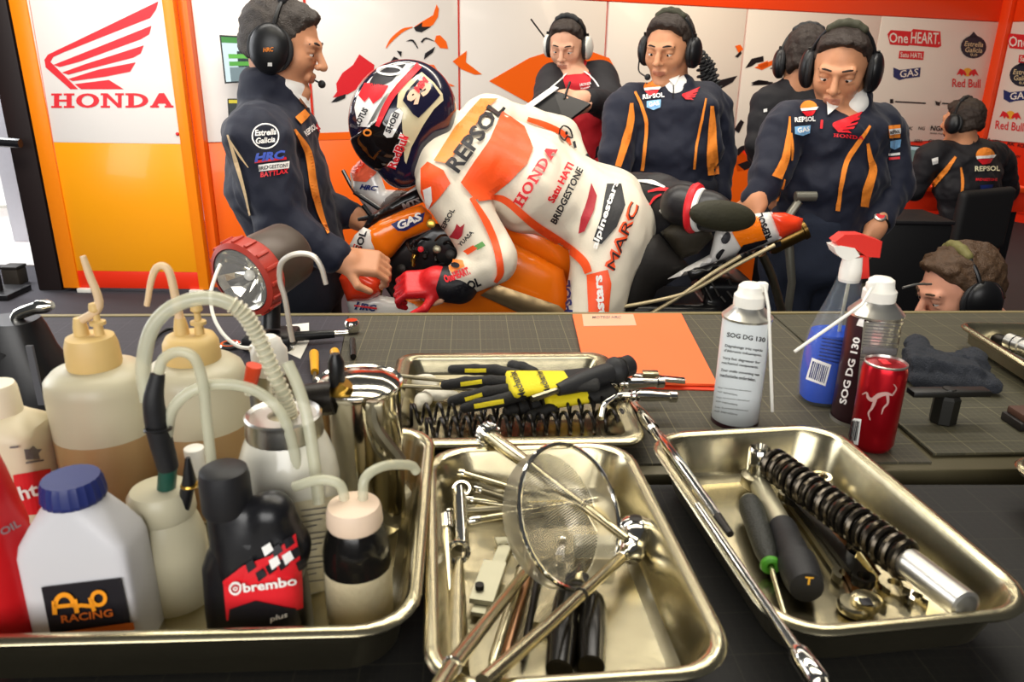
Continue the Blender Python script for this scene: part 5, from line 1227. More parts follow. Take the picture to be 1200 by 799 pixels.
def hand(w, d, n, side, curl=.6, k=1.0, spread=.0):
    """Palm, four bent fingers of unequal length and a thumb leaving the side of the palm."""
    d = unit(d); n = unit(np.asarray(n, float)-d*(np.asarray(n, float)@d)); t = np.cross(d, n)*side
    P = [bxs(w+d*.047*k, (.047*k, .039*k, .014*k), (d, t, n), .012*k, .012), rc(w-d*.03, w+d*.02*k, .027*k, .027*k, .015)]
    for off, L in ((.029, .072), (.0095, .081), (-.0095, .075), (-.028, .058)):
        p = w+d*.088*k+t*off*k; a = .25*curl; 
        for j, (sg, rr_) in enumerate(((.46, .0092), (.30, .0085), (.24, .0078))):
            a += curl*(.55 if j else .3); dd = d*math.cos(a)-n*math.sin(a)+t*off*spread; q = p+dd*L*sg*k
            P.append(rc(p, q, rr_*k, (rr_-.0006)*k, .0035)); p = q
    p = w+d*.022*k+t*.034*k-n*.004*k; q = p+unit(t*.75+d*.6-n*.25)*.04*k; P.append(rc(p, q, .0125*k, .0105*k, .010))
    q2 = q+unit(t*.15+d*.9-n*.35)*.032*k; P.append(rc(q, q2, .0103*k, .0085*k, .004)); return P


def headset(h, label, m=M_blk, cm=None, mic=True, side=1, tilt=0.0, group='headsets worn by the crew', cup=1.0, pad=None, ant=False):
    t = thing('headset', label, 'headset', h.p(0, 0, .13), group); cm = cm or m
    arc = [h.p(-.005+tilt*math.sin(a)*.1, math.cos(a)*.092, .002+math.sin(a)*.128) for a in np.linspace(0, math.pi, 13)]
    MB().tube(arc, [.006*h.k]*13, 8, 2).build('headband', M_blk, t)
    sdf('band_pad', [rc(arc[i], arc[i+1], .0125*h.k, .0125*h.k, .006) for i in range(4, 8)], .004, pad or M_rub, t)
    for q in (-1, 1):
        c = h.p(-.006, q*.092, -.008); cu = MB().ball(c, (.044*h.k*cup, .027*h.k, .054*h.k*cup), 22, (h.f, h.l*q, h.u)).build('ear_cup', cm, t, smooth=180)
        MB().torus(h.p(-.006, q*.084, -.008), h.l, .044*h.k*cup, .009*h.k, 26, 8, 1, 1).build('cushion', M_rub, cu)
        MB().tube([h.p(-.006, q*.095, .03), h.p(-.005, q*.095, .055)], .0045*h.k, 8).build('yoke', M_dark, cu)
    if mic:
        MB().tube([h.p(.02, side*.105, -.03), h.p(.06, side*.09, -.065), h.p(.105, side*.045, -.072)], .0026, 8, 4).build('mic_boom', M_blk, t)
        MB().ball(h.p(.112, side*.034, -.072), .0105, 12).build('microphone', M_rub, t)
    if ant: MB().tube([h.p(0, -.1, .02), h.p(.0, -.17, .11)], .0035, 8).build('antenna', M_blk, t)
    return t


def legs(body, hip, lat, spread, m, floor=0.0, r0=.088, r1=.062, fwd=(0, -1, 0), knees=None):
    P = []; lat = unit(lat); fwd = unit(fwd)
    P.append(ec(hip+V(0, 0, .09), hip-V(0, 0, .06), lat, .165, .115, .165, .115, .03))
    for q in (-1, 1):
        a = hip+lat*q*.082-V(0, 0, .05); b = V(*(hip+lat*q*spread)[:2], floor+.09); kn = (a+b)/2+fwd*.03
        P += [rc(a, kn, r0, r0*.78, .04), rc(kn, b, r0*.78, r1, .03)]
    o = sdf('trousers', P, .011, m, body, noise=(.004, 26, 5))
    for q in (-1, 1):
        b = V(*(hip+lat*q*spread)[:2], floor); sdf('shoe', [el(b+fwd*.06+V(0, 0, .04), (.045, .135, .045), (np.cross(fwd, EZ), fwd, EZ), .02), rc(b+V(0, 0, .06), b+V(0, 0, .1), .045, .048, .02), cutp(b+V(0, 0, .002), (0, 0, -1))], .009, M_shoe, body)
    return o


def person(label, h, neck, base, skin=M_skin, arms=(), hands=(), core=None, vox=.0045):
    t = thing('person', label, 'person', base)
    P = h.prims(neck)
    if core: P += [ec(core[0], core[1], core[2], .13, .08, .13, .085, .05), rc(neck, core[0], .062, .09, .04)]
    for a in arms: P += [rc(a[i], a[i+1], .036, .032, .02) for i in range(len(a)-1)]
    for q in hands: P += q
    body = sdf('body', P, vox, skin, t, matfn=h.face_mats, mats=[skin, M_lip])
    return t, body


def jacket(t, prims, m=M_jack, vox=.0075, amp=.0055, fr=52, seed=1, name='jacket'): return sdf(name, prims, vox, m, t, noise=(amp, fr, seed))
def dec(t, target, name, m, off=.004, sub=6, **kw):
    f = Flat(); f._go = lambda: f.lay(onto(target, off), name, m, t, sub=sub, **kw); return f
def stripe(t, target, pts, w, m=M_ofab, name='stripe', off=.0035): f = Flat(); f.line(pts, w, 5); f.lay(onto(target, off), name, m, t, sub=5)
def sunlogo(t, tg, x, y, s):
    a = Flat(); a.poly([(x+s*math.cos(q), y+s*.8*math.sin(q)) for q in np.linspace(math.pi*.95, 2.05*math.pi, 12)]); a.lay(onto(tg, .004), 'sun_badge', M_ofab, t, sub=5)
    a = Flat(); a.poly([(x-s, y+.12*s), (x+s*1.15, y-.05*s), (x+s*.9, y+.28*s), (x-s*.9, y+.4*s)]); a.lay(onto(tg, .005), 'sun_band', M_ink, t, sub=5)
    a = Flat(); a.poly([(x-s*.85, y+.45*s), (x+s*.85, y+.3*s), (x+s*.5, y+.85*s), (x-s*.3, y+1.0*s)]); a.lay(onto(tg, .004), 'sun_base', M_scarlet, t, sub=5)
def wing(t, tg, x, y, s, ang=0, honda=True, m=M_scarlet, name='wing_badge'):
    c, q = math.cos(ang), math.sin(ang); a = Flat()
    for f in FEATH:
        a.poly([(x+((u-237)*c-(v-107)*q)*s, y+((u-237)*q+(v-107)*c)*s) for u, v in f])
    if honda:
        g = lambda u, v: (x+(u*c-v*q)*s, y+(u*q+v*c)*s); slab(a, 'HONDA', g(-118, 150), g(172, 150), 34*s)
    a.lay(onto(tg, .004), name, m, t, sub=6)
def txt(t, tg, s_, p0, p1, h, m=M_ink, shear=0, bold=.03, name='lettering', off=.004, sub=5):
    a = Flat(); a.text(s_, p0, p1, h, shear, bold); a.lay(onto(tg, off), name, m, t, sub=sub)
def patch(t, tg, pts, m, name='patch', off=.0035, sub=6): a = Flat(); a.poly(pts); a.lay(onto(tg, off), name, m, t, sub=sub)

# --- man in profile by the lantern
Y = 2.12
h = Head(W(331, 54, Y), (.965, .0, -.25), (.24, -.02, .97), .96); nk = W(328, 122, Y)
nw, fw_ = W(402, 305, 1.89), W(418, 256, 2.24)
t, body = person('man in navy team jacket seen in profile, holding the motorcycle fairing beside the lantern', h, nk, V(nk[0], Y, 0), M_skin,
                 arms=[(W(335, 262, 1.9), nw), (W(375, 238, 2.3), fw_)], hands=[hand(nw, (.93, .05, -.1), (.1, -.62, .78), 1, 1.45, 1.0), hand(fw_, (.8, -.35, -.4), (.1, .2, 1), -1, .8)], core=(W(325, 160, Y), W(350, 280, Y), (0, 1, 0)), vox=.0042)
h.extras(body, M_hairg); h.hair(body, M_hairg, .060, -.07)
J = [ec(W(318, 148, Y), W(326, 215, Y), (0, 1, 0), .185, .105, .195, .12, .05), ec(W(326, 215, Y), W(356, 294, Y), (0, 1, 0), .19, .12, .175, .115, .05), rc(W(306, 160, 1.97), W(334, 152, 2.28), .078, .074, .05),
     rc(W(305, 168, 1.94), W(331, 262, 1.9), .083, .066, .016), rc(W(331, 262, 1.9), W(392, 300, 1.885), .064, .043, .016), rc(W(342, 168, 2.3), W(372, 240, 2.31), .075, .06, .016), rc(W(372, 240, 2.31), W(408, 250, 2.25), .058, .044, .016),
     ec(W(320, 130, Y), W(318, 96, Y), (0, 1, 0), .085, .092, .078, .080, .02)]
sdf('shirt_collar', [ec(W(324, 120, Y), W(328, 97, Y), (0, 1, 0), .072, .080, .068, .074, .01)], .005, M_shirt, t)
jk = jacket(t, J, seed=2, amp=.0062); legs(t, W(352, 318, Y), (0, 1, 0), .12, M_trs, fwd=(1, 0, 0))
stripe(t, jk, [(344, 152), (360, 178), (366, 215), (374, 248), (384, 274)], [3, 8, 9, 7, 3]); stripe(t, jk, [(268, 158), (278, 190), (288, 225), (294, 252)], [2, 5, 3, 2], mat('piping_cream', 'd9b98a', .7)); stripe(t, jk, [(268, 160), (282, 182), (292, 196)], [1.5, 2.5, 1], MATS['piping_cream'])
a = Flat(); a.ring(311, 160, 16, 15, 1.6); a.lay(onto(jk, .004), 'badge_ring', M_ink, t, sub=5)
txt(t, jk, 'Estrella', (299, 160), (323, 158), 7, M_ink, .2); txt(t, jk, 'Galicia', (300, 169), (322, 167), 7, M_ink, .2)
txt(t, jk, 'HRC', (299, 190), (334, 186), 10, mat('badge_blue', '3c56b8', .5), .25, .05); patch(t, jk, [(299, 188), (334, 184), (335, 187), (299, 191)], M_scarlet, 'red_bar')
patch(t, jk, [(303, 193), (338, 189), (338, 197), (304, 201)], M_ink, 'white_patch'); txt(t, jk, 'BRIDGESTONE', (304, 199.5), (337, 195.5), 4.5, M_black, .2, .02, off=.006); txt(t, jk, 'BATTLAX', (306, 208), (338, 203), 6, M_scarlet, .2)
txt(t, jk, 'REPSOL', (358, 160), (371, 150), 7, M_ink, .1); patch(t, jk, [(345, 138), (356, 128), (362, 135), (352, 146)], M_ofab, 'sun_badge'); patch(t, jk, [(346, 110), (360, 117), (369, 132), (358, 126)], M_shirt, 'shirt_collar', .006)
wing(t, jk, 378, 150, .07, .9, False)
hs = headset(h, 'black headset with printed ear cup on the man in profile', cup=1.18); cu = [c for c in hs.children if c.name.startswith('ear_cup')]
txt(hs, cu, 'HRC', (309, 61), (321, 60), 5, M_ofab, .2); patch(hs, cu, [(314, 73), (319, 73), (319, 77), (314, 77)], M_ink, 'sticker')

# --- man standing behind the rider
Y = 2.75
h = Head(W(784, 58, Y), (-.5, -.82, -.22), (-.03, -.12, 1), .93); nk = W(787, 112, Y+.02); lat = unit((.96, -.28, 0))
wl, wr2 = W(722, 226, 2.62), W(842, 232, 2.78)
t, body = person('man in navy team jacket standing behind the rider, looking down', h, nk, V(nk[0], Y, 0), M_skin, arms=[(W(722, 180, 2.68), wl), (W(844, 185, 2.84), wr2)], hands=[hand(wl, (0, -.2, -1), (-.9, .1, 0), 1, .5), hand(wr2, (0, -.2, -1), (.9, .1, 0), -1, .5)], core=(W(784, 130, Y), W(782, 230, Y), lat))
h.extras(body, M_hair); h.hair(body, M_hair, .048, -.06, vol=.002)
J = [ec(W(784, 128, Y), W(784, 175, Y), lat, .168, .112, .168, .115, .05), ec(W(784, 175, Y), W(782, 236, Y), lat, .165, .115, .155, .11, .05), rc(W(740, 122, 2.76), W(826, 120, 2.82), .07, .07, .05),
     rc(W(731, 130, 2.74), W(722, 180, 2.68), .07, .058, .016), rc(W(722, 180, 2.68), W(721, 222, 2.63), .056, .045, .02), rc(W(835, 130, 2.84), W(843, 182, 2.84), .07, .058, .016), rc(W(843, 182, 2.84), W(842, 228, 2.79), .056, .045, .02), ec(W(787, 118, Y+.02), W(787, 100, Y), lat, .085, .08, .075, .07, .02)]
sdf('shirt_collar', [ec(W(787, 116, Y+.02), W(786, 101, Y-.01), lat, .074, .074, .07, .068, .01)], .005, M_shirt, t)
jk = jacket(t, J, seed=4); legs(t, W(782, 245, Y), lat, .12, M_trs)
stripe(t, jk, [(744, 108), (752, 125), (758, 145), (756, 175), (753, 200)], [2.5, 4, 4, 4, 4]); stripe(t, jk, [(740, 121), (739, 140), (733, 165), (724, 195)], [4, 8, 9, 7]); stripe(t, jk, [(827, 116), (822, 140), (817, 165), (813, 198)], [2, 3, 3, 3]); stripe(t, jk, [(834, 124), (834, 150), (834, 180), (836, 205)], [4, 9, 13, 14])
sunlogo(t, jk, 764, 103, 10); txt(t, jk, 'REPSOL', (753, 117), (779, 114.5), 5.5); patch(t, jk, [(758, 119), (775, 117), (774, 126), (766, 129), (758, 126)], mat('badge_sky', '7fb2dd', .5), 'gas_badge'); txt(t, jk, 'GAS', (761, 126), (773, 124), 5, M_ink, off=.006); wing(t, jk, 809, 110, .075, .05, False)
patch(t, jk, [(772, 84), (780, 88), (796, 76), (805, 64), (803, 78), (790, 101)], M_shirt, 'shirt_collar', .006); stripe(t, jk, [(789, 100), (789, 116)], 1.2, M_dark, 'zip')
hs = headset(h, 'black headset with boom microphone on the man behind the rider', side=-1, pad=mat('pad_olive', '3b3a2a', .7))
P0 = W(826, 78, 2.86); cc = MB()
for i in range(5): cc.helix(P0+V(-.02+.012*i, .01*i, .05-.01*i), P0+V(.0+.016*i, .02, -.06-.006*i), .013, .005, 5, 6, 10)
cc.build('coiled_cable', M_rub, hs)
a = Flat(); 
for x, y in ((826, 75), (832, 82), (822, 88)): a.rect(x, y, x+2, y+1.5)
# --- man writing on a clipboard
Y = 3.5
h = Head(W(665, 53, Y), (-.3, -.86, -.36), (-.07, -.34, .94), .93); nk = W(672, 86, Y+.06); lat = unit((.96, -.2, 0))
wl, wr2 = W(656, 128, 3.12), W(684, 116, 3.08)
t, body = person('man in red and black jacket writing on a clipboard', h, nk, V(nk[0], Y, 0), M_skin2, arms=[(W(640, 128, 3.3), wl), (W(716, 124, 3.25), wr2)], hands=[hand(wl, (.5, -.5, -.1), (0, .3, -1), 1, .7, .95), hand(wr2, (-.9, -.35, .12), (.1, -.5, .8), 1, .9, .95)], core=(W(675, 100, Y), W(675, 180, Y), lat))
h.extras(body, M_hair, gaze=-.004); h.hair(body, M_hair, .046, -.055)
M_rj = mat('red_fabric', 'cf1f2b', .7, var=.08, bump=.12, bscale=120); M_bj = mat('black_fabric', '17151a', .75, var=.1, bump=.12)
J = [ec(W(676, 100, Y), W(676, 140, Y), lat, .165, .11, .165, .115, .05), ec(W(676, 140, Y), W(676, 186, Y), lat, .165, .115, .16, .115, .05), ec(W(673, 90, Y+.05), W(672, 80, Y+.03), lat, .075, .075, .068, .066, .02)]
jk = jacket(t, J, M_rj, seed=6)
S2 = [rc(W(648, 96, 3.5), W(640, 126, 3.32), .075, .062, .016), rc(W(640, 126, 3.32), W(652, 128, 3.16), .058, .045, .02), rc(W(703, 94, 3.5), W(716, 124, 3.28), .078, .064, .016), rc(W(716, 124, 3.28), W(690, 118, 3.1), .06, .046, .02), rc(W(650, 92, 3.54), W(700, 90, 3.54), .062, .062, .04)]
sl = sdf('sleeves', S2, .0085, M_bj, t, noise=(.004, 30, 3)); legs(t, W(676, 196, Y), lat, .11, M_trs)
txt(t, [jk, sl], 'HONDA', (680, 101), (694, 99), 3, M_ink); txt(t, [jk, sl], 'Racing', (681, 105), (693, 103), 2.4, M_ink); stripe(t, [jk, sl], [(645, 104), (655, 95), (665, 86)], 1.6, M_shirt); stripe(t, [jk, sl], [(684, 84), (695, 92), (702, 102)], 1.6, M_shirt)
headset(h, 'white headset with aerial on the man writing', M_wpl, mat('headset_white', 'd9d6cc', .4, .2), mic=False, ant=True)
cbp = [W(613, 130, 3.0), W(648, 105, 3.06), W(692, 121, 3.0), W(662, 144, 2.92)]; cbt = thing('clipboard', 'black clipboard with white sheets held by the man writing', 'clipboard', W(655, 128, 3.0))
MB().prism(cbp, unit(np.cross(cbp[1]-cbp[0], cbp[3]-cbp[0]))*.012).build('board', M_blk, cbt); cq = [cbp[0], cbp[1], cbp[1]*.85+cbp[2]*.15, cbp[0]*.85+cbp[3]*.15]; MB().prism([p+V(0, 0, .012) for p in cq], (0, 0, .003)).build('paper', M_shirt, cbt)
pe = thing('pen', 'dark pen in the hand of the man writing', 'pen', W(662, 112, 3.02)); MB().tube([W(661, 116, 3.02), W(668, 96, 3.06)], .0045, 8).build('barrel', M_blk, pe); MB().tube([W(660, 118, 3.02), W(661, 116, 3.02)], [.001, .004], 8).build('tip', M_steel2, pe)

# --- man on the right looking down at the tail
Y = 2.38
h = Head(W(985, 80, Y), (-.42, -.82, -.36), (-.12, -.34, .93), .98); nk = W(990, 138, Y+.05); lat = unit((.97, .22, 0))
wl, wr2 = W(887, 233, 2.23), W(1026, 266, 2.31)
t, body = person('man in navy team jacket and dark jeans looking down at the motorcycle tail', h, nk, V(nk[0], Y, 0), M_skin, arms=[(W(904, 205, 2.27), wl), (W(1046, 220, 2.43), wr2)], hands=[hand(wl, (-.4, -.15, -.85), (-.7, -.6, .2), 1, .6, 1.0), hand(wr2, (-.35, -.2, -.9), (.6, -.7, .2), -1, .6)], core=(W(980, 155, Y), W(965, 255, Y), lat), vox=.0042)
h.extras(body, M_hair, gaze=-.005); h.hair(body, M_hair, .042, -.055)
J = [ec(W(980, 155, Y), W(974, 210, Y), lat, .165, .11, .165, .115, .05), ec(W(974, 210, Y), W(962, 272, Y), lat, .16, .115, .148, .11, .05), rc(W(925, 146, 2.34), W(1030, 150, 2.45), .07, .07, .05),
     rc(W(917, 156, 2.32), W(903, 202, 2.27), .068, .056, .016), rc(W(903, 202, 2.27), W(888, 229, 2.24), .054, .044, .02), rc(W(1036, 160, 2.47), W(1046, 218, 2.43), .072, .06, .016), rc(W(1046, 218, 2.43), W(1028, 260, 2.33), .058, .046, .02), ec(W(990, 142, Y+.05), W(988, 120, Y+.02), lat, .088, .085, .08, .076, .02)]
sdf('shirt_collar', [ec(W(990, 142, Y+.04), W(987, 122, Y+.01), lat, .080, .080, .076, .074, .01)], .005, M_shirt, t)
jk = jacket(t, J, seed=8, amp=.0062); legs(t, W(955, 290, Y), lat, .1, M_jean, r0=.085)
for pts, w_ in (([(1019, 148), (1005, 168), (992, 189), (985, 220), (981, 247)], [3, 6, 6, 5, 5]), ([(1016, 168), (1019, 185), (1022, 200), (1016, 222), (1012, 242)], [3, 6, 10, 11, 9]), ([(925, 137), (924, 158), (920, 185), (910, 208)], [2, 5, 9, 12]), ([(927, 156), (928, 172), (927, 188)], [2, 3, 2]), ([(919, 210), (915, 224), (912, 236)], [2, 3, 2])): stripe(t, jk, pts, w_)
sunlogo(t, jk, 947, 127, 10); txt(t, jk, 'REPSOL', (931, 144), (955, 142.5), 6); patch(t, jk, [(931, 149), (949, 147), (948, 156), (940, 159), (931, 157)], MATS['badge_sky'], 'gas_badge'); txt(t, jk, 'GAS', (934, 156), (947, 154), 5.5, M_ink, off=.006); wing(t, jk, 992, 143, .125, .08, True)
patch(t, jk, [(967, 116), (975, 121), (995, 108), (1008, 97), (1004, 112), (985, 124), (969, 136)], M_shirt, 'shirt_collar', .006); stripe(t, jk, [(963, 141), (962, 151)], 3, M_scarlet, 'zip_tag')
patch(t, jk, [(1040, 148), (1054, 146), (1054, 161), (1041, 162)], M_ofab, 'sleeve_badge'); patch(t, jk, [(1040, 152), (1054, 150), (1054, 156), (1041, 158)], M_ink, 'sleeve_band', .005); txt(t, jk, 'REPSOL', (1041, 157), (1053, 155), 3.5, M_black, off=.007); patch(t, jk, [(1042, 165), (1055, 163), (1054, 172), (1048, 175), (1042, 173)], MATS['badge_sky'], 'sleeve_gas'); stripe(t, jk, [(1040, 181), (1054, 180)], 3, M_ink, 'sleeve_bar'); stripe(t, jk, [(1041, 186), (1054, 185)], 3, M_scarlet, 'sleeve_bar')
headset(h, 'black headset with olive band pad on the man looking at the motorcycle tail', mic=False, pad=MATS['pad_olive'], cup=1.1)
wt = thing('wristwatch', 'steel wristwatch with red face on the wrist over the spray bottle', 'watch', wr2); d = unit(W(1046, 220, 2.43)-wr2); MB().torus(wr2+d*.01, d, .034, .006, 24, 8).build('strap', M_dark, wt); q = unit(CAM-wr2); q = unit(q-d*(q@d)); MB().lathe(wr2+d*.01+q*.032, [(.018, 0), (.018, .007), (.014, .009), (0, .009)], q, 20).build('case', M_silv, wt); MB().lathe(wr2+d*.01+q*.0415, [(.012, 0), (0, .0005)], q, 20).build('dial', M_scarlet, wt)

# --- crew member behind him
Y = 3.0
h = Head(W(944, 72, Y), (.25, .93, -.2), (.0, .1, 1), .98); nk = W(935, 112, Y); lat = unit((.97, -.2, 0))
wl = W(905, 205, 2.9)
t, body = person('crew member in black jacket with back turned, half hidden by another man', h, nk, V(nk[0], Y, 0), M_skin, arms=[(W(893, 165, 2.95), wl)], hands=[hand(wl, (.1, -.1, -1), (-.9, -.2, 0), 1, .5)], core=(W(935, 130, Y), W(935, 230, Y), lat), vox=.006)
h.hair(body, M_hair, .05, -.07)
J = [ec(W(936, 128, Y), W(936, 175, Y), lat, .165, .11, .165, .115, .05), ec(W(936, 175, Y), W(936, 235, Y), lat, .165, .115, .155, .11, .05), rc(W(908, 118, Y), W(970, 118, Y), .062, .062, .05), rc(W(901, 124, 3.0), W(892, 170, 2.95), .07, .056, .016), rc(W(892, 170, 2.95), W(903, 200, 2.91), .055, .046, .02), rc(W(972, 124, 3.0), W(985, 180, 3.0), .07, .056, .016), ec(W(936, 114, Y), W(938, 98, Y), lat, .08, .08, .07, .07, .02)]
jk = jacket(t, J, M_bj, seed=9); legs(t, W(936, 245, Y), lat, .12, M_trs, fwd=(0, 1, 0)); patch(t, jk, [(895, 128), (899, 127), (899, 131), (895, 132)], M_ink, 'sleeve_badge'); patch(t, jk, [(941, 84), (946, 88), (945, 97), (940, 92)], M_scarlet, 'collar_badge')
headset(h, 'black headset on the crew member with back turned', mic=False)

# --- engineer seated at the screens
Y = 4.4
h = Head(W(1128, 143, Y), (-.45, .88, -.05), (0, .02, 1), 1.0); nk = W(1130, 172, Y); lat = unit((.9, .42, 0))
wl, wr2 = W(1072, 203, 4.75), W(1100, 208, 4.85)
t, body = person('engineer in black team jacket seated at the screen with back turned', h, nk, V(nk[0], Y, 0), M_skin, arms=[(W(1070, 222, 4.45), wl), (W(1178, 225, 4.7), wr2)], hands=[hand(wl, (.1, .9, -.2), (0, .2, 1), -1, .5), hand(wr2, (-.5, .8, -.2), (0, .2, 1), 1, .5)], core=(W(1130, 182, Y), W(1136, 235, Y), lat), vox=.006)
h.hair(body, M_hair, .05, -.07)
J = [ec(W(1130, 184, Y), W(1134, 212, Y), lat, .19, .12, .2, .13, .05), ec(W(1134, 212, Y), W(1138, 255, Y), lat, .2, .13, .19, .13, .05), rc(W(1098, 180, Y-.02), W(1165, 182, Y+.1), .075, .075, .05), rc(W(1090, 185, Y-.02), W(1070, 222, 4.42), .08, .062, .016), rc(W(1070, 222, 4.42), W(1070, 206, 4.68), .058, .045, .02), rc(W(1172, 188, 4.55), W(1180, 225, 4.7), .08, .062, .016), rc(W(1180, 225, 4.7), W(1110, 210, 4.82), .058, .045, .02), ec(W(1130, 174, Y), W(1130, 164, Y), lat, .082, .08, .075, .07, .02)]
jk = jacket(t, J, M_bj, seed=10)
hipc = V(W(1140, 262, Y)[0], Y+.03, .55); sdf('trousers', [ec(hipc+V(0, 0, .14), hipc-V(0, 0, .02), lat, .18, .14, .18, .14, .04)]+sum([[rc(hipc+lat*q*.09, hipc+lat*q*.11+V(-.2, .4, .0), .085, .07, .03), rc(hipc+lat*q*.11+V(-.2, .4, 0), V(*(hipc+lat*q*.11+V(-.2, .42, 0))[:2], .08), .068, .055, .03)] for q in (-1, 1)], []), .012, M_trs, t)
for q in (-1, 1): b_ = V(*(hipc+lat*q*.11+V(-.2, .42, 0))[:2], 0); sdf('shoe', [el(b_+V(-.03, .06, .04), (.05, .12, .045), None, .02), rc(b_+V(0, 0, .06), b_+V(0, 0, .1), .045, .048, .02), cutp(b_+V(0, 0, .002), (0, 0, -1))], .01, M_shoe, t)
sunlogo(t, jk, 1154, 182, 11); txt(t, jk, 'REPSOL', (1142, 200.5), (1171, 200.5), 6, mat('back_cream', 'efe6c0', .6)); txt(t, jk, 'BRIDGESTONE', (1143, 212), (1168, 212), 3.2, M_scarlet); patch(t, jk, [(1148, 217), (1163, 216), (1162, 222), (1149, 223)], M_navy, 'gas_badge'); stripe(t, jk, [(1120, 184), (1108, 200), (1095, 215), (1088, 226)], [3, 6, 7, 5]); stripe(t, jk, [(1126, 196), (1128, 212), (1127, 225)], [2, 4, 3]); patch(t, jk, [(1092, 186), (1099, 184), (1099, 191), (1093, 193)], M_ink, 'sleeve_badge')
headset(h, 'black headset on the seated engineer', side=-1)

# --- man crouching behind the bench
Y = 1.95
h = Head(W(1124, 340, Y), (-.94, -.08, -.33), (.33, 0, .94), .97); nk = W(1158, 392, Y)
t, body = person('crouching man laughing behind the bench, head just above its edge', h, nk, V(nk[0]+.1, Y, 0), mat('skin_pink', 'd99a7e', .5, var=.07, scale=60, bump=.06), core=(nk+V(.06, 0, -.08), nk+V(.2, 0, -.45), (0, 1, 0)))
h.extras(body, M_hairb); h.hair(body, M_hairb, .050, -.06, .005, 3, .004)
c0 = nk+V(.05, 0, -.08); c1 = nk+V(.22, 0, -.42); J = [ec(c0, c1, (0, 1, 0), .18, .12, .18, .13, .05), rc(c0+V(0, -.15, 0), c0+V(-.1, -.2, -.28), .072, .06, .03), rc(c0+V(-.1, -.2, -.28), c0+V(-.32, -.14, -.3), .058, .045, .03), rc(c0+V(0, .15, 0), c0+V(-.1, .2, -.28), .072, .06, .03), rc(c0+V(-.1, .2, -.28), c0+V(-.32, .14, -.3), .058, .045, .03)]
jk = jacket(t, J, M_jack, seed=12, vox=.01)
hp_ = c1+V(.02, 0, -.05); sdf('trousers', [el(hp_, (.15, .18, .14), None, .04)]+sum([[rc(hp_+V(0, q*.1, 0), V(hp_[0]-.36, Y+q*.15, .42), .09, .075, .03), rc(V(hp_[0]-.36, Y+q*.15, .42), V(hp_[0]-.12, Y+q*.15, .08), .07, .058, .03)] for q in (-1, 1)], []), .012, M_trs, t)
for q in (-1, 1): b_ = V(hp_[0]-.14, Y+q*.15, 0); sdf('shoe', [el(b_+V(-.06, 0, .04), (.13, .05, .045), None, .02), rc(b_+V(0, 0, .06), b_+V(0, 0, .1), .045, .048, .02), cutp(b_+V(0, 0, .002), (0, 0, -1))], .01, M_shoe, t)
hs = headset(h, 'black headset with olive pad on the crouching man behind the bench', mic=False, pad=mat('pad_khaki', '6b6538', .7), cup=1.15)
MB().tube([W(1091, 333, 1.84), W(1075, 333, 1.8), W(1058, 337, 1.78)], .003, 8, 4).build('mic_boom', M_silv, hs)
# ------------------------------------------------------------------ motorcycle
M_bor = mat('fairing_orange', 'ff7d12', .22, var=.03, coat=.5); M_bwh = mat('fairing_white', 'ece8e2', .22, var=.02, coat=.5); M_brd = mat('fairing_red', 'f2421f', .22, var=.03, coat=.5)
M_car = mat('carbon_black', '121113', .3, var=.1, coat=.2); M_seat = mat('seat_foam', '1c1815', .7, var=.1, bump=.2); M_brass = mat('brass', 'c9a24a', .3, 1)
bk = thing('motorcycle', 'orange white and red racing motorcycle under the leaning rider', 'motorcycle', V(W(650, 300, 2.25)[0], 2.25, 0))
def shell(name, poly, Y, bulge, m, back=.03, step=5, sm=0, rim=None): return puff(name, poly, Y, bulge, back, m, bk, step, sm, rim)
low = shell('lower_fairing', [(462, 349), (520, 338), (560, 318), (575, 276), (598, 282), (660, 316), (668, 345), (690, 420), (470, 420), (440, 375)], lambda x, y: 2.08, .03, M_bor, .06, 7, rim=40)
nose = shell('nose_cowl', [(410, 203), (420, 190), (432, 178), (452, 180), (446, 205), (452, 222), (478, 224), (468, 236), (442, 256), (424, 238), (412, 220)], lambda x, y: 2.34-.0012*(x-410), .05, M_bwh, .05, 4)
patchs = onto(nose, .004)
a = Flat(); a.poly([(412, 201), (421, 190), (431, 182), (444, 183), (440, 203), (430, 213), (416, 212)]); a.lay(patchs, 'red_print', mat('salmon_red', 'f46a4a', .3), bk, sub=4)
a = Flat(); a.text('93', (418, 205), (432, 192), 8, .1, .05); a.lay(onto(nose, .006), 'race_number', M_brd, bk, sub=4)
a = Flat(); a.text('HRC', (423, 221), (442, 224), 6, .25, .05); a.lay(onto(nose, .006), 'maker_print', M_navy, bk, sub=4)
top = shell('upper_fairing', [(428, 270), (445, 258), (470, 247), (494, 240), (506, 252), (506, 269), (476, 281), (460, 300), (450, 309), (436, 300), (428, 285)], lambda x, y: 2.05+.0006*(x-430), .03, M_bor, .04, 4)
shell('screen_band', [(424, 268), (434, 252), (470, 230), (494, 219), (498, 236), (470, 247), (445, 258), (430, 270)], lambda x, y: 2.08+.0006*(x-430), .02, M_car, .02, 4)
scr = shell('windscreen', [(440, 250), (452, 232), (478, 212), (496, 204), (494, 219), (470, 231), (448, 247)], lambda x, y: 2.16+.0006*(x-430), .012, mat('screen_tint', '4a4038', .08, alpha=.45), .002, 4)
shell('screen_trim', [(436, 262), (448, 246), (490, 216), (497, 211), (497, 215), (452, 248), (440, 264)], lambda x, y: 2.10+.0006*(x-430), .006, M_bwh, .004, 3)
side = shell('side_number_panel', [(409, 288), (416, 275), (426, 266), (436, 270), (441, 294), (430, 304), (417, 306)], 2.04, .018, M_bwh, .03, 4)
a = Flat(); a.text('SOL', (424, 294), (430, 272), 8, 0, .04); a.lay(onto(side, .003), 'lettering', M_black, bk, sub=3)
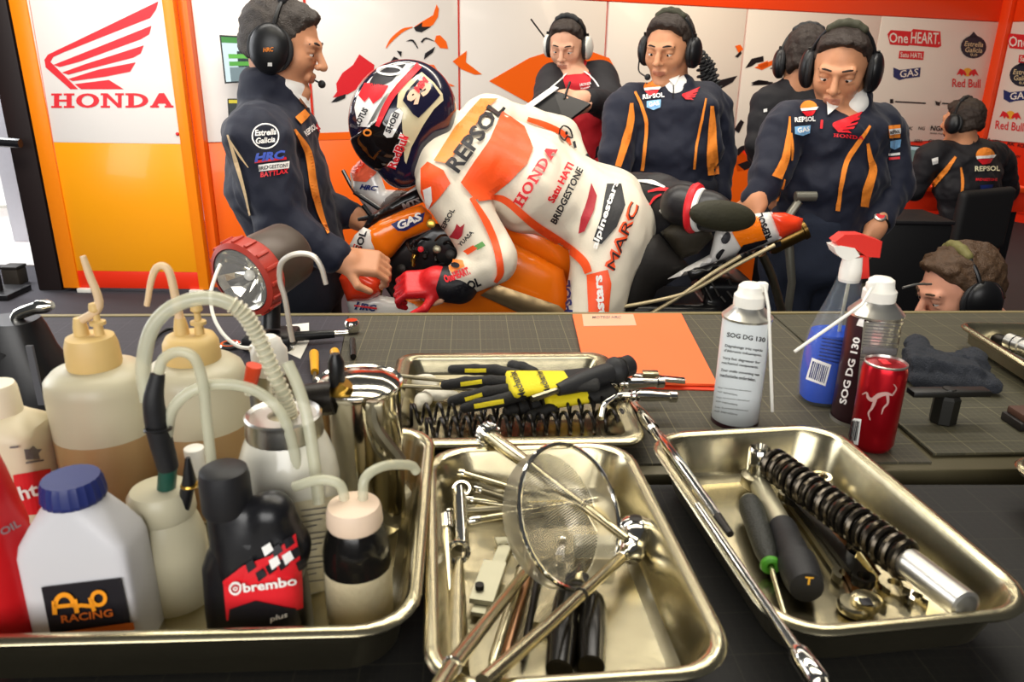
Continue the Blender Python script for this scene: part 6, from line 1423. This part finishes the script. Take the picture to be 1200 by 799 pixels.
a = Flat(); a.line([(413, 298), (416, 286), (423, 290), (420, 302), (413, 298)], 1.6); a.lay(onto(side, .003), 'red_outline', M_brd, bk, sub=3)
red = shell('lower_nose', [(397, 326), (410, 308), (446, 328), (446, 345), (430, 352), (407, 353)], 2.04, .025, M_brd, .04, 4)
whp = shell('belly_panel', [(406, 352), (440, 345), (470, 350), (510, 366), (512, 385), (415, 385), (408, 362)], 2.06, .02, M_bwh, .04, 5)
a = Flat(); a.text('HRC', (416, 362), (441, 365), 8, .25, .05); a.lay(onto(whp, .004), 'maker_print', M_navy, bk, sub=4)
a = Flat(); a.poly([(416, 357), (442, 360), (442, 362), (416, 359)]); a.lay(onto(whp, .005), 'red_bar', M_scarlet, bk, sub=4)
a = Flat(); a.poly([(458, 263), (466, 259), (480, 256), (497, 249), (495, 259), (474, 270), (466, 270)]); a.lay(onto(top, .003), 'gas_badge', M_navy, bk, sub=4)
a = Flat(); a.text('GAS', (467, 269), (495, 257), 9, .15, .04); a.lay(onto(top, .005), 'gas_lettering', M_ink, bk, sub=4)
a = Flat(); a.text('REPSOL', (446, 249), (470, 232), 7, .1, .04); a.lay(onto([c for c in bk.children if c.name.startswith('screen_trim')], .002), 'trim_lettering', M_black, bk, sub=3)
a = Flat(); a.text('MTS', (473, 245), (493, 237), 7, 0, .04); a.lay(onto([c for c in bk.children if c.name.startswith('screen_band')], .003), 'band_lettering', mat('print_grey', '8f8a88', .5), bk, sub=3)
shell('engine_cavity', [(446, 306), (460, 292), (480, 276), (506, 262), (530, 262), (562, 290), (562, 330), (530, 346), (460, 350), (448, 332)], 2.10, .02, M_car, .05, 6)
random.seed(5)
for i in range(26):
    x, y = random.uniform(462, 552), random.uniform(272, 338)
    if y < 300-(x-455)*.45: continue
    p = W(x, y, 2.05+random.uniform(-.02, .02)); q = W(x+random.uniform(-16, 16), y+random.uniform(-12, 12), 2.05); c_ = (p+q)/2+V(0, -.02, random.uniform(-.01, .015))
    MB().tube([p, c_, q], random.uniform(.003, .007), 8, 4).build('engine_hose', random.choice([M_dark, M_car, M_steel2, M_brass, M_car, mat('hose_red', '8a1c1c', .4), mat('bronze', '6a4a2c', .35, .8)]), bk)
for x, y, r_, m_ in [(505, 262, .012, M_brass), (528, 298, .014, M_dark), (512, 292, .011, M_steel2), (493, 292, .008, M_scarlet), (546, 282, .012, M_brass), (470, 315, .013, M_dark)]:
    MB().lathe(W(x, y, 2.03), [(r_*.5, .004), (r_, .002), (r_, -.01), (r_*.6, -.014)], (0, -1, .2), 16).build('engine_cap', m_, bk)
MB().tube([W(520, 312, 2.02), W(500, 322, 1.97), W(468, 330, 1.95)], .011, 12).build('handlebar', M_car, bk); MB().tube([W(505, 345, 1.96), W(480, 348, 1.94), W(462, 345, 1.93)], .005, 8, 3).build('brake_lever', M_steel2, bk)
MB().tube([W(430, 235, 2.3), W(416, 225, 2.34), W(402, 200, 2.38)], .006, 8, 3).build('mirror_guard', M_car, bk)
for pts in ([(425, 240), (440, 260)], [(415, 225), (445, 245), (450, 265)], [(420, 258), (442, 252)]): MB().tube([W(x, y, 2.2) for x, y in pts], .007, 8).build('front_stay', M_car, bk)
shell('alloy_plate', [(563, 346), (582, 333), (655, 358), (672, 374), (620, 372)], 2.02, .006, mat('tan_alloy', 'b59a70', .35, .8), .01, 6)
# seat, tail and exhaust
tank = shell('fuel_tank', [(560, 262), (600, 235), (650, 250), (690, 290), (700, 340), (660, 345), (600, 320)], 2.25, .1, M_bor, .1, 8)
shell('seat_base', [(700, 390), (716, 345), (734, 284), (772, 274), (808, 311), (800, 322), (770, 340), (740, 400)], 2.08, .06, M_seat, .08, 6)
shell('seat_pad', [(774, 272), (792, 259), (830, 262), (836, 278), (818, 297), (797, 304)], 2.07, .045, mat('pad_brown_black', '2a2418', .7, bump=.2), .05, 5)
tail = shell('tail_unit', [(782, 327), (806, 312), (832, 298), (839, 268), (856, 262), (886, 250), (905, 248), (916, 279), (896, 288), (860, 300), (818, 319)], lambda x, y: 2.03+.0003*(x-800), .035, M_bwh, .1, 5)
tip = shell('tail_tip', [(899, 249), (920, 249), (941, 256), (939, 269), (913, 281)], 2.07, .025, M_brd, .07, 4)
h_ = onto([tail, tip], .003)
a = Flat(); a.poly([(856, 270), (889, 253), (897, 282), (868, 290)]); a.lay(h_, 'orange_print', M_bor, bk, sub=5)
a = Flat(); a.text('REPSOL', (904, 277), (893, 250), 8, 0, .05); a.lay(h_, 'tail_lettering', M_black, bk, sub=4)
a = Flat(); a.poly([(862, 297), (870, 286), (898, 279), (899, 282), (880, 290)]); a.ell(850.5, 279, 4.5, 7, 12, .5); a.poly([(838, 300), (846, 291), (849, 292), (841, 303)]); a.lay(onto([tail, tip], .005), 'black_slot', M_black, bk, sub=4)
shell('seat_stripe', [(805, 318), (860, 300), (915, 282), (916, 288), (862, 310), (810, 330)], 2.0, .01, M_car, .05, 5)
A, B = W(900, 290, 2.12), W(944, 268, 2.12); d = unit(B-A)
MB().lathe(A, [(.02, 0), (.026, .01), (.026, np.linalg.norm(B-A)-.012), (.029, np.linalg.norm(B-A)-.01), (.029, np.linalg.norm(B-A)), (.022, np.linalg.norm(B-A)), (.02, np.linalg.norm(B-A)-.04), (0, np.linalg.norm(B-A)-.04)], d, 22).build('exhaust', mat('burnt_titanium', '6b5228', .3, .9, var=.2), bk)
MB().tube([W(893, 298, 2.12), W(905, 325, 2.13), W(918, 372, 2.14)], .012, 10, 3).build('exhaust_pipe', M_steel2, bk)
for pts in ([(716, 362), (770, 352), (812, 340), (860, 312), (908, 287)], [(762, 368), (800, 345), (832, 322), (868, 300)]): MB().tube([W(x, y, 1.97) for x, y in pts], .0052, 10, 4).build('subframe_tube', mat('cream_alloy', 'bfae88', .4, .3), bk)
sdf('engine_block', [bxs(W(770, 372, 2.14), (.16, .11, .07), None, .02), bxs(W(845, 345, 2.14), (.07, .09, .06), None, .015), bxs(W(838, 336, 2.12), (.035, .05, .04), None, .01)], .009, M_car, bk)
for i in range(6): MB().tube([W(818+i*7, 322+(i*13 % 20), 2.06), W(826+i*8, 345+(i*7 % 12), 2.05)], .006, 8).build('linkage', M_dark, bk)
def wheel(cx, cz, Y, R):
    w_ = MB().torus((cx, Y, cz), (0, 1, 0), R-.055, .075, 48, 12).build('tyre', mat('tyre_black', '191a14', .7, bump=.15), bk, smooth=180); r_ = MB().torus((cx, Y, cz), (0, 1, 0), R-.12, .02, 40, 8).build('rim', M_car, w_)
    for i in range(7): a_ = 2*math.pi*i/7; MB().tube([(cx, Y, cz), (cx+math.cos(a_)*(R-.12), Y, cz+math.sin(a_)*(R-.12))], .012, 8).build('spoke', M_car, w_)
    MB().lathe((cx, Y-.05, cz), [(.05, 0), (.05, .1)], (0, 1, 0), 20).build('hub', M_dark, w_)
zt_ = W(885, 345, 2.3)[2]; wheel(W(885, 345, 2.12)[0], .40, 2.12, .33); wheel(W(420, 330, 2.3)[0]-.1, .31, 2.3, .31)
MB().rbox((W(885, 345, 2.12)[0], 2.12, .03), (.2, .16, .03), None, .01).tube([(W(885, 345, 2.12)[0], 2.01, .05), (W(885, 345, 2.12)[0], 2.01, .42)], .02).build('paddock_foot', M_dark, bk)
MB().tube([(W(720, 360, 2.25)[0], 2.25, .8), (W(800, 370, 2.12)[0], 2.12, .5), (W(885, 345, 2.12)[0], 2.04, .42)], .03, 10, 4).build('swingarm', M_car, bk); MB().tube([(W(440, 340, 2.25)[0], 2.25, .95), (W(420, 330, 2.3)[0]-.1, 2.25, .31)], .025, 10).build('fork', M_brass, bk)
sd = thing('stand_lever', 'grey metal lever with round grip behind the motorcycle tail', 'lever', W(918, 262, 2.2)); MB().tube([W(932, 230, 2.19), W(956, 230, 2.19)], .014, 14).build('grip', mat('lever_grey', '77756a', .4, .6), sd); MB().tube([W(936, 236, 2.19), W(922, 256, 2.18), W(928, 330, 2.2), (W(928, 330, 2.2)[0], 2.2, .02)], [.012, .015, .012, .012], 10).build('arm', MATS['lever_grey'], sd)

# ------------------------------------------------------------------ rider
M_lea = mat('suit_cream', 'e6dcc8', .5, var=.05, scale=30, bump=.12, bscale=220); M_lor = mat('suit_orange', 'f9561f', .45, var=.04); M_lora = mat('suit_amber', 'ff8a3a', .45, var=.04); M_lbk = mat('suit_black', '17161a', .5, var=.1, bump=.15); M_lred = mat('glove_red', 'd01f24', .4, var=.08, bump=.2)
Ye = 2.2
rd = thing('person', 'racing rider in cream and orange leathers leaning over the motorcycle', 'person', V(W(690, 300, 1.98)[0], 1.98, 0))
hl = Head(W(474, 142, 2.12), (-.62, -.18, -.72), (-.72, -.12, .62), 1.0); nkr = W(528, 168, 2.18)
sh_n, el_n, wr_n = W(524, 214, 2.03), W(578, 305, 1.96), W(530, 332, 1.93); sh_f, el_f, wr_f = W(572, 140, 2.40), W(656, 160, 2.5), W(676, 192, 2.46)
hn, kn = W(712, 285, 2.07), W(690, 395, 1.97); hf = W(738, 246, 2.3); kf = W(788, 262, 2.17); af = W(805, 243, 2.08)
core_ = hl.prims(nkr)+[rc(nkr, W(560, 185, Ye), .06, .09, .04), ec(W(550, 182, Ye), W(705, 255, Ye), (0, 1, .1), .13, .09, .12, .09, .05)]
for ch in ((sh_n, el_n, wr_n), (sh_f, el_f, wr_f)): core_ += [rc(W(555, 185, Ye), ch[0], .06, .05, .04), rc(ch[0], ch[1], .045, .038, .03), rc(ch[1], ch[2], .036, .03, .02)]
core_ += [rc(W(705, 255, Ye), hn, .09, .08, .04), rc(hn, kn, .075, .05, .03), rc(kn, V(kn[0]+.02, 1.99, .12), .05, .035, .03), rc(W(705, 255, Ye), hf, .09, .07, .04), rc(hf, kf, .065, .045, .03), rc(kf, af, .045, .035, .03)]
core_ += hand(wr_n, (-.93, -.1, -.05), (.1, -.6, .75), -1, 1.5, .72)+hand(wr_f, (.5, -.2, -.55), (.3, .1, .9), 1, .9, .9)
sdf('body', core_, .006, M_skin2, rd)
SU = [ec(W(548, 182, Ye), W(625, 212, Ye), (0, 1, .12), .20, .125, .195, .13, .05), ec(W(625, 212, Ye), W(708, 252, Ye), (0, 1, .1), .19, .128, .165, .125, .05), el(W(588, 170, Ye), (.12, .10, .055), (unit((.85, 0, -.25)), V(0, 1, 0), unit((.25, 0, .85))), .05), el(W(712, 256, 2.2), (.13, .165, .12), None, .05),
      el(W(722, 270, 2.1), (.095, .09, .1), None, .05), rc(W(512, 188, 2.08), W(542, 200, 2.06), .07, .085, .05), rc(sh_n, el_n, .08, .06, .025), rc(el_n, wr_n, .06, .046, .02), rc(W(560, 150, 2.34), sh_f, .075, .072, .04), rc(sh_f, el_f, .07, .06, .02), rc(el_f, wr_f, .057, .045, .02),
      rc(hn, kn, .098, .072, .04), rc(kn, V(kn[0]+.02, 1.99, .35), .07, .058, .03), rc(W(710, 255, 2.25), hf, .12, .1, .04), ec(W(520, 172, 2.16), W(535, 160, 2.18), (0, 1, .1), .075, .07, .09, .085, .02)]
st_ = sdf('racing_suit', SU, .0068, M_lea, rd, noise=(.0042, 34, 3))
fl_ = sdf('far_leg', [rc(hf, kf, .1, .078, .03), rc(kf, W(770, 232, 2.2), .07, .06, .03), rc(W(748, 225, 2.28), W(802, 238, 2.08), .058, .056, .03)], .0075, M_lbk, rd, noise=(.004, 40, 2))
bt_ = sdf('boot', [rc(W(798, 240, 2.06), W(826, 246, 2.02), .056, .052, .03), el(W(838, 250, 2.0), (.05, .045, .042), None, .03)], .006, mat('boot_black', '1a181a', .4, var=.1), rd)
sdf('boot_sole', [el(W(847, 253, 1.97), (.090, .03, .040), (unit((1, .1, -.12)), V(-.1, 1, 0), unit((.12, 0, 1))), .01)], .005, mat('sole_olive', '2b2918', .7, var=.2, bump=.3), bt_)
MB().torus(W(820, 246, 2.02), (.8, -.5, 0), .05, .008, 26, 8).build('boot_ring', M_ink, bt_); MB().torus(W(814, 244, 2.04), (.8, -.5, 0), .056, .012, 26, 8).build('red_ring', M_scarlet, bt_)
a = Flat(); a.line([(760, 225), (775, 222), (790, 224), (800, 228)], [2, 4, 4, 2], 4); a.line([(762, 240), (768, 232), (776, 228)], [2, 3, 2], 4); a.lay(onto(fl_, .003), 'red_trim', M_scarlet, rd, sub=4, kind='stuff')
a = Flat(); a.text('astars', (776, 250), (792, 234), 6, .1, .04); a.line([(748, 212), (764, 214), (780, 220)], [2, 5, 2], 4); a.lay(onto(fl_, .003), 'boot_lettering', M_ink, rd, sub=4)
gl = sdf('glove', [rc(W(526, 333, 1.93), W(512, 330, 1.93), .043, .042, .02)]+[q for q in hand(W(518, 331, 1.93), (-.93, -.1, -.05), (.1, -.6, .75), -1, 1.5, 1.06)], .0042, M_lred, rd)
sdf('glove_cuff', [rc(W(538, 334, 1.932), W(522, 333, 1.93), .05, .047, .02)], .005, M_lbk, rd)
sdf('far_glove', hand(wr_f, (.5, -.2, -.55), (.3, .1, .9), 1, .9, 1.12)+[rc(wr_f, wr_f+unit((.5, -.2, -.55))*.03, .046, .042, .02)], .005, M_lbk, rd)
sdf('boot', [rc(V(kn[0]+.02, 1.99, .42), V(kn[0]+.02, 1.99, .1), .064, .05, .03), el(V(kn[0]-.03, 1.99, .05), (.14, .05, .05), None, .03), cutp(V(0, 0, .004), (0, 0, -1))], .009, M_lbk, rd)
def Z3(L): return [(400+x/2.757, 80+y/2.757) for x, y in L]
def Zt(L): return [(640+x/3.63, 150+y/3.63) for x, y in L]
patch(rd, st_, Z3([(300, 300), (370, 190), (450, 100), (505, 100), (470, 130), (420, 205), (345, 310)]), M_lora, 'collar_panel')
patch(rd, st_, Z3([(520, 140), (590, 190), (620, 260), (600, 310), (540, 370), (470, 420), (430, 425), (385, 370), (430, 300), (480, 230)]), M_lor, 'hump_panel')
txt(rd, st_, 'REPSOL', (537, 204), (592, 128), 19, M_black, .0, .03, 'back_lettering', .005)
stripe(rd, st_, Z3([(440, 425), (520, 420), (620, 500), (710, 560), (780, 620), (800, 660)]), [4, 8, 9, 10, 10, 9], M_lor, 'suit_stripe'); stripe(rd, st_, Z3([(600, 165), (660, 185), (720, 215), (740, 250)]), [5, 7, 6, 3], M_lor, 'suit_stripe')
a = Flat(); slab(a, 'HONDA', (612, 243), (653, 176), 12); a.lay(onto(st_, .005), 'back_lettering', M_scarlet, rd, sub=5)
txt(rd, st_, 'Satu HATI', (648, 238), (672, 195), 9, M_scarlet, 0, .04, 'back_lettering', .005); txt(rd, st_, 'BRIDGESTONE', (652, 262), (683, 200), 8.5, M_black, .1, .03, 'back_lettering', .005)
patch(rd, st_, Zt([(140, 450), (150, 380), (175, 300), (190, 235), (215, 290), (205, 350), (165, 440)]), mat('suit_crimson', 'a92430', .5), 'wing_patch'); patch(rd, st_, Zt([(200, 480), (235, 380), (258, 240), (318, 240), (335, 330), (300, 420), (235, 495)]), M_lbk, 'black_patch')
txt(rd, st_, 'alpinestars', Zt([(225, 520)])[0], Zt([(315, 235)])[0], 9, M_ink, .1, .03, 'back_lettering', .007); txt(rd, st_, 'MARC', Zt([(285, 610)])[0], Zt([(395, 330)])[0], 12, M_lor, .1, .05, 'back_lettering', .005); txt(rd, st_, 'MARC', Zt([(288, 608)])[0], Zt([(393, 334)])[0], 10, M_black, .1, -.005, 'back_lettering', .007)
patch(rd, st_, [(688, 322), (712, 316), (716, 332), (712, 372), (690, 372)], M_lor, 'knee_panel'); txt(rd, st_, 'astars', (708, 372), (706, 322), 9, M_ink, 0, .04, 'leg_lettering', .007); stripe(rd, st_, [(652, 316), (658, 335), (661, 368)], [4, 7, 8], M_lor, 'suit_stripe'); txt(rd, st_, 'REPSOL', (674, 385), (670, 328), 10, M_navy, .1, .04, 'leg_lettering', .005)
patch(rd, st_, [(494, 198), (502, 190), (520, 200), (528, 215), (515, 232), (503, 245), (494, 225)], M_lor, 'shoulder_panel'); patch(rd, st_, [(497, 222), (506, 218), (508, 235), (502, 248)], M_ink, 'shoulder_patch', .005); stripe(rd, st_, [(552, 232), (570, 262), (582, 292), (586, 318), (580, 330)], [5, 8, 8, 8, 4], M_lor, 'suit_stripe')
txt(rd, st_, 'REPSOL', (521, 272), (534, 246), 6, M_black, 0, .03, 'arm_lettering', .005); patch(rd, st_, [(528, 277), (534, 268), (536, 262), (540, 266), (545, 262), (542, 276), (538, 280)], mat('suit_crimson', 'a92430', .5), 'arm_emblem', .005); txt(rd, st_, 'YUASA', (541, 289), (556, 273), 5, M_black, 0, .03, 'arm_lettering', .005)
patch(rd, st_, [(544, 294), (555, 287), (560, 291), (549, 299)], M_lor, 'arm_badge', .005); patch(rd, st_, [(556, 288), (565, 283), (569, 288), (560, 293)], mat('badge_green', '5d9a4a', .5), 'arm_badge', .005); txt(rd, st_, 'OneHEART.', (523, 332), (552, 321), 9, M_scarlet, 0, .05, 'arm_lettering', .005); txt(rd, st_, 'REPSOL', (527, 348), (564, 333), 10, M_black, 0, .04, 'arm_lettering', .005)
patch(rd, st_, [(524, 312), (532, 305), (543, 306), (545, 313), (530, 320)], M_lora, 'arm_badge', .005); a = Flat(); a.ell(535, 312, 5, 3); a.lay(onto(st_, .007), 'arm_mark', M_black, rd, sub=4)
a = Flat(); a.line([(655, 152), (660, 148), (667, 152), (670, 162), (664, 160), (660, 166), (655, 160), (655, 152)], 1.8, 3); a.ell(663, 156, 1.6, 2); a.line([(672, 166), (674, 174)], 3); a.lay(onto(st_, .005), 'elbow_print', M_black, rd, sub=4)
# ------------------------------------------------------------------ helmet
he = thing('racing_helmet', 'navy red and white racing helmet worn by the rider', 'helmet', hl.p(0, 0, -.1))
c_ = hl.p(-.005, 0, .01); ax = hl.ax
shl = sdf('shell', [el(c_, (.152, .122, .136), ax, .02), el(hl.p(.075, 0, -.075), (.078, .088, .058), ax, .05), el(hl.p(-.02, 0, -.175), (.115, .10, .075), ax, .015, 's')], .0045, mat('helmet_navy', '1a1830', .18, var=.04, coat=.6), he)
vis = sdf('visor', [el(hl.p(.0, 0, .006), (.155, .126, .135), ax, .01), cutp(hl.p(0, 0, .052), hl.u*.96+hl.f*-.2), cutp(hl.p(0, 0, -.036), -hl.u), cutp(hl.p(.035, 0, 0), -hl.f)], .0045, mat('visor_dark', '15100f', .06, coat=.5), he)
def Zh(L): return [(390+x/5, 60+y/5) for x, y in L]
def hd(name, pts, m, off=.002): a = Flat(); a.poly(pts); return a.lay(onto([shl, vis], off), name, m, he, sub=4)
hd('white_print', Zh([(130, 330), (150, 250), (220, 165), (290, 100), (400, 72), (490, 80), (400, 170), (330, 265), (270, 400), (215, 445), (150, 440)]), M_ink)
hd('red_print', Zh([(155, 260), (190, 190), (220, 190), (235, 240), (330, 205), (290, 270), (240, 310), (215, 270), (190, 300)]), M_scarlet, .0032); hd('black_print', Zh([(220, 185), (245, 140), (330, 95), (430, 80), (390, 130), (350, 175), (240, 232)]), M_black, .0032)
a = Flat(); a.ring(*Zh([(335, 120)])[0], 15, 6, 2.6); a.lay(onto([shl, vis], .0045), 'zero_mark', M_ink, he, sub=4)
def hl_line(name, pts, w_, m, off=.003): a = Flat(); a.line(Zh(pts), w_, 4); a.lay(onto([shl, vis], off), name, m, he, sub=4)
hl_line('red_stripe', [(505, 85), (430, 165), (350, 260), (300, 350), (262, 440)], [8, 8, 7, 7, 5], M_scarlet); hl_line('white_stripe', [(475, 88), (395, 165), (320, 260), (270, 340), (215, 440)], [2, 3, 3, 4, 4], M_silv, .0042)
hd('cream_print', Zh([(385, 235), (440, 180), (520, 125), (590, 185), (640, 250), (645, 290), (590, 340), (530, 430), (460, 560), (430, 660), (420, 640), (480, 480), (480, 390), (410, 300), (400, 340), (375, 330)]), mat('helmet_cream', 'd9cda6', .25, coat=.4))
hd('navy_print', Zh([(410, 290), (430, 240), (515, 145), (580, 195), (625, 260), (560, 330), (500, 390), (470, 370), (450, 300)]), MATS['helmet_navy'], .0034)
txt(he, [shl, vis], '93', Zh([(480, 330)])[0], Zh([(590, 215)])[0], 17, mat('helmet_peach', 'f3c6a8', .4), .1, .06, 'number_print', .0045, 4); txt(he, [shl, vis], 'MM', Zh([(500, 250)])[0], Zh([(560, 180)])[0], 8, M_scarlet, .1, .06, 'number_print', .0055, 4)
hd('maker_badge', Zh([(298, 485), (345, 365), (390, 335), (412, 358), (400, 412), (350, 502), (318, 505)]), M_ink, .0036); txt(he, [shl, vis], 'SHOEI', Zh([(338, 482)])[0], Zh([(392, 368)])[0], 7, M_black, 0, .04, 'maker_lettering', .005, 3)
txt(he, [shl, vis], 'RedBull', Zh([(372, 688)])[0], Zh([(444, 500)])[0], 11, M_ink, 0, .09, 'drink_outline', .004, 4); txt(he, [shl, vis], 'RedBull', Zh([(372, 688)])[0], Zh([(444, 500)])[0], 10.5, M_scarlet, 0, .03, 'drink_lettering', .0055, 4)
txt(he, [shl, vis], 'LOTUS', Zh([(165, 440)])[0], Zh([(215, 345)])[0], 7, M_black, 0, .05, 'top_lettering', .0045, 3)
a = Flat(); a.ring(*Zh([(208, 476)])[0], 5, 4.2, 2); a.lay(onto([shl, vis], .004), 'pivot_ring', M_ofab, he, sub=4)
# ------------------------------------------------------------------ screens, desk and chair
def screen(label, pts, Y0, m, base, stand=True):
    t = thing('monitor', label, 'monitor', base); P4 = [W(x, y, Y0) for x, y in pts]; n = unit(np.cross(P4[1]-P4[0], P4[3]-P4[0])); n = n if n@(CAM-P4[0]) > 0 else -n; cc = sum(P4)/4
    MB().prism([cc+(p-cc)*1.08-n*.004 for p in P4], -n*.03).build('housing', M_blk, t, smooth=0); MB().prism(P4, -n*.003).build('screen', m, t, smooth=0); return t, P4, n
def slide(pts, u0, v0, u1, v1):
    A, B, C4, D4 = [np.array(p, float) for p in pts]; f = lambda u, v: tuple((A*(1-u)+B*u)*(1-v)+(D4*(1-u)+C4*u)*v); return [f(u0, v0), f(u1, v0), f(u1, v1), f(u0, v1)]
tv = [(259, 43), (312, 46), (314, 93), (265, 96)]; tw_ = W0+WD*.12+WN*.1
t, P4, n = screen('wall monitor with green and grey timing rows behind the man in profile', tv, 5.3, mat('screen_grey', '9fb0b4', .3, emit=.5), W(286, 96, 5.3)); MB().box(sum(P4)/4-n*.08, (.05, .08, .05)).build('bracket', M_blk, t)
hh = onplane(P4[0], n, .002)
for v0, v1, m_ in ((0, .13, '2f6a2a'), (.38, .48, '4a8a34'), (.55, .65, '3f7d2d'), (.68, 1, '59686c')): a = Flat(); a.poly(slide(tv, .12 if v0 > 0 else 0, v0, 1, v1)); a.lay(hh, 'timing_row', mat('screen_'+m_, m_, .3, emit=.5), t)
t, P4, n = screen('small dark monitor low on the wall behind the man in profile', [(268, 117), (312, 117), (313, 150), (270, 150)], 5.35, mat('screen_dark', '2c302e', .3, emit=.2), W(290, 150, 5.35)); MB().box(sum(P4)/4-n*.08, (.04, .08, .04)).build('bracket', M_blk, t)
a = Flat(); a.poly([(268, 117), (312, 117), (312, 121), (268, 121)]); a.lay(onplane(P4[0], n, .002), 'title_bar', mat('screen_olive', 'a89a2a', .3, emit=.4), t)
ld_ = [(1058, 171), (1104, 174), (1102, 206), (1062, 204)]; dz = W(1075, 210, 5.0)[2]
dk_ = thing('desk', 'orange red desk under the engineer screen', 'desk', V(W(1080, 225, 4.95)[0], 4.95, 0)); dx = W(1080, 225, 4.95)[0]
MB().rbox((dx+.1, 4.98, dz-.015), (.42, .3, .015), None, .004).build('desk_top', MATS['header_orange'], dk_); MB().rbox((dx+.1, 4.72, dz-.09), (.42, .015, .06), None, .004).build('front_rail', M_red, dk_)
for q in (-.28, .48): MB().box((dx+q, 5.0, (dz-.03)/2), (.025, .25, (dz-.03)/2)).build('leg', M_blk, dk_)
t, P4, n = screen('engineer laptop screen on the orange desk', ld_, 5.05, mat('screen_laptop', '5c6f6c', .3, emit=.4), V(W(1080, 206, 5.05)[0], 5.05, dz)); MB().rbox(V(W(1080, 206, 5.0)[0], 4.93, dz+.008), (.16, .11, .008), None, .003).build('keyboard', M_blk, t)
hh = onplane(P4[0], n, .002)
for v0, v1, u0, u1, m_ in ((0, .12, 0, 1, '8fa3a8'), (.2, .9, .05, .2, '39484c'), (.45, .7, .3, .9, '6b7a34'), (.72, .9, .3, .9, '7a5a2a')): a = Flat(); a.poly(slide(ld_, u0, v0, u1, v1)); a.lay(hh, 'window_block', mat('screen_'+m_, m_, .3, emit=.4), t)
pp_ = thing('paper', 'white sheet lying on the orange desk', 'paper', W(1056, 213, 4.8)); MB().rbox((W(1058, 212, 4.8)[0], 4.82, dz+.002), (.07, .05, .002), None, .001).build('sheet', M_shirt, pp_); MB().box((W(1058, 212, 4.8)[0], 4.82, dz+.0045), (.05, .03, .0004)).build('print', MATS['grey_print'], pp_)
Cx = W(1148, 258, 4.2); cz = .42
ch = thing('office_chair', 'black office chair under the seated engineer', 'chair', V(Cx[0], 4.38, 0)); M_ch = mat('chair_black', '111012', .7, bump=.15)
sdf('backrest', [bxs(W(1150, 258, 4.2), (.19, .03, .17), (unit((.94, .34, 0)), unit((-.34, .94, 0)), unit((0, -.1, 1))), .025)], .01, M_ch, ch); sdf('seat', [bxs(V(Cx[0]-.03, 4.42, .43), (.24, .23, .04), None, .03)], .012, M_ch, ch)
MB().tube([W(1150, 285, 4.19), V(Cx[0], 4.25, .42)], .02, 10).build('back_stem', M_blk, ch); MB().tube([V(Cx[0]-.03, 4.42, .4), V(Cx[0]-.03, 4.42, .08)], .025, 12).build('column', M_dark, ch)
for i in range(5):
    a_ = 2*math.pi*i/5; e_ = V(Cx[0]-.03+.27*math.cos(a_), 4.42+.27*math.sin(a_), .06); l_ = MB().tube([V(Cx[0]-.03, 4.42, .09), e_], [.022, .015], 8).build('leg', M_blk, ch); MB().lathe(e_-V(0, .012, .03), [(.03, 0), (.03, .024)], (0, 1, 0), 16).build('caster', M_blk, l_)

# ------------------------------------------------------------------ dark cases and bin in the depth of the garage
q = W(1035, 300, 3.9); ec_ = thing('equipment_case', 'black equipment case with metal latches filling the dark area between the desk and the bench', 'case', V(q[0], 3.9, 0)); zt_ = W(1045, 262, 3.75)[2]
MB().rbox((q[0]+.02, 3.9, zt_/2), (.22, .16, zt_/2), None, .015).build('case_body', mat('case_black', '0d0c0e', .5), ec_)  # black case added to fill the dark area below the desk
for k in (-.15, .15): MB().rbox((q[0]+k, 3.735, zt_*.62), (.03, .008, .03), None, .004).build('latch', M_steel2, ec_)
MB().rbox((q[0]+.02, 3.9, zt_+.008), (.225, .165, .01), None, .006).build('lid', mat('case_lid', '171518', .5), ec_)
q = W(857, 330, 2.95); bn = thing('storage_bin', 'tall orange bin standing behind the rear wheel', 'bin', V(q[0], 2.95, 0)); zt_ = W(857, 298, 2.95)[2]
MB().loft([[(q[0]+sx_*a_, 2.95+sy_*a_, z_) for sx_, sy_ in ((-1, -1), (1, -1), (1, 1), (-1, 1))] for a_, z_ in ((.05, 0), (.062, zt_), (.056, zt_), (.046, .02))]).build('bin_body', M_orange, bn, smooth=0); MB().torus((q[0], 2.95, zt_), (0, 0, 1), .075, .006, 4, 6).build('rim', M_orange, bn)
